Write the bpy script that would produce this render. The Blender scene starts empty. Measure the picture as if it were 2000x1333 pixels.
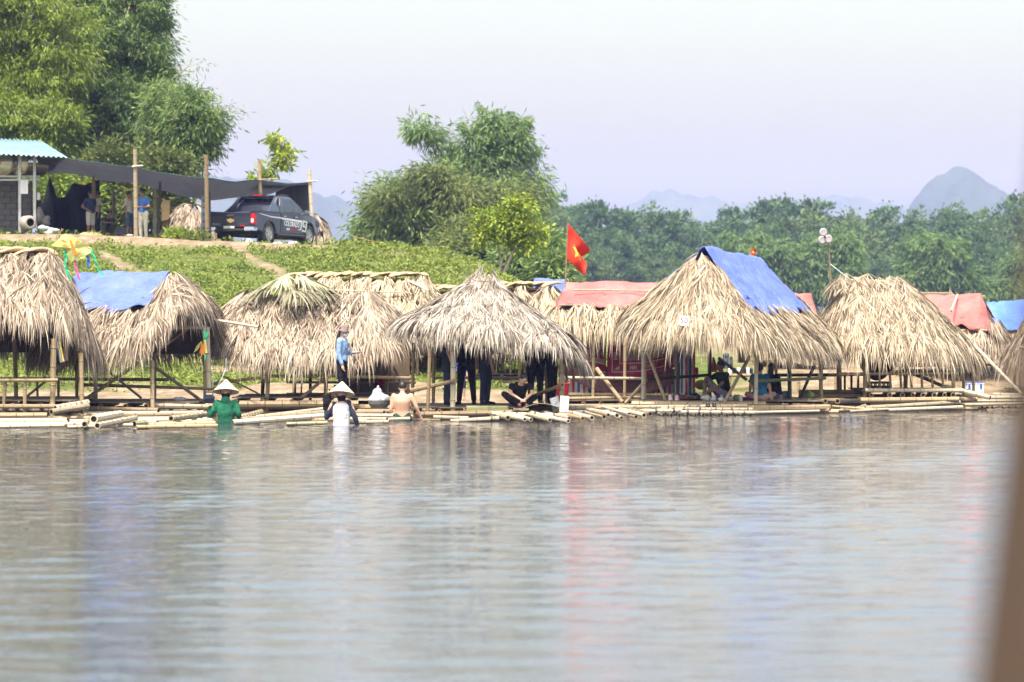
import bpy, bmesh, math, random
import numpy as np
from mathutils import Vector, Matrix, Quaternion
R = math.radians
rng = np.random.default_rng(7)
random.seed(7)
SC = bpy.context.scene
COL = SC.collection

# ---------------------------------------------------------------- camera, sky, sun, exposure
FPX = 5700.0                      # focal length in pixels of the 2000 px wide photograph
CAMZ = 1.9
HOR = 640.0                       # row of the horizon
cam_d = bpy.data.cameras.new('camera')
cam = bpy.data.objects.new('camera', cam_d)
COL.objects.link(cam)
cam_d.sensor_width = 36.0
cam_d.lens = FPX / 2000 * 36.0
cam_d.clip_start = 0.1
cam_d.clip_end = 6000
cam.location = (0, 0, CAMZ)
cam.rotation_euler = (R(90) - math.atan((666.5 - HOR) / FPX), 0, 0)
cam_d.dof.use_dof = True
cam_d.dof.focus_distance = 62.0
cam_d.dof.aperture_fstop = 2.2
SC.camera = cam

SUN_EL, SUN_AZ = R(66), R(200)    # azimuth measured clockwise from +Y: behind the camera and a little to the left
world = bpy.data.worlds.new('World')
SC.world = world
world.use_nodes = True
nt = world.node_tree
nt.nodes.clear()
wo = nt.nodes.new('ShaderNodeOutputWorld')
bg = nt.nodes.new('ShaderNodeBackground')
sky = nt.nodes.new('ShaderNodeTexSky')
sky.sky_type = 'NISHITA'
sky.sun_disc = False
sky.sun_elevation = SUN_EL
sky.sun_rotation = SUN_AZ
sky.air_density = 1.8
sky.dust_density = 6.4
sky.ozone_density = 1.6
bg.inputs['Strength'].default_value = 0.15
nt.links.new(sky.outputs[0], bg.inputs['Color'])
nt.links.new(bg.outputs[0], wo.inputs['Surface'])

sun_d = bpy.data.lights.new('sun', 'SUN')
sun_d.energy = 2.75
sun_d.angle = R(1.2)
sun_d.color = (1.0, 0.95, 0.88)
sun = bpy.data.objects.new('sun', sun_d)
COL.objects.link(sun)
sdir = Vector((math.sin(SUN_AZ) * math.cos(SUN_EL), math.cos(SUN_AZ) * math.cos(SUN_EL), math.sin(SUN_EL)))
sun.rotation_euler = sdir.to_track_quat('Z', 'Y').to_euler()
sun.location = (0, -20, 60)

SC.view_settings.view_transform = 'Standard'
SC.view_settings.look = 'None'
SC.view_settings.exposure = 1.42
SC.view_settings.gamma = 1.0
SC.view_settings.use_curve_mapping = False
SC.cycles.max_bounces = 6
SC.cycles.transparent_max_bounces = 8
SC.cycles.use_denoising = True

# ---------------------------------------------------------------- helpers
def W(px, py, Y):
    """World point seen at a pixel of the 2000 x 1333 photograph, at distance Y."""
    return Vector(((px - 1000.0) * Y / FPX, Y, CAMZ - (py - HOR) * Y / FPX))

def WX(px, Y):
    return (px - 1000.0) * Y / FPX

def tag(o, label=None, cat=None, group=None, kind=None):
    if label: o['label'] = label
    if cat: o['category'] = cat
    if group: o['group'] = group
    if kind: o['kind'] = kind
    return o

def empty(name, loc, label, cat, group=None, rz=0.0):
    o = bpy.data.objects.new(name, None)
    o.empty_display_size = 0.2
    COL.objects.link(o)
    o.location = loc
    o.rotation_euler = (0, 0, rz)
    return tag(o, label, cat, group)

def link(name, me, parent=None, loc=(0, 0, 0)):
    o = bpy.data.objects.new(name, me)
    COL.objects.link(o)
    o.location = loc
    if parent is not None:
        o.parent = parent
    return o

# ---- materials
def newmat(name):
    m = bpy.data.materials.new(name)
    m.use_nodes = True
    n = m.node_tree
    n.nodes.clear()
    out = n.nodes.new('ShaderNodeOutputMaterial')
    return m, n, out

def ramp(n, fac, stops):
    r = n.nodes.new('ShaderNodeValToRGB')
    el = r.color_ramp.elements
    while len(el) < len(stops):
        el.new(0.5)
    for e, (p, c) in zip(el, stops):
        e.position = p
        e.color = (*c, 1)
    n.links.new(fac, r.inputs[0])
    return r.outputs[0]

def noise(n, scale, detail=3, rough=0.55, vec=None, coord='Object', sc=None):
    t = n.nodes.new('ShaderNodeTexNoise')
    t.inputs['Scale'].default_value = scale
    t.inputs['Detail'].default_value = detail
    t.inputs['Roughness'].default_value = rough
    if vec is None:
        tc = n.nodes.new('ShaderNodeTexCoord')
        vec = tc.outputs[coord]
    if sc:
        mp = n.nodes.new('ShaderNodeMapping')
        mp.inputs['Scale'].default_value = sc
        n.links.new(vec, mp.inputs[0])
        vec = mp.outputs[0]
    n.links.new(vec, t.inputs['Vector'])
    return t.outputs[0]

def math_node(n, op, a, b):
    m = n.nodes.new('ShaderNodeMath')
    m.operation = op
    for i, v in enumerate((a, b)):
        if isinstance(v, (int, float)):
            m.inputs[i].default_value = v
        else:
            n.links.new(v, m.inputs[i])
    return m.outputs[0]

def mixc(n, fac, a, b):
    m = n.nodes.new('ShaderNodeMix')
    m.data_type = 'RGBA'
    for i, v in ((0, fac), (6, a), (7, b)):
        if isinstance(v, (int, float)):
            m.inputs[i].default_value = v
        elif isinstance(v, tuple):
            m.inputs[i].default_value = (*v, 1)
        else:
            n.links.new(v, m.inputs[i])
    return m.outputs[2]

def M(name, c1, c2=None, scale=6.0, rough=0.75, metal=0.0, var='noise', bump=0.0, bscale=None, spec=0.4, sc=None, trans=0.0, coat=0.0):
    m, n, out = newmat(name)
    p = n.nodes.new('ShaderNodeBsdfPrincipled')
    p.inputs['Roughness'].default_value = rough
    p.inputs['Metallic'].default_value = metal
    p.inputs['Specular IOR Level'].default_value = spec
    p.inputs['Coat Weight'].default_value = coat
    c2 = c2 or tuple(x * 0.72 for x in c1)
    if var == 'noise':
        f = noise(n, scale, 4, sc=sc)
        f = ramp(n, f, [(0.32, (0, 0, 0)), (0.68, (1, 1, 1))])
    elif var == 'island':
        f = n.nodes.new('ShaderNodeNewGeometry').outputs['Random Per Island']
    else:
        f = n.nodes.new('ShaderNodeObjectInfo').outputs['Random']
        f = math_node(n, 'ADD', math_node(n, 'MULTIPLY', f, 0.6), math_node(n, 'MULTIPLY', noise(n, scale, 3, sc=sc), 0.4))
    c = mixc(n, f, c1, c2)
    n.links.new(c, p.inputs['Base Color'])
    if bump > 0:
        b = n.nodes.new('ShaderNodeBump')
        b.inputs['Strength'].default_value = 1.0
        b.inputs['Distance'].default_value = bump
        n.links.new(noise(n, bscale or scale * 3, 4, sc=sc), b.inputs['Height'])
        n.links.new(b.outputs[0], p.inputs['Normal'])
    sh = p.outputs[0]
    if trans > 0:
        t = n.nodes.new('ShaderNodeBsdfTranslucent')
        n.links.new(c, t.inputs['Color'])
        mx = n.nodes.new('ShaderNodeMixShader')
        mx.inputs[0].default_value = trans
        n.links.new(sh, mx.inputs[1])
        n.links.new(t.outputs[0], mx.inputs[2])
        sh = mx.outputs[0]
    n.links.new(sh, out.inputs['Surface'])
    return m

def leafmat(name, stops, trans=0.35, patch=0.35, pscale=0.5):
    """Leaf colour from a random number per leaf plus a soft patch noise over the whole crown."""
    m, n, out = newmat(name)
    g = n.nodes.new('ShaderNodeNewGeometry')
    tc = n.nodes.new('ShaderNodeTexCoord')
    f = math_node(n, 'MULTIPLY', g.outputs['Random Per Island'], 1 - patch)
    nz = ramp(n, noise(n, pscale, 2, vec=tc.outputs['Object']), [(0.35, (0, 0, 0)), (0.65, (1, 1, 1))])
    f = math_node(n, 'ADD', f, math_node(n, 'MULTIPLY', nz, patch))
    c = ramp(n, f, stops)
    d = n.nodes.new('ShaderNodeBsdfPrincipled')
    d.inputs['Roughness'].default_value = 0.6
    d.inputs['Specular IOR Level'].default_value = 0.25
    n.links.new(c, d.inputs['Base Color'])
    t = n.nodes.new('ShaderNodeBsdfTranslucent')
    n.links.new(c, t.inputs['Color'])
    mx = n.nodes.new('ShaderNodeMixShader')
    mx.inputs[0].default_value = trans
    n.links.new(d.outputs[0], mx.inputs[1])
    n.links.new(t.outputs[0], mx.inputs[2])
    n.links.new(mx.outputs[0], out.inputs['Surface'])
    return m

def bamboomat(name, stops, rough=0.5):
    """Bamboo: colour per pole, darker ring at every node, streaks along the grain."""
    m, n, out = newmat(name)
    p = n.nodes.new('ShaderNodeBsdfPrincipled')
    p.inputs['Roughness'].default_value = rough
    p.inputs['Specular IOR Level'].default_value = 0.35
    oi = n.nodes.new('ShaderNodeObjectInfo')
    tc = n.nodes.new('ShaderNodeTexCoord')
    st = noise(n, 3.0, 4, vec=tc.outputs['Object'], sc=(14, 14, 1.2))
    f = math_node(n, 'ADD', math_node(n, 'MULTIPLY', oi.outputs['Random'], 0.55), math_node(n, 'MULTIPLY', st, 0.55))
    c = ramp(n, f, stops)
    sx = n.nodes.new('ShaderNodeSeparateXYZ')
    n.links.new(tc.outputs['Object'], sx.inputs[0])
    fr = math_node(n, 'FRACT', math_node(n, 'DIVIDE', sx.outputs[2], 0.36), 0.0)
    d = math_node(n, 'ABSOLUTE', math_node(n, 'SUBTRACT', fr, 0.5), 0.0)
    ringf = math_node(n, 'LESS_THAN', d, 0.03)
    c = mixc(n, math_node(n, 'MULTIPLY', ringf, 0.55), c, (0.09, 0.06, 0.035))
    ps = n.nodes.new('ShaderNodeNewGeometry'); sz = n.nodes.new('ShaderNodeSeparateXYZ'); n.links.new(ps.outputs['Position'], sz.inputs[0])
    wet = math_node(n, 'ADD', sz.outputs[2], math_node(n, 'MULTIPLY', noise(n, 3.0, 3, vec=ps.outputs['Position']), 0.08))
    wet = ramp(n, wet, [(0.05, (1, 1, 1)), (0.10, (0, 0, 0))])          # slimy dark stain along the waterline
    c = mixc(n, math_node(n, 'MULTIPLY', wet, 0.8), c, (0.035, 0.036, 0.02))
    n.links.new(c, p.inputs['Base Color'])
    n.links.new(p.outputs[0], out.inputs['Surface'])
    return m

MAT = {}
MAT['bam_pale'] = bamboomat('bamboo_pale', [(0.2, (0.20, 0.155, 0.095)), (0.5, (0.35, 0.29, 0.20)), (0.85, (0.48, 0.42, 0.31))])
MAT['bam_mid'] = bamboomat('bamboo_weathered', [(0.2, (0.13, 0.09, 0.05)), (0.5, (0.25, 0.18, 0.10)), (0.85, (0.36, 0.27, 0.16))])
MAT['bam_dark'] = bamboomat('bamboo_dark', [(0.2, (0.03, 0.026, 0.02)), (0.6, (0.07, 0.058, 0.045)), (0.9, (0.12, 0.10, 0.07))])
MAT['bam_near'] = bamboomat('bamboo_brown', [(0.2, (0.028, 0.016, 0.009)), (0.5, (0.048, 0.029, 0.017)), (0.85, (0.066, 0.041, 0.025))])
MAT['bam_green'] = bamboomat('bamboo_green', [(0.2, (0.09, 0.12, 0.04)), (0.6, (0.2, 0.2, 0.09)), (0.9, (0.3, 0.26, 0.14))])
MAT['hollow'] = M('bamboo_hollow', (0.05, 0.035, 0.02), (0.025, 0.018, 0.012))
def thatchmat(name, dark, mid, pale):
    m, n, out = newmat(name)
    p = n.nodes.new('ShaderNodeBsdfPrincipled'); p.inputs['Roughness'].default_value = 0.62; p.inputs['Specular IOR Level'].default_value = 0.3
    g = n.nodes.new('ShaderNodeNewGeometry'); tc = n.nodes.new('ShaderNodeTexCoord')
    f = math_node(n, 'ADD', math_node(n, 'MULTIPLY', g.outputs['Random Per Island'], 0.75), math_node(n, 'MULTIPLY', noise(n, 1.4, 3, vec=tc.outputs['Object']), 0.4))
    c = ramp(n, f, [(0.12, dark), (0.40, mid), (0.62, tuple((x + y) / 2 for x, y in zip(mid, pale))), (0.92, pale)])
    n.links.new(c, p.inputs['Base Color'])
    t = n.nodes.new('ShaderNodeBsdfTranslucent'); n.links.new(c, t.inputs['Color'])
    mx = n.nodes.new('ShaderNodeMixShader'); mx.inputs[0].default_value = 0.08
    n.links.new(p.outputs[0], mx.inputs[1]); n.links.new(t.outputs[0], mx.inputs[2])
    n.links.new(mx.outputs[0], out.inputs['Surface'])
    return m
MAT['thatch'] = thatchmat('thatch_straw', (0.05, 0.034, 0.019), (0.21, 0.157, 0.098), (0.48, 0.40, 0.29))
MAT['thatch_brown'] = thatchmat('thatch_brown', (0.045, 0.031, 0.02), (0.20, 0.147, 0.10), (0.465, 0.385, 0.295))
MAT['thatch_grey'] = thatchmat('thatch_grey', (0.05, 0.04, 0.031), (0.19, 0.155, 0.12), (0.47, 0.42, 0.35))
MAT['thatch_pale'] = thatchmat('thatch_pale', (0.07, 0.048, 0.026), (0.27, 0.21, 0.13), (0.53, 0.45, 0.32))
MAT['palm_green'] = M('palm_drying_green', (0.50, 0.48, 0.30), (0.26, 0.26, 0.14), var='island', rough=0.65, trans=0.15)
MAT['palm_dark'] = M('palm_dark_green', (0.28, 0.25, 0.16), (0.11, 0.105, 0.06), var='island', rough=0.65, trans=0.15)
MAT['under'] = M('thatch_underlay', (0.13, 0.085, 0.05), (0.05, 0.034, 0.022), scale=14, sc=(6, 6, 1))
MAT['braid'] = M('braided_leaf', (0.55, 0.40, 0.24), (0.27, 0.17, 0.09), scale=4, sc=(1, 9, 9), bump=0.01, bscale=8)

# ---- mesh collecting
class MB:
    def __init__(s):
        s.v = []; s.f = []; s.m = []
    def add(s, verts, faces, mi=0):
        o = len(s.v)
        s.v.extend([tuple(x) for x in verts])
        s.f.extend([tuple(i + o for i in f) for f in faces])
        s.m.extend([mi] * len(faces))
        return s
    def box(s, c, d, mi=0, rot=None):
        hx, hy, hz = d[0] / 2, d[1] / 2, d[2] / 2
        vs = [Vector((x, y, z)) for x in (-hx, hx) for y in (-hy, hy) for z in (-hz, hz)]
        if rot is not None:
            vs = [rot @ v for v in vs]
        vs = [v + Vector(c) for v in vs]
        return s.add(vs, [(0, 1, 3, 2), (4, 6, 7, 5), (0, 4, 5, 1), (2, 3, 7, 6), (0, 2, 6, 4), (1, 5, 7, 3)], mi)
    def tube(s, pts, rad, n=8, mi=0, cap=True):
        pts = [Vector(p) for p in pts]
        rs = rad if isinstance(rad, (list, tuple)) else [rad] * len(pts)
        vs = []; fs = []
        ref = None
        for i, p in enumerate(pts):
            t = (pts[min(i + 1, len(pts) - 1)] - pts[max(i - 1, 0)])
            if t.length < 1e-9:
                t = Vector((0, 0, 1))
            t.normalize()
            if ref is None or abs(ref.dot(t)) > 0.95:
                ref = Vector((1, 0, 0)) if abs(t.x) < 0.8 else Vector((0, 1, 0))
            u = (ref - t * ref.dot(t)).normalized()
            w = t.cross(u)
            ref = u
            for k in range(n):
                a = 2 * math.pi * k / n
                vs.append(p + (u * math.cos(a) + w * math.sin(a)) * rs[i])
        for i in range(len(pts) - 1):
            for k in range(n):
                k2 = (k + 1) % n
                fs.append((i * n + k, i * n + k2, (i + 1) * n + k2, (i + 1) * n + k))
        if cap:
            fs.append(tuple(range(n - 1, -1, -1)))
            fs.append(tuple((len(pts) - 1) * n + k for k in range(n)))
        return s.add(vs, fs, mi)
    def lathe(s, prof, n=16, mi=0, c=(0, 0, 0), axis='Z', rot=None):
        vs = []; fs = []
        for r, z in prof:
            for k in range(n):
                a = 2 * math.pi * k / n
                v = Vector((r * math.cos(a), r * math.sin(a), z))
                if axis == 'X': v = Vector((v.z, v.x, v.y))
                if axis == 'Y': v = Vector((v.x, v.z, v.y))
                if rot is not None: v = rot @ v
                vs.append(v + Vector(c))
        for i in range(len(prof) - 1):
            for k in range(n):
                k2 = (k + 1) % n
                fs.append((i * n + k, i * n + k2, (i + 1) * n + k2, (i + 1) * n + k))
        return s.add(vs, fs, mi)
    def ell(s, c, r, n=10, m=7, mi=0, rot=None):
        prof = [(math.sin(math.pi * i / m), -math.cos(math.pi * i / m)) for i in range(m + 1)]
        vs = []; fs = []
        for a, z in prof:
            for k in range(n):
                t = 2 * math.pi * k / n
                v = Vector((a * math.cos(t) * r[0], a * math.sin(t) * r[1], z * r[2]))
                if rot is not None: v = rot @ v
                vs.append(v + Vector(c))
        for i in range(m):
            for k in range(n):
                k2 = (k + 1) % n
                fs.append((i * n + k, i * n + k2, (i + 1) * n + k2, (i + 1) * n + k))
        return s.add(vs, fs, mi)
    def loft(s, rings, mi=0, cap=True):
        n = len(rings[0]); vs = [p for r in rings for p in r]; fs = []
        for i in range(len(rings) - 1):
            for k in range(n):
                k2 = (k + 1) % n
                fs.append((i * n + k, i * n + k2, (i + 1) * n + k2, (i + 1) * n + k))
        if cap:
            fs.append(tuple(range(n - 1, -1, -1)))
            fs.append(tuple((len(rings) - 1) * n + k for k in range(n)))
        return s.add(vs, fs, mi)
    def prism(s, poly, y0, y1, mi=0):
        """poly in (x, z), extruded along y."""
        n = len(poly)
        vs = [(x, y0, z) for x, z in poly] + [(x, y1, z) for x, z in poly]
        fs = [tuple(range(n - 1, -1, -1)), tuple(range(n, 2 * n))]
        for k in range(n):
            k2 = (k + 1) % n
            fs.append((k, k2, n + k2, n + k))
        return s.add(vs, fs, mi)
    def mesh(s, name, mats, smooth=False, normals=True):
        me = bpy.data.meshes.new(name)
        me.from_pydata(s.v, [], s.f)
        for m in (mats if isinstance(mats, (list, tuple)) else [mats]):
            me.materials.append(m)
        me.polygons.foreach_set('material_index', np.array(s.m, dtype=np.int32))
        if normals:
            bm = bmesh.new(); bm.from_mesh(me)
            bmesh.ops.remove_doubles(bm, verts=bm.verts, dist=1e-5)
            bmesh.ops.recalc_face_normals(bm, faces=bm.faces)
            bm.to_mesh(me); bm.free()
        if smooth:
            me.polygons.foreach_set('use_smooth', np.ones(len(me.polygons), dtype=bool))
        me.update()
        return me
    def build(s, name, mats, parent=None, loc=(0, 0, 0), smooth=False, bevel=0.0):
        me = s.mesh(name, mats, smooth)
        if bevel > 0:
            bm = bmesh.new(); bm.from_mesh(me)
            ed = [e for e in bm.edges if len(e.link_faces) == 2 and e.calc_face_angle(0) > 0.6]
            bmesh.ops.bevel(bm, geom=ed, offset=bevel, segments=2, affect='EDGES', clamp_overlap=True)
            bm.to_mesh(me); bm.free()
        return link(name, me, parent, loc)

def quads_mesh(name, V, F, mats, mi=None, smooth=False):
    """Fast mesh from numpy arrays; V (n,3), F list of (arrays (m,k))."""
    me = bpy.data.meshes.new(name)
    nl = sum(f.size for f in F); nf = sum(len(f) for f in F)
    me.vertices.add(len(V)); me.loops.add(nl); me.polygons.add(nf)
    me.vertices.foreach_set('co', np.ascontiguousarray(V, dtype=np.float32).ravel())
    me.loops.foreach_set('vertex_index', np.concatenate([f.ravel() for f in F]).astype(np.int32))
    tot = np.concatenate([np.full(len(f), f.shape[1], dtype=np.int32) for f in F])
    st = np.concatenate([[0], np.cumsum(tot)[:-1]]).astype(np.int32)
    me.polygons.foreach_set('loop_start', st)
    me.polygons.foreach_set('loop_total', tot)
    for m in (mats if isinstance(mats, (list, tuple)) else [mats]):
        me.materials.append(m)
    if mi is not None:
        me.polygons.foreach_set('material_index', np.asarray(mi, dtype=np.int32))
    if smooth:
        me.polygons.foreach_set('use_smooth', np.ones(nf, dtype=bool))
    me.update(calc_edges=True)
    me.validate()
    return me

# ---- bamboo poles: meshes shared between alike poles
POLE = {}
def pole_mesh(L, r, mat, n=8):
    k = (round(L * 4), round(r * 100), mat, n)
    if k in POLE:
        return POLE[k]
    Lq, rq = max(1, round(L * 4)) / 4, max(1, round(r * 100)) / 100
    b = MB()
    zs = [(-0.001, 1.0)]
    z = 0.18
    while z < Lq - 0.03:
        zs += [(z - 0.018, 0.97), (z, 1.12), (z + 0.018, 0.97)]
        z += 0.36
    zs.append((Lq, 1.0))
    rings = []
    for i, (z, s) in enumerate(zs):
        rr = rq * s * (1.0 - 0.10 * z / max(Lq, 1))
        rings.append([(rr * math.cos(2 * math.pi * q / n), rr * math.sin(2 * math.pi * q / n), z) for q in range(n)])
    b.loft(rings, 0, cap=False)
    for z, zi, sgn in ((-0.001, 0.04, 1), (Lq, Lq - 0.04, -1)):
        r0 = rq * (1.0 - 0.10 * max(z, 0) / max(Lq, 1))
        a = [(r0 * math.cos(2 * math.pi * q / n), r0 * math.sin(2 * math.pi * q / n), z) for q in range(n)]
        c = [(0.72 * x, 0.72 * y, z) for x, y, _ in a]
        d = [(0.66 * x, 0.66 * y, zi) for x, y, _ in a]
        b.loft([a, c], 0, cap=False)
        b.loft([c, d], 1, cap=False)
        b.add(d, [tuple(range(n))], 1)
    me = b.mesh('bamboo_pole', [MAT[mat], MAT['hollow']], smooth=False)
    POLE[k] = me
    return me

def pole(name, a, b, r, parent, mat='bam_mid', n=8):
    a = Vector(a); b = Vector(b)
    L = max((b - a).length, 0.1)
    me = pole_mesh(L, r, mat, n)
    o = link(name, me, parent)
    off = parent.location if parent is not None else Vector((0, 0, 0))
    o.location = a - off
    o.rotation_mode = 'QUATERNION'
    q = (b - a).to_track_quat('Z', 'Y')
    o.rotation_quaternion = q @ Quaternion((0, 0, 1), random.random() * 6.28)
    o.scale = (1, 1, L / (max(1, round(L * 4)) / 4))
    return o

def ppole(name, t, parent, mat='bam_mid'):
    """t = (px0, py0, Y0, px1, py1, Y1, radius)"""
    return pole(name, W(*t[0:3]), W(*t[3:6]), t[6], parent, mat)

def cloth(name, P, nu, nv, mats, mfn=None, parent=None, thick=0.004):
    """Sheet through P(u, v) with real thickness."""
    us = np.linspace(0, 1, nu + 1); vs = np.linspace(0, 1, nv + 1)
    V = [P(u, v) for v in vs for u in us]
    b = MB()
    f = []; mi = []
    for j in range(nv):
        for i in range(nu):
            k = j * (nu + 1) + i
            f.append((k, k + 1, k + nu + 2, k + nu + 1))
            mi.append(mfn((i + 0.5) / nu, (j + 0.5) / nv) if mfn else 0)
    off = parent.location if parent is not None else Vector((0, 0, 0))
    me = bpy.data.meshes.new(name)
    me.from_pydata([Vector(v) - off for v in V], [], f)
    for m in (mats if isinstance(mats, (list, tuple)) else [mats]):
        me.materials.append(m)
    me.polygons.foreach_set('material_index', np.array(mi, dtype=np.int32))
    me.polygons.foreach_set('use_smooth', np.ones(len(f), dtype=bool))
    o = link(name, me, parent)
    if thick:
        md = o.modifiers.new('thickness', 'SOLIDIFY')
        md.thickness = thick
        md.offset = 0
    return o

def text_mesh(name, body, size, mats, extrude=0.002, shear=0.0, bold=0.0):
    """Lettering as real geometry (Blender's built-in font); lies in local XY."""
    cu = bpy.data.curves.new(name, 'FONT')
    cu.body = body; cu.size = size; cu.extrude = extrude; cu.shear = shear; cu.offset = bold
    cu.align_x = 'CENTER'; cu.align_y = 'CENTER'
    cu.resolution_u = 2
    o = bpy.data.objects.new(name, cu)
    COL.objects.link(o)
    dg = bpy.context.evaluated_depsgraph_get()
    me = bpy.data.meshes.new_from_object(o.evaluated_get(dg))
    bpy.data.objects.remove(o)
    bpy.data.curves.remove(cu)
    me.materials.clear()
    me.materials.append(mats)
    me.name = name
    return me
# ---------------------------------------------------------------- terrain
def lerp_tab(x, tab):
    xs = [t[0] for t in tab]; ys = [t[1] for t in tab]
    return np.interp(x, xs, ys)

def vnoise(x, y, s, seed=0):
    """Cheap smooth value noise."""
    x = np.asarray(x) / s + seed * 17.3; y = np.asarray(y) / s + seed * 5.7
    xi = np.floor(x); yi = np.floor(y); fx = x - xi; fy = y - yi
    fx = fx * fx * (3 - 2 * fx); fy = fy * fy * (3 - 2 * fy)
    def h(a, b):
        t = np.sin(a * 127.1 + b * 311.7 + seed * 74.7) * 43758.5453
        return t - np.floor(t)
    return (h(xi, yi) * (1 - fx) + h(xi + 1, yi) * fx) * (1 - fy) + (h(xi, yi + 1) * (1 - fx) + h(xi + 1, yi + 1) * fx) * fy

CREST = [(-60, 5.3), (-17, 5.05), (-7, 4.68), (-2.2, 4.36), (0, 3.5), (2.5, 2.1), (5, 1.35), (60, 1.25)]
def ground_z(x, y):
    x = np.asarray(x, dtype=float); y = np.asarray(y, dtype=float)
    top = lerp_tab(x, CREST)
    base = np.interp(y, [0, 62, 67, 70, 80], [-1.4, -1.4, -0.5, 0.16, 1.02])
    t = np.clip((y - 79.0) / 18.0, 0, 1)
    t = t ** 0.92
    z = np.where(y < 80, np.minimum(base, 1.02), 1.02 + (top - 1.02) * t)
    z = z + np.where(x > 4, np.clip((x - 4) / 4, 0, 1) * np.clip((70 - np.abs(y - 70)) / 70, 0, 1) * -0.1, 0)
    far = np.clip((y - 150) / 130, 0, 1)
    z = z + far * np.where(x > 3, 2.2, 0) * np.clip((x - 3) / 5, 0, 1)
    damp = np.clip((y - 69) / 4, 0, 1) * np.clip((400 - y) / 200, 0, 1)
    z = z + damp * ((vnoise(x, y, 2.3, 1) - 0.5) * 0.34 + (vnoise(x, y, 0.8, 2) - 0.5) * 0.14) * np.where(y > 96.5, 0.25, 1)
    return z

PATHS = [  # footpaths worn into the bank, as pixel polylines turned into ground points
    [(-16.6, 98.0), (-15.3, 97.0), (-13.2, 94.0), (-11.1, 89.5), (-10.6, 87.5)],
    [(-9.6, 97.5), (-8.4, 94.0), (-7.2, 91.0), (-6.9, 89.5)],
    [(-18, 80.5), (-14, 79.5), (-9, 80.0), (-5, 79.0), (0, 79.5)],
]
def dirt_mask(x, y):
    x = np.asarray(x, dtype=float); y = np.asarray(y, dtype=float)
    d = np.full(x.shape, 9.0)
    for pl in PATHS:
        for (ax, ay), (bx, by) in zip(pl[:-1], pl[1:]):
            vx, vy = bx - ax, by - ay
            t = np.clip(((x - ax) * vx + (y - ay) * vy) / (vx * vx + vy * vy), 0, 1)
            d = np.minimum(d, np.hypot(x - ax - t * vx, y - ay - t * vy))
    w = 0.16 + 0.3 * (vnoise(x, y, 1.3, 3) - 0.3)
    m = np.clip(1.6 - d / np.maximum(w, 0.1), 0, 1)
    edge = np.clip(1 - np.abs(y - 97.0) / 1.7, 0, 1) * np.clip((-5.6 - x) / 1.2, 0.0, 1)       # worn lip of the terrace
    m = np.maximum(m, np.clip(edge * 2.2, 0, 1))
    m = np.maximum(m, np.clip((vnoise(x, y, 1.9, 4) - 0.80) * 9, 0, 1) * 0.9)
    m = np.maximum(m, np.clip((73.6 - y) / 1.8 + (vnoise(x, y, 1.1, 5) - 0.5) * 2.4, 0, 1))
    m = np.maximum(m, np.clip((x - 5) / 3, 0, 1) * np.clip((150 - y) / 20, 0, 1))           # sand bar on the right
    return m

MAT['dirt'] = None
def ground_mat():
    m, n, out = newmat('bank_soil_and_grass')
    p = n.nodes.new('ShaderNodeBsdfPrincipled')
    p.inputs['Roughness'].default_value = 0.95
    p.inputs['Specular IOR Level'].default_value = 0.1
    at = n.nodes.new('ShaderNodeAttribute'); at.attribute_name = 'dirt'
    tc = n.nodes.new('ShaderNodeTexCoord')
    g = ramp(n, noise(n, 1.3, 5, vec=tc.outputs['Object']), [(0.3, (0.055, 0.075, 0.016)), (0.55, (0.09, 0.115, 0.025)), (0.75, (0.14, 0.14, 0.05))])
    d = ramp(n, noise(n, 2.5, 6, vec=tc.outputs['Object']), [(0.3, (0.14, 0.10, 0.062)), (0.55, (0.23, 0.172, 0.113)), (0.75, (0.33, 0.265, 0.19))])
    c = mixc(n, at.outputs['Fac'], g, d)
    n.links.new(c, p.inputs['Base Color'])
    b = n.nodes.new('ShaderNodeBump'); b.inputs['Distance'].default_value = 0.08
    n.links.new(noise(n, 7, 5, vec=tc.outputs['Object']), b.inputs['Height'])
    n.links.new(b.outputs[0], p.inputs['Normal'])
    n.links.new(p.outputs[0], out.inputs['Surface'])
    return m
xs = np.concatenate([[-2500, -1200, -600, -300, -150, -80, -50, -35, -27], np.arange(-22, 24, 0.32), [27, 35, 50, 80, 150, 300, 600, 1200, 2500]])
ys = np.concatenate([[-55, -10, 30, 55, 60, 63], np.arange(65, 104, 0.3), [106, 109, 113, 118, 125, 135, 150, 180, 210, 250, 300, 400, 600, 1000, 1600, 2500, 4000]])
GX, GY = np.meshgrid(xs, ys)
GZ = ground_z(GX, GY)
GZ[GY < 64] = -1.4
V = np.stack([GX, GY, GZ], -1).reshape(-1, 3)
nx, ny = len(xs), len(ys)
i, j = np.meshgrid(np.arange(nx - 1), np.arange(ny - 1))
k = (j * nx + i).ravel()
F = np.stack([k, k + 1, k + nx + 1, k + nx], -1)
me = quads_mesh('ground', V, [F], ground_mat(), smooth=True)
at = me.attributes.new('dirt', 'FLOAT', 'POINT')
at.data.foreach_set('value', dirt_mask(V[:, 0], V[:, 1]).astype(np.float32))
tag(link('ground', me), kind='structure')

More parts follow.
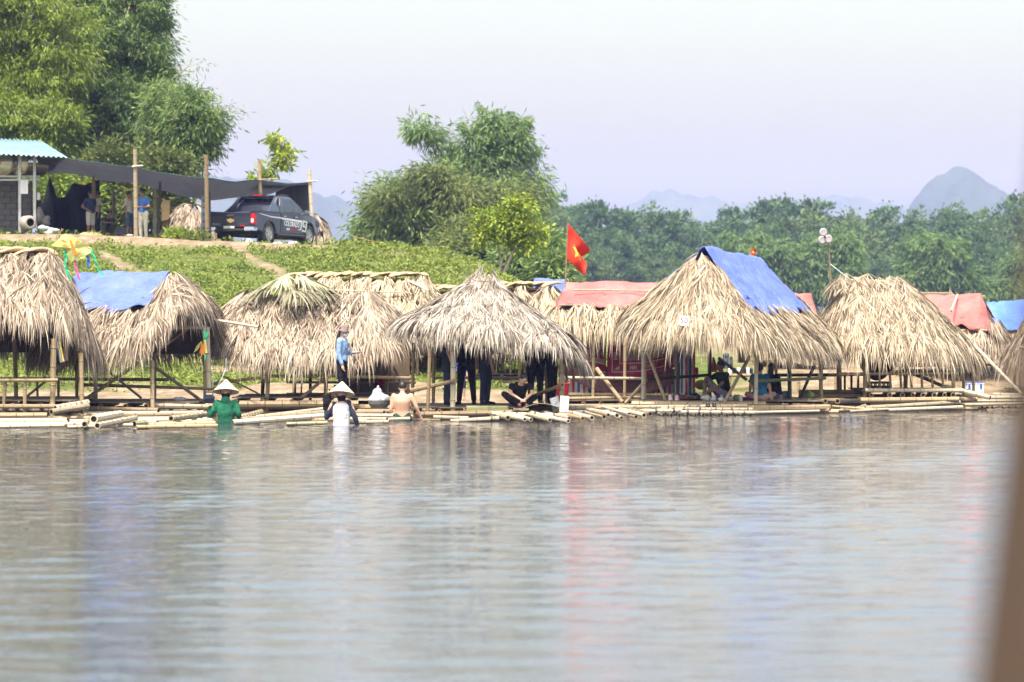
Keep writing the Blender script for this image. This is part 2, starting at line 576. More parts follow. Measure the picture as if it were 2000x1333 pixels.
# ---------------------------------------------------------------- water
def water_mat():
    m, n, out = newmat('river_water')
    p = n.nodes.new('ShaderNodeBsdfPrincipled')
    p.inputs['Base Color'].default_value = (0.044, 0.047, 0.057, 1)
    p.inputs['Roughness'].default_value = 0.03
    p.inputs['IOR'].default_value = 1.55
    tc = n.nodes.new('ShaderNodeTexCoord')
    h3 = noise(n, 1.0, 3, 0.55, vec=tc.outputs['Object'], sc=(3.2, 9, 1))
    b = n.nodes.new('ShaderNodeBump')
    b.inputs['Strength'].default_value = 1.0
    b.inputs['Distance'].default_value = 0.010
    n.links.new(h3, b.inputs['Height'])
    n.links.new(b.outputs[0], p.inputs['Normal'])
    n.links.new(p.outputs[0], out.inputs['Surface'])
    return m
def water():
    """River surface with real ripples: many small wave trains, crests mostly parallel to the bank."""
    r2 = np.random.default_rng(5)
    ys = [13.0]
    while ys[-1] < 67:
        ys.append(ys[-1] + 0.035 + 0.0016 * ys[-1])
    ys = np.concatenate([[-50, 0, 8, 11, 12.5], ys, [69, 72, 76, 85, 100, 120]])
    xs = np.concatenate([[-600, -200, -80, -40, -25, -19, -16], np.arange(-14, 14.01, 0.10), [16, 19, 25, 40, 80, 200, 600]])
    X, Y = np.meshgrid(xs, ys)
    Z = np.zeros_like(X)
    for k in range(70):
        lam = 0.2 * (1.0 / 0.2) ** r2.random()
        th = r2.normal(0, 0.36) + R(90)
        kx, ky = 2 * math.pi / lam * math.cos(th), 2 * math.pi / lam * math.sin(th)
        a = WAVE_SLOPE * lam / (2 * math.pi) * (0.6 + 0.8 * r2.random()) / math.sqrt(35)
        Z += a * np.sin(kx * X + ky * Y + r2.random() * 6.28 + 0.6 * np.sin(X * 0.31 + k) + 0.5 * np.sin(Y * 0.23 + 2 * k))
    patch = 0.55 + 0.9 * vnoise(X, Y, 5.0, 41)
    Z *= patch * np.clip((15.5 - np.abs(X)) / 1.5, 0, 1) * np.clip((Y - 12.8) / 0.5, 0, 1) * np.clip((68.5 - Y) / 6, 0.0, 1)
    for wx, wy, am in ((WX(441, 57.4), 57.4, 0.022), (WX(667, 56.4), 56.4, 0.026), (WX(786, 59.4), 59.4, 0.016)):   # rings round the waders
        r = np.hypot(X - wx, Y - wy)
        Z += am * np.sin(r * 15) * np.exp(-r * 0.9) * (r > 0.15)
    V = np.stack([X, Y, Z], -1).reshape(-1, 3)
    nx, ny = len(xs), len(ys)
    i, j = np.meshgrid(np.arange(nx - 1), np.arange(ny - 1)); k = (j * nx + i).ravel()
    me = quads_mesh('river_water', V, [np.stack([k, k + 1, k + nx + 1, k + nx], -1)], water_mat(), smooth=True)
    tag(link('river_water', me), kind='structure')
WAVE_SLOPE = 0.038
water()

# ---------------------------------------------------------------- hills
MAT['hill'] = M('hill_forest', (0.03, 0.045, 0.025), (0.055, 0.065, 0.04), scale=0.03, rough=1.0, spec=0.0, bump=2.0, bscale=0.12)
def hill(name, sil, Y, depth, seed, rough=3.0):
    """sil: silhouette of the ridge as pixels; a real ridge with slopes to front and back."""
    px = np.array([s[0] for s in sil], float); py = np.array([s[1] for s in sil], float)
    u = np.linspace(px[0], px[-1], 150)
    top = CAMZ - (np.interp(u, px, py) - HOR) * Y / FPX
    v = np.linspace(-1, 1, 44)
    U, Vv = np.meshgrid(u, v)
    T = np.tile(top, (len(v), 1))
    X = (U - 1000) * Y / FPX
    YY = Y + Vv * depth
    prof = np.clip(1 - np.abs(Vv) ** 1.7, 0, 1)
    Z = -2 + (T + 2) * prof
    Z = Z + ((vnoise(X, YY, 26, seed) - 0.5) * 2 + (vnoise(X, YY, 9, seed + 1) - 0.5)) * rough * np.clip(prof * 2.5, 0, 1)
    V = np.stack([X, YY, Z], -1).reshape(-1, 3)
    nx, ny = len(u), len(v)
    i, j = np.meshgrid(np.arange(nx - 1), np.arange(ny - 1)); k = (j * nx + i).ravel()
    me = quads_mesh(name, V, [np.stack([k, k + 1, k + nx + 1, k + nx], -1)], MAT['hill'], smooth=True)
    return tag(link(name, me), kind='structure')
hill('hill', [(1745, 480), (1775, 425), (1795, 395), (1815, 372), (1840, 352), (1868, 338), (1890, 339), (1912, 346), (1935, 366), (1952, 378), (1975, 396), (2000, 412), (2060, 450), (2120, 500)], 2600, 280, 3, 8)
hill('hill', [(1080, 470), (1180, 425), (1240, 402), (1275, 378), (1310, 371), (1345, 382), (1390, 385), (1430, 398), (1490, 402), (1560, 394), (1620, 388), (1680, 392), (1740, 403), (1800, 418), (1900, 440), (2050, 480)], 3600, 250, 5, 6)
hill('hill', [(250, 400), (380, 340), (480, 352), (560, 362), (620, 378), (650, 390), (690, 408), (740, 440), (800, 475), (880, 530)], 2800, 400, 8, 7)

# ---------------------------------------------------------------- haze
def haze():
    m, n, out = newmat('haze')
    v = n.nodes.new('ShaderNodeVolumePrincipled')
    v.inputs['Color'].default_value = (0.40, 0.47, 0.97, 1)
    v.inputs['Absorption Color'].default_value = (1, 1, 1, 1)
    v.inputs['Density'].default_value = 0.00025
    v.inputs['Anisotropy'].default_value = 0.0
    n.links.new(v.outputs[0], out.inputs['Volume'])
    b = MB()
    b.box((0, 2000, 104.0), (5300, 4160, 213))
    o = b.build('haze', m)
    return tag(o, kind='stuff')
haze()
# ---------------------------------------------------------------- roofs of palm thatch
class Roof:
    """Ridge segment above a rounded rectangular eave; S(th, v) runs from ridge (v=0) to eave (v=1)."""
    def __init__(s, cx, cy, yaw, L, a, b, zr, ze, n=2.6, g=1.0, tilt=0.0, asym=0.0):
        s.c = np.array([cx, cy]); s.L, s.a, s.b, s.zr, s.n, s.g, s.tilt = L, a, b, zr, n, g, tilt
        s.ax = np.array([math.cos(yaw), math.sin(yaw)]); s.ay = np.array([-math.sin(yaw), math.cos(yaw)])
        s.ze = ze if callable(ze) else (lambda th: np.full(np.shape(th), ze))
        s.yaw = yaw; s.asym = asym
    def S(s, th, v):
        th = np.asarray(th, float); v = np.asarray(v, float)
        c, q = np.cos(th), np.sin(th)
        ex = (s.a + s.asym * c) * np.sign(c) * np.abs(c) ** (2 / s.n); ey = s.b * np.sign(q) * np.abs(q) ** (2 / s.n)
        rx = np.clip(ex, -s.L, s.L)
        lx = rx + (ex - rx) * v; ly = ey * v
        zr = s.zr + s.tilt * rx
        z = zr + (s.ze(th) - zr) * v ** s.g
        P = s.c[None] + lx[..., None].reshape(-1, 1) * s.ax[None] + ly[..., None].reshape(-1, 1) * s.ay[None]
        return np.concatenate([P, z.reshape(-1, 1)], 1)
    def th_of(s, x, side):
        c = np.sign(x) * (np.abs(np.clip(x / s.a, -0.999, 0.999))) ** (s.n / 2)
        t = np.arccos(c)
        return t if side > 0 else -t
    def loc(s, x, y, z):
        p = s.c + s.ax * x + s.ay * y
        return Vector((p[0], p[1], z))

def nrm(a):
    return a / np.maximum(np.linalg.norm(a, axis=1, keepdims=True), 1e-9)

def ribbons(P, D, N, Ln, Wd, bend, droop):
    """Leaf ribbons: base P, direction D, normal N, length, width, lift in the middle, droop of the tip."""
    n = len(P)
    Sd = nrm(np.cross(D, N))
    tw = rng.normal(0, 0.45, (n, 1))
    Sd = nrm(Sd * np.cos(tw) + N * np.sin(tw))
    g = np.array([[0, 0, -1.0]])
    c0 = P
    c1 = P + D * (Ln * 0.4)[:, None] + N * (bend * Ln)[:, None]
    c2 = P + D * (Ln * 0.78)[:, None] + N * (bend * Ln * 0.9)[:, None] + g * (droop * Ln * 0.35)[:, None]
    c3 = P + D * Ln[:, None] + N * (bend * Ln * 0.5)[:, None] + g * (droop * Ln)[:, None]
    w = Wd[:, None] * 0.5
    V = np.stack([c0 - Sd * w * 0.6, c0 + Sd * w * 0.6, c1 - Sd * w, c1 + Sd * w, c2 - Sd * w * 0.85, c2 + Sd * w * 0.85, c3], 1)
    o = np.arange(n)[:, None] * 7
    Q = np.concatenate([o + np.array([[0, 1, 3, 2]]), o + np.array([[2, 3, 5, 4]])], 0)
    T = o + np.array([[4, 5, 6]])
    return V.reshape(-1, 3), Q, T

def thatch(roof, root, mat, dens=26, fringe=1.0, vmin=0.0, k=12, length=0.5, width=0.022, thlim=None, spread=0.36, name='thatch', offset=0.02, vmax=1.0, back=0.4, fringe_len=(0.22, 0.45), fan_n=None, clear=None):
    th = np.linspace(-math.pi, math.pi, 361)
    e = roof.S(th, np.ones(361))
    seg = np.linalg.norm(np.diff(e, axis=0), axis=1)
    per = seg.sum()
    slope = np.linalg.norm(roof.S(th, np.full(361, vmin)) - e, axis=1).mean()
    tm = 0.5 * (th[1:] + th[:-1])
    wt = seg.copy()
    fac = np.cos(tm) * roof.ax[1] * 1.0 + np.sin(tm) * roof.ay[1]   # facing away from the river
    wt = wt * np.where(fac > 0.35, back, 1.0)
    if thlim is not None:
        wt = wt * ((tm > thlim[0]) & (tm < thlim[1]))
    area = (wt.sum()) * slope * 0.62
    nf = fan_n or int(area * dens)
    cdf = np.cumsum(wt) / wt.sum()
    def sample(n):
        i = np.searchsorted(cdf, rng.random(n)).clip(0, 359)
        return th[i] + rng.random(n) * (th[1] - th[0])
    # fans on the slope
    tf = sample(nf)
    vf = vmin + (vmax - vmin) * rng.random(nf) ** 0.66 * 0.97
    fy = rng.normal(0, 0.2, nf)
    fl = length * rng.uniform(0.75, 1.2, nf)
    fb = rng.uniform(-0.01, 0.05, nf)
    flift = rng.uniform(0.0, 0.12, nf)
    if clear:
        s0, s1, vl, vr = clear
        c_, q_ = np.cos(tf), np.sin(tf)
        ex = roof.a * np.sign(c_) * np.abs(c_) ** (2 / roof.n)
        lx = np.clip(ex, -roof.L, roof.L); lx = lx + (ex - lx) * vf
        keep = ~((lx > s0 + 0.05) & (lx < s1 - 0.03) & (vf < np.where(q_ > 0, vr, vl) - 0.07))
        tf, vf, fy, fl, fb, flift = (x[keep] for x in (tf, vf, fy, fl, fb, flift)); nf = len(tf)
    tt = np.repeat(tf, k) + rng.normal(0, 0.012, nf * k)
    vv = np.clip(np.repeat(vf, k) + rng.normal(0, 0.02, nf * k), 0.0, 0.99)
    yaw = np.tile(np.linspace(-spread, spread, k), nf) + rng.normal(0, 0.09, nf * k) + np.repeat(fy, k)
    ln = np.repeat(fl, k) * rng.uniform(0.8, 1.1, nf * k)
    wd = width * rng.uniform(0.6, 1.25, nf * k)
    bend = np.repeat(fb, k) * rng.uniform(0.5, 1.5, nf * k)
    dr = rng.uniform(0.03, 0.2, nf * k) + np.clip(vv - 0.7, 0, 1) * 1.3
    lift = np.repeat(flift, k) + rng.uniform(0, 0.03, nf * k) + offset
    # hanging fringe round the eave
    nfr = int(wt.sum() * 150 * fringe)
    te = sample(nfr)
    ve = rng.uniform(0.84, 1.0, nfr)
    tt = np.concatenate([tt, te]); vv = np.concatenate([vv, ve])
    yaw = np.concatenate([yaw, rng.normal(0, 0.28, nfr)])
    clump = 0.75 + 0.5 * np.sin(te * 11 + 3 * np.sin(te * 5)) ** 2
    ln = np.concatenate([ln, rng.uniform(*fringe_len, nfr) * clump])
    wd = np.concatenate([wd, width * rng.uniform(0.6, 1.1, nfr)])
    bend = np.concatenate([bend, rng.uniform(0.0, 0.06, nfr)])
    dr = np.concatenate([dr, rng.uniform(0.3, 0.8, nfr)])
    lift = np.concatenate([lift, rng.uniform(-0.06, 0.05, nfr)])
    eps = 0.02
    P = roof.S(tt, vv)
    Td = nrm(roof.S(tt, vv + eps) - roof.S(tt, np.maximum(vv - eps, 0)))
    A = nrm(roof.S(tt + 0.01, np.maximum(vv, 0.05)) - roof.S(tt - 0.01, np.maximum(vv, 0.05)) + 1e-9)
    N = nrm(np.cross(A, Td))
    N = np.where(N[:, 2:3] < 0, -N, N)
    D = nrm(Td * np.cos(yaw)[:, None] + A * np.sin(yaw)[:, None])
    P = P + N * lift[:, None]
    V, Q, T = ribbons(P, D, N, ln, wd, bend, dr)
    if root is not None:
        V = V - np.array(root.location)[None]
    me = quads_mesh(name, V, [Q, T], mat)
    o = link(name, me, root)
    tag(o, kind='stuff')
    return o

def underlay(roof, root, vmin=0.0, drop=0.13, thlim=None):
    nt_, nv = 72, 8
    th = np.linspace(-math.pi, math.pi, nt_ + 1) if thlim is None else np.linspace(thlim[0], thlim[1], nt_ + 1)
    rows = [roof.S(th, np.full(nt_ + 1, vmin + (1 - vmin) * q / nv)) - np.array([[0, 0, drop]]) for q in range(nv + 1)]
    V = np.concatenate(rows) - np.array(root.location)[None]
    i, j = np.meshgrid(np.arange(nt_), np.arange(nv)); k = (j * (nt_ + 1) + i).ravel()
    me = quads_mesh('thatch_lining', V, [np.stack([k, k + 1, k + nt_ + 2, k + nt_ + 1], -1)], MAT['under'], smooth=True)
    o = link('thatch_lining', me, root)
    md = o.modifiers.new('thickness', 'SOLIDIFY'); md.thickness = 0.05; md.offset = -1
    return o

def lobe_mesh():
    b = MB()
    rings = []
    for i in range(6):
        t = i / 5
        r = math.sin(math.pi * (0.08 + 0.84 * t)) ** 0.7
        y = -0.5 + t
        rings.append([(0.17 * r * math.cos(2 * math.pi * q / 8), y + 0.05 * math.cos(2 * math.pi * q / 8), 0.075 * r * math.sin(2 * math.pi * q / 8) * (1.3 if q % 2 else 0.8) + 0.10 * (1 - (2 * t - 1) ** 2)) for q in range(8)])
    b.loft(rings)
    return b.mesh('ridge_braid', MAT['braid'], smooth=True)
LOBE = lobe_mesh()
def braid(roof, root, step=0.105, size=0.62, ext=0.12, dz=0.05):
    """Plaited ridge: overlapping folded leaf lobes, left and right in turn."""
    x = -roof.L - ext; i = 0
    while x <= roof.L + ext:
        o = link('ridge_braid', LOBE, root)
        s = 1 if i % 2 else -1
        o.location = roof.loc(x, 0.10 * s, roof.zr + roof.tilt * x + dz + random.uniform(-0.015, 0.015)) - root.location
        o.rotation_euler = (0, 0, roof.yaw + R(90) - s * R(48) + random.uniform(-0.2, 0.2))
        o.rotation_euler[0] = random.uniform(-0.15, 0.15)
        o.rotation_euler[1] = random.uniform(-0.3, 0.3)
        k = size * random.uniform(0.85, 1.12)
        o.scale = (k, k, k * 0.85)
        x += step; i += 1

def tarp_mat(name, c1, c2, rough=0.45):
    m, n, out = newmat(name)
    p = n.nodes.new('ShaderNodeBsdfPrincipled')
    p.inputs['Roughness'].default_value = rough
    p.inputs['Specular IOR Level'].default_value = 0.35
    tc = n.nodes.new('ShaderNodeTexCoord')
    c = ramp(n, noise(n, 1.7, 5, vec=tc.outputs['Object']), [(0.35, c1), (0.58, c2), (0.74, tuple(0.62 * x + 0.38 * y for x, y in zip(c2, (0.34, 0.30, 0.27))))])
    n.links.new(c, p.inputs['Base Color'])
    b = n.nodes.new('ShaderNodeBump'); b.inputs['Distance'].default_value = 0.09
    n.links.new(noise(n, 4.5, 7, 0.68, vec=tc.outputs['Object'], sc=(1, 1.4, 1)), b.inputs['Height'])
    n.links.new(b.outputs[0], p.inputs['Normal'])
    t = n.nodes.new('ShaderNodeBsdfTranslucent'); n.links.new(c, t.inputs['Color'])
    mx = n.nodes.new('ShaderNodeMixShader'); mx.inputs[0].default_value = 0.15
    n.links.new(p.outputs[0], mx.inputs[1]); n.links.new(t.outputs[0], mx.inputs[2])
    n.links.new(mx.outputs[0], out.inputs['Surface'])
    return m
MAT['tarp_blue'] = tarp_mat('tarpaulin_blue', (0.10, 0.15, 0.50), (0.14, 0.205, 0.60))
MAT['tarp_coral'] = tarp_mat('tarpaulin_coral', (0.50, 0.12, 0.105), (0.60, 0.18, 0.16))
MAT['tarp_bright'] = tarp_mat('tarpaulin_bright_blue', (0.07, 0.17, 0.60), (0.11, 0.24, 0.66))

def tarp(roof, root, mat, s0, s1, vl, vr, lift=0.11, name='tarpaulin', wave=0.03, nu=44, nv=36, sag=0.0, seed=0):
    """Sheet over the ridge from slope position -vl (side -ay) to +vr (side +ay)."""
    ss = np.linspace(s0, s1, nu + 1); q = np.linspace(-vl, vr, nv + 1)
    Vs = []
    for a in q:
        side = 1 if a > 0 else -1
        th = np.array([roof.th_of(x, side) for x in np.clip(ss, -roof.a * 0.98, roof.a * 0.98)])
        va = abs(a) * (1 + 0.05 * np.sin(ss * 5 + seed) + 0.03 * np.sin(ss * 13 + seed)) if abs(a) > 0.8 * max(vl, vr) else np.full(len(ss), abs(a))
        p = roof.S(th, np.minimum(va, 1.1))
        # keep the sheet straight along the ridge even past its end
        ex = ss - np.clip(ss, -roof.L, roof.L)
        p[:, 2] += lift - 0.12 * np.abs(ex)
        w = (vnoise(ss + seed, np.full(len(ss), a * 2.2), 0.35, 11) - 0.5) * wave * 2 + (vnoise(ss * 0.6 + seed, np.full(len(ss), a * 1.1), 0.5, 12) - 0.5) * wave * 2.4
        w = w - 0.045 * np.clip(1 - np.abs(vnoise(ss + seed, np.full(len(ss), a * 1.6 + ss * 0.4), 0.42, 15) - 0.5) * 14, 0, 1) - 0.03 * np.clip(1 - np.abs(vnoise(ss * 0.5 + seed, np.full(len(ss), a * 2.6 - ss * 0.3), 0.35, 16) - 0.5) * 12, 0, 1)
        p[:, 2] += w - sag * math.sin(math.pi * min(abs(a) / max(vl, vr), 1))
        Vs.append(p)
    V = np.concatenate(Vs) - np.array(root.location)[None]
    i, j = np.meshgrid(np.arange(nu), np.arange(nv)); k = (j * (nu + 1) + i).ravel()
    me = quads_mesh(name, V, [np.stack([k, k + 1, k + nu + 2, k + nu + 1], -1)], mat, smooth=True)
    o = link(name, me, root)
    md = o.modifiers.new('thickness', 'SOLIDIFY'); md.thickness = 0.012; md.offset = 0
    return o

def z_at(py, Y):
    return CAMZ - (py - HOR) * Y / FPX

def bump_th(lo, hi, c, w):
    def f(th):
        d = np.abs((np.asarray(th) - c + math.pi) % (2 * math.pi) - math.pi)
        return lo + (hi - lo) * np.exp(-(d / w) ** 2)
    return f

MAT['deck'] = M('split_bamboo_deck', (0.20, 0.16, 0.11), (0.07, 0.055, 0.04), scale=5, sc=(1, 14, 1), bump=0.01, bscale=9)

def deck(root, cx, cy, w, d, z, yaw=0.0, logs=True, step=0.5, mat='bam_mid', low=True):
    """Platform: split bamboo mat, cross logs with visible ends, long bearers, floating logs."""
    ca, sa = math.cos(yaw), math.sin(yaw)
    def T(x, y, zz):
        return Vector((cx + ca * x - sa * y, cy + sa * x + ca * y, zz))
    off = root.location
    b = MB()
    n = max(4, int(d / 0.16))
    for i in range(n):
        y = -d / 2 + (i + 0.5) * d / n
        bb = MB()
        bb.box(T(random.uniform(-0.04, 0.04), y, z + random.uniform(0, 0.012)) - off, (w, d / n * 0.86, 0.025), rot=Matrix.Rotation(yaw, 3, 'Z'))
        bb.build('deck_slat', MAT['deck'], root)
    if logs:
        m = max(2, int(w / step))
        for i in range(m + 1):
            x = -w / 2 + 0.1 + (w - 0.2) * i / m + random.uniform(-0.07, 0.07)
            e = random.uniform(0.02, 0.16)
            pole('cross_log', T(x, -d / 2 - e, z - 0.075), T(x, d / 2, z - 0.075), random.choice((0.05, 0.05, 0.06)), root, mat)
    pole('bearer_log', T(-w / 2 - random.uniform(0, 0.2), -d / 2 + 0.05, z - 0.19), T(w / 2 + random.uniform(0, 0.2), -d / 2 + 0.05, z - 0.19), 0.06, root, mat)
    pole('bearer_log', T(-w / 2 - 0.1, d / 2 - 0.1, z - 0.19), T(w / 2 + 0.1, d / 2 - 0.1, z - 0.19), 0.06, root, mat)
    if low:
        for i in range(4):
            y = -d / 2 + 0.1 + i * (d - 0.2) / 3
            pole('float_log', T(-w / 2 - random.uniform(0, 0.5), y, 0.03), T(w / 2 + random.uniform(0, 0.5), y, 0.03), 0.07, root, mat)

def hut(label, px, Y, cat='raft hut', group='thatched huts floating on bamboo rafts'):
    return empty('raft_hut', (WX(px, Y), Y, 0.0), label, cat, group)

def auto_frame(root, roof, zd, mat='bam_mid', rail=True, nb=6, wf=0.72, braces=True):
    """Posts, rails and balusters for the huts farther back."""
    A, B = roof.a * wf, roof.b * wf
    zt = roof.zr + (float(np.min(roof.ze(np.linspace(-3, 3, 20)))) - roof.zr) * 0.72 ** roof.g
    for x in (-A, 0.05, A):
        for y in (-B, B):
            pole('post', roof.loc(x, y, -0.05), roof.loc(x + random.uniform(-.03, .03), y, zt + (0.25 if abs(x) < 0.1 else -0.05)), 0.045, root, mat)
    for y in (-B, B):
        pole('top_beam', roof.loc(-A - 0.2, y, zt - 0.1), roof.loc(A + 0.2, y, zt - 0.1), 0.04, root, mat)
        if rail:
            pole('rail', roof.loc(-A - 0.15, y, zd + 0.45), roof.loc(A + 0.15, y, zd + 0.45), 0.035, root, mat)
            for i in range(nb):
                x = -A + 2 * A * (i + 0.5) / nb
                pole('baluster', roof.loc(x, y, zd), roof.loc(x, y, zd + 0.45), 0.025, root, mat, 6)
    pole('ridge_pole', roof.loc(-roof.L, 0, roof.zr - 0.08), roof.loc(roof.L, 0, roof.zr - 0.08), 0.04, root, mat)
    if braces:
        pole('brace', roof.loc(-A, -B, zd), roof.loc(-A * 0.4, -B, zt - 0.1), 0.03, root, mat)
        pole('brace', roof.loc(A, -B, zd), roof.loc(A * 0.4, -B, zt - 0.1), 0.03, root, mat)

def frame_poles(root, spec):
    for name, mat, items in spec:
        for t in items:
            ppole(name, t, root, mat)

# ---- A: far left hut with plaited ridge
A = hut('hut at the left edge of the photo with plaited ridge and tall domed roof', -20, 60)
ra = Roof(A.location.x, 60.0, 0.0, 1.15, 2.05, 1.9, z_at(500, 60), lambda th: np.where(np.sin(th) < -0.25, 2.24, 1.5) - 0.4 * np.clip(np.cos(th), 0, 1) ** 3 * (np.sin(th) < -0.25), n=2.4, g=1.3)
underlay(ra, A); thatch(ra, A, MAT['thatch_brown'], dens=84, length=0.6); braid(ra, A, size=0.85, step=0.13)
frame_poles(A, [
    ('post', 'bam_mid', [(105, 662, 58.4, 102, 814, 58.3, .06), (158, 690, 58.9, 160, 803, 58.7, .05), (28, 640, 61.7, 32, 800, 61.7, .05), (-90, 655, 58.4, -90, 812, 58.3, .05), (150, 640, 61.5, 150, 800, 61.5, .045)]),
    ('baluster', 'bam_mid', [(10, 746, 58.2, 6, 812, 58.2, .035), (49, 746, 58.2, 48, 810, 58.2, .035), (72, 742, 61.8, 74, 790, 61.8, .03), (114, 741, 61.8, 114, 785, 61.8, .03), (-40, 746, 58.2, -40, 812, 58.2, .03)]),
    ('rail', 'bam_mid', [(-100, 744, 58.15, 113, 743, 58.15, .045), (-100, 740, 61.8, 165, 741, 61.8, .035)]),
    ('brace', 'bam_mid', [(40, 785, 60.5, 138, 705, 61.5, .03)]),
    ('bearer_log', 'bam_mid', [(-120, 813, 57.9, 92, 812, 57.9, .07), (-120, 794, 58.1, 108, 794, 58.1, .05)]),
])
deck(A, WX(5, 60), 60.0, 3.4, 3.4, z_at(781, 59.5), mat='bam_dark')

# ---- B: blue tarpaulin over the ridge, open gable to the right
B = hut('hut with blue tarpaulin over its ridge and open gable beside the left-edge hut', 250, 62.5)
rb = Roof(WX(243, 62.5), 62.5, R(-25), 1.22, 1.72, 1.55, z_at(544, 62.5), bump_th(1.45, 2.5, -0.05, 0.6), n=3.4, g=1.12)
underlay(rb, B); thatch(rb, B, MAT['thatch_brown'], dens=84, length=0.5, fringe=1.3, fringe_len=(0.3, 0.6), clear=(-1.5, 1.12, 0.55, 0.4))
tarp(rb, B, MAT['tarp_blue'], -1.5, 1.12, 0.58, 0.42, lift=0.15)
frame_poles(B, [
    ('post', 'bam_mid', [(186, 690, 61.4, 187, 806, 61.4, .05), (297, 705, 61.0, 298, 808, 60.7, .05), (400, 620, 63.0, 400, 790, 63.0, .045), (302, 690, 63.6, 302, 795, 63.6, .045)]),
    ('post', 'bam_pale', [(404, 640, 61.9, 408, 758, 61.9, .055)]),
    ('rail', 'bam_mid', [(163, 752, 62.6, 420, 760, 62.2, .04), (160, 741, 63.4, 330, 742, 63.4, .035)]),
    ('brace', 'bam_mid', [(170, 778, 62.0, 272, 708, 62.5, .035), (186, 705, 62.6, 276, 778, 63.2, .028)]),
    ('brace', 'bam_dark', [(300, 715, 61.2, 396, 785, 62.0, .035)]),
    ('roof_beam', 'bam_mid', [(310, 641, 61.4, 410, 640, 62.2, .035), (316, 680, 61.8, 370, 640, 62.6, .03)]),
    ('bearer_log', 'bam_mid', [(176, 801, 60.6, 310, 803, 60.2, .075)]),
    ('bearer_log', 'bam_pale', [(302, 793, 61.0, 405, 795, 61.0, .06)]),
])
deck(B, WX(280, 62.3), 62.4, 2.5, 2.6, z_at(787, 61), mat='bam_mid')

# ---- C: broad low roof with a fresh palm cap
Cc = hut('broad low hut with a fresh greenish palm cap on top, behind the denim jacket woman', 600, 64.5)
rc = Roof(WX(603, 64.5), 64.5, R(-2), 1.25, 2.2, 1.95, z_at(572, 64.5), lambda th: 1.25 + 0.45 * np.abs(np.cos(th)) ** 3 + 0.06 * np.sin(2 * th + 1) + .06, n=2.4, g=1.1)
underlay(rc, Cc); thatch(rc, Cc, MAT['thatch_brown'], dens=80, length=0.5, fringe=1.2, fringe_len=(0.25, 0.5))
rcap = Roof(WX(572, 64.5), 64.4, 0.0, 0.06, 0.95, 0.95, z_at(549, 64.5), 2.5, n=2.0, g=1.0)
thatch(rcap, Cc, MAT['palm_green'], k=13, length=0.75, width=0.04, spread=0.4, vmax=0.22, fringe=0.0, name='palm_cap', offset=0.06, fan_n=22)
thatch(rcap, Cc, MAT['palm_dark'], k=11, length=0.7, width=0.035, spread=0.6, vmin=0.35, vmax=0.8, fringe=0.0, name='palm_cap', offset=0.02, fan_n=26)
frame_poles(Cc, [
    ('post', 'bam_mid', [(526, 660, 62.9, 521, 806, 62.9, .05), (640, 680, 63.0, 634, 805, 63.0, .05), (575, 690, 66.0, 575, 785, 66.0, .05), (758, 690, 64.0, 755, 790, 64.0, .045), (665, 690, 65.6, 665, 785, 65.6, .05)]),
    ('post', 'bam_dark', [(517, 690, 65.5, 512, 780, 65.5, .05), (606, 700, 66.0, 606, 782, 66.0, .035), (592, 705, 65.0, 588, 770, 65.0, .02)]),
    ('rail', 'bam_mid', [(415, 750, 63.4, 530, 735, 62.8, .04), (528, 735, 62.8, 660, 735, 62.8, .04), (655, 735, 62.8, 812, 739, 63.2, .035), (560, 747, 66.0, 812, 748, 65.8, .03)]),
    ('brace', 'bam_mid', [(588, 778, 62.9, 633, 740, 63.0, .035), (433, 733, 64.6, 510, 772, 64.0, .025), (762, 700, 64.5, 790, 765, 64.6, .03)]),
    ('baluster', 'bam_pale', [(655, 752, 65.5, 655, 775, 65.5, .04), (700, 740, 65.9, 699, 772, 65.9, .03)]),
    ('bearer_log', 'bam_mid', [(468, 790, 62.6, 700, 789, 62.6, .075), (560, 772, 65.5, 800, 770, 65.5, .05)]),
])
deck(Cc, WX(610, 64.4), 64.4, 3.2, 3.2, z_at(777, 63), mat='bam_mid', step=0.6)
MAT['woven'] = M('woven_bamboo_wall', (0.15, 0.10, 0.06), (0.075, 0.05, 0.03), scale=9, sc=(1, 1, 8), bump=0.01, bscale=12)
bw = MB(); p0 = W(668, 690, 66.3) - Cc.location; p1 = W(800, 772, 66.3) - Cc.location
bw.box((p0 + p1) / 2, (p1.x - p0.x, 0.04, p0.z - p1.z)); bw.build('woven_wall', MAT['woven'], Cc)

# ---- D: three pale plaited ridges in the second row
for (lab, px, Y, L, a, b_, zr, ze, seed) in (
    ('pale hut with a long plaited ridge in the back row, behind the palm-capped hut', 705, 76, 1.55, 2.2, 1.7, z_at(541, 76), 1.45, 1),
    ('small back-row hut with plaited ridge just left of the pointed grey roof', 872, 79, 0.85, 1.7, 1.5, z_at(566, 79), 1.4, 2),
    ('back-row hut with plaited ridge just right of the pointed grey roof', 1015, 75.5, 0.72, 1.5, 1.5, z_at(560, 75.5), 1.4, 3)):
    D = hut(lab, px, Y)
    rd = Roof(D.location.x, Y, R(-3), L, a, b_, zr, ze + 0.3, n=2.6, g=1.2)
    underlay(rd, D); thatch(rd, D, MAT['thatch_pale'], dens=58, length=0.5, width=0.03); braid(rd, D, size=0.62, step=0.12, dz=0.03)
    auto_frame(D, rd, 0.7); deck(D, D.location.x, Y, a * 1.5, b_ * 1.5, 0.7)
    if seed == 1:
        pole('ridge_lath', W(640, 567, 75.0), W(800, 572, 75.0), 0.025, D, 'bam_pale')
        pole('ridge_lath', W(795, 548, 75.6), W(838, 568, 75.0), 0.03, D, 'bam_pale')

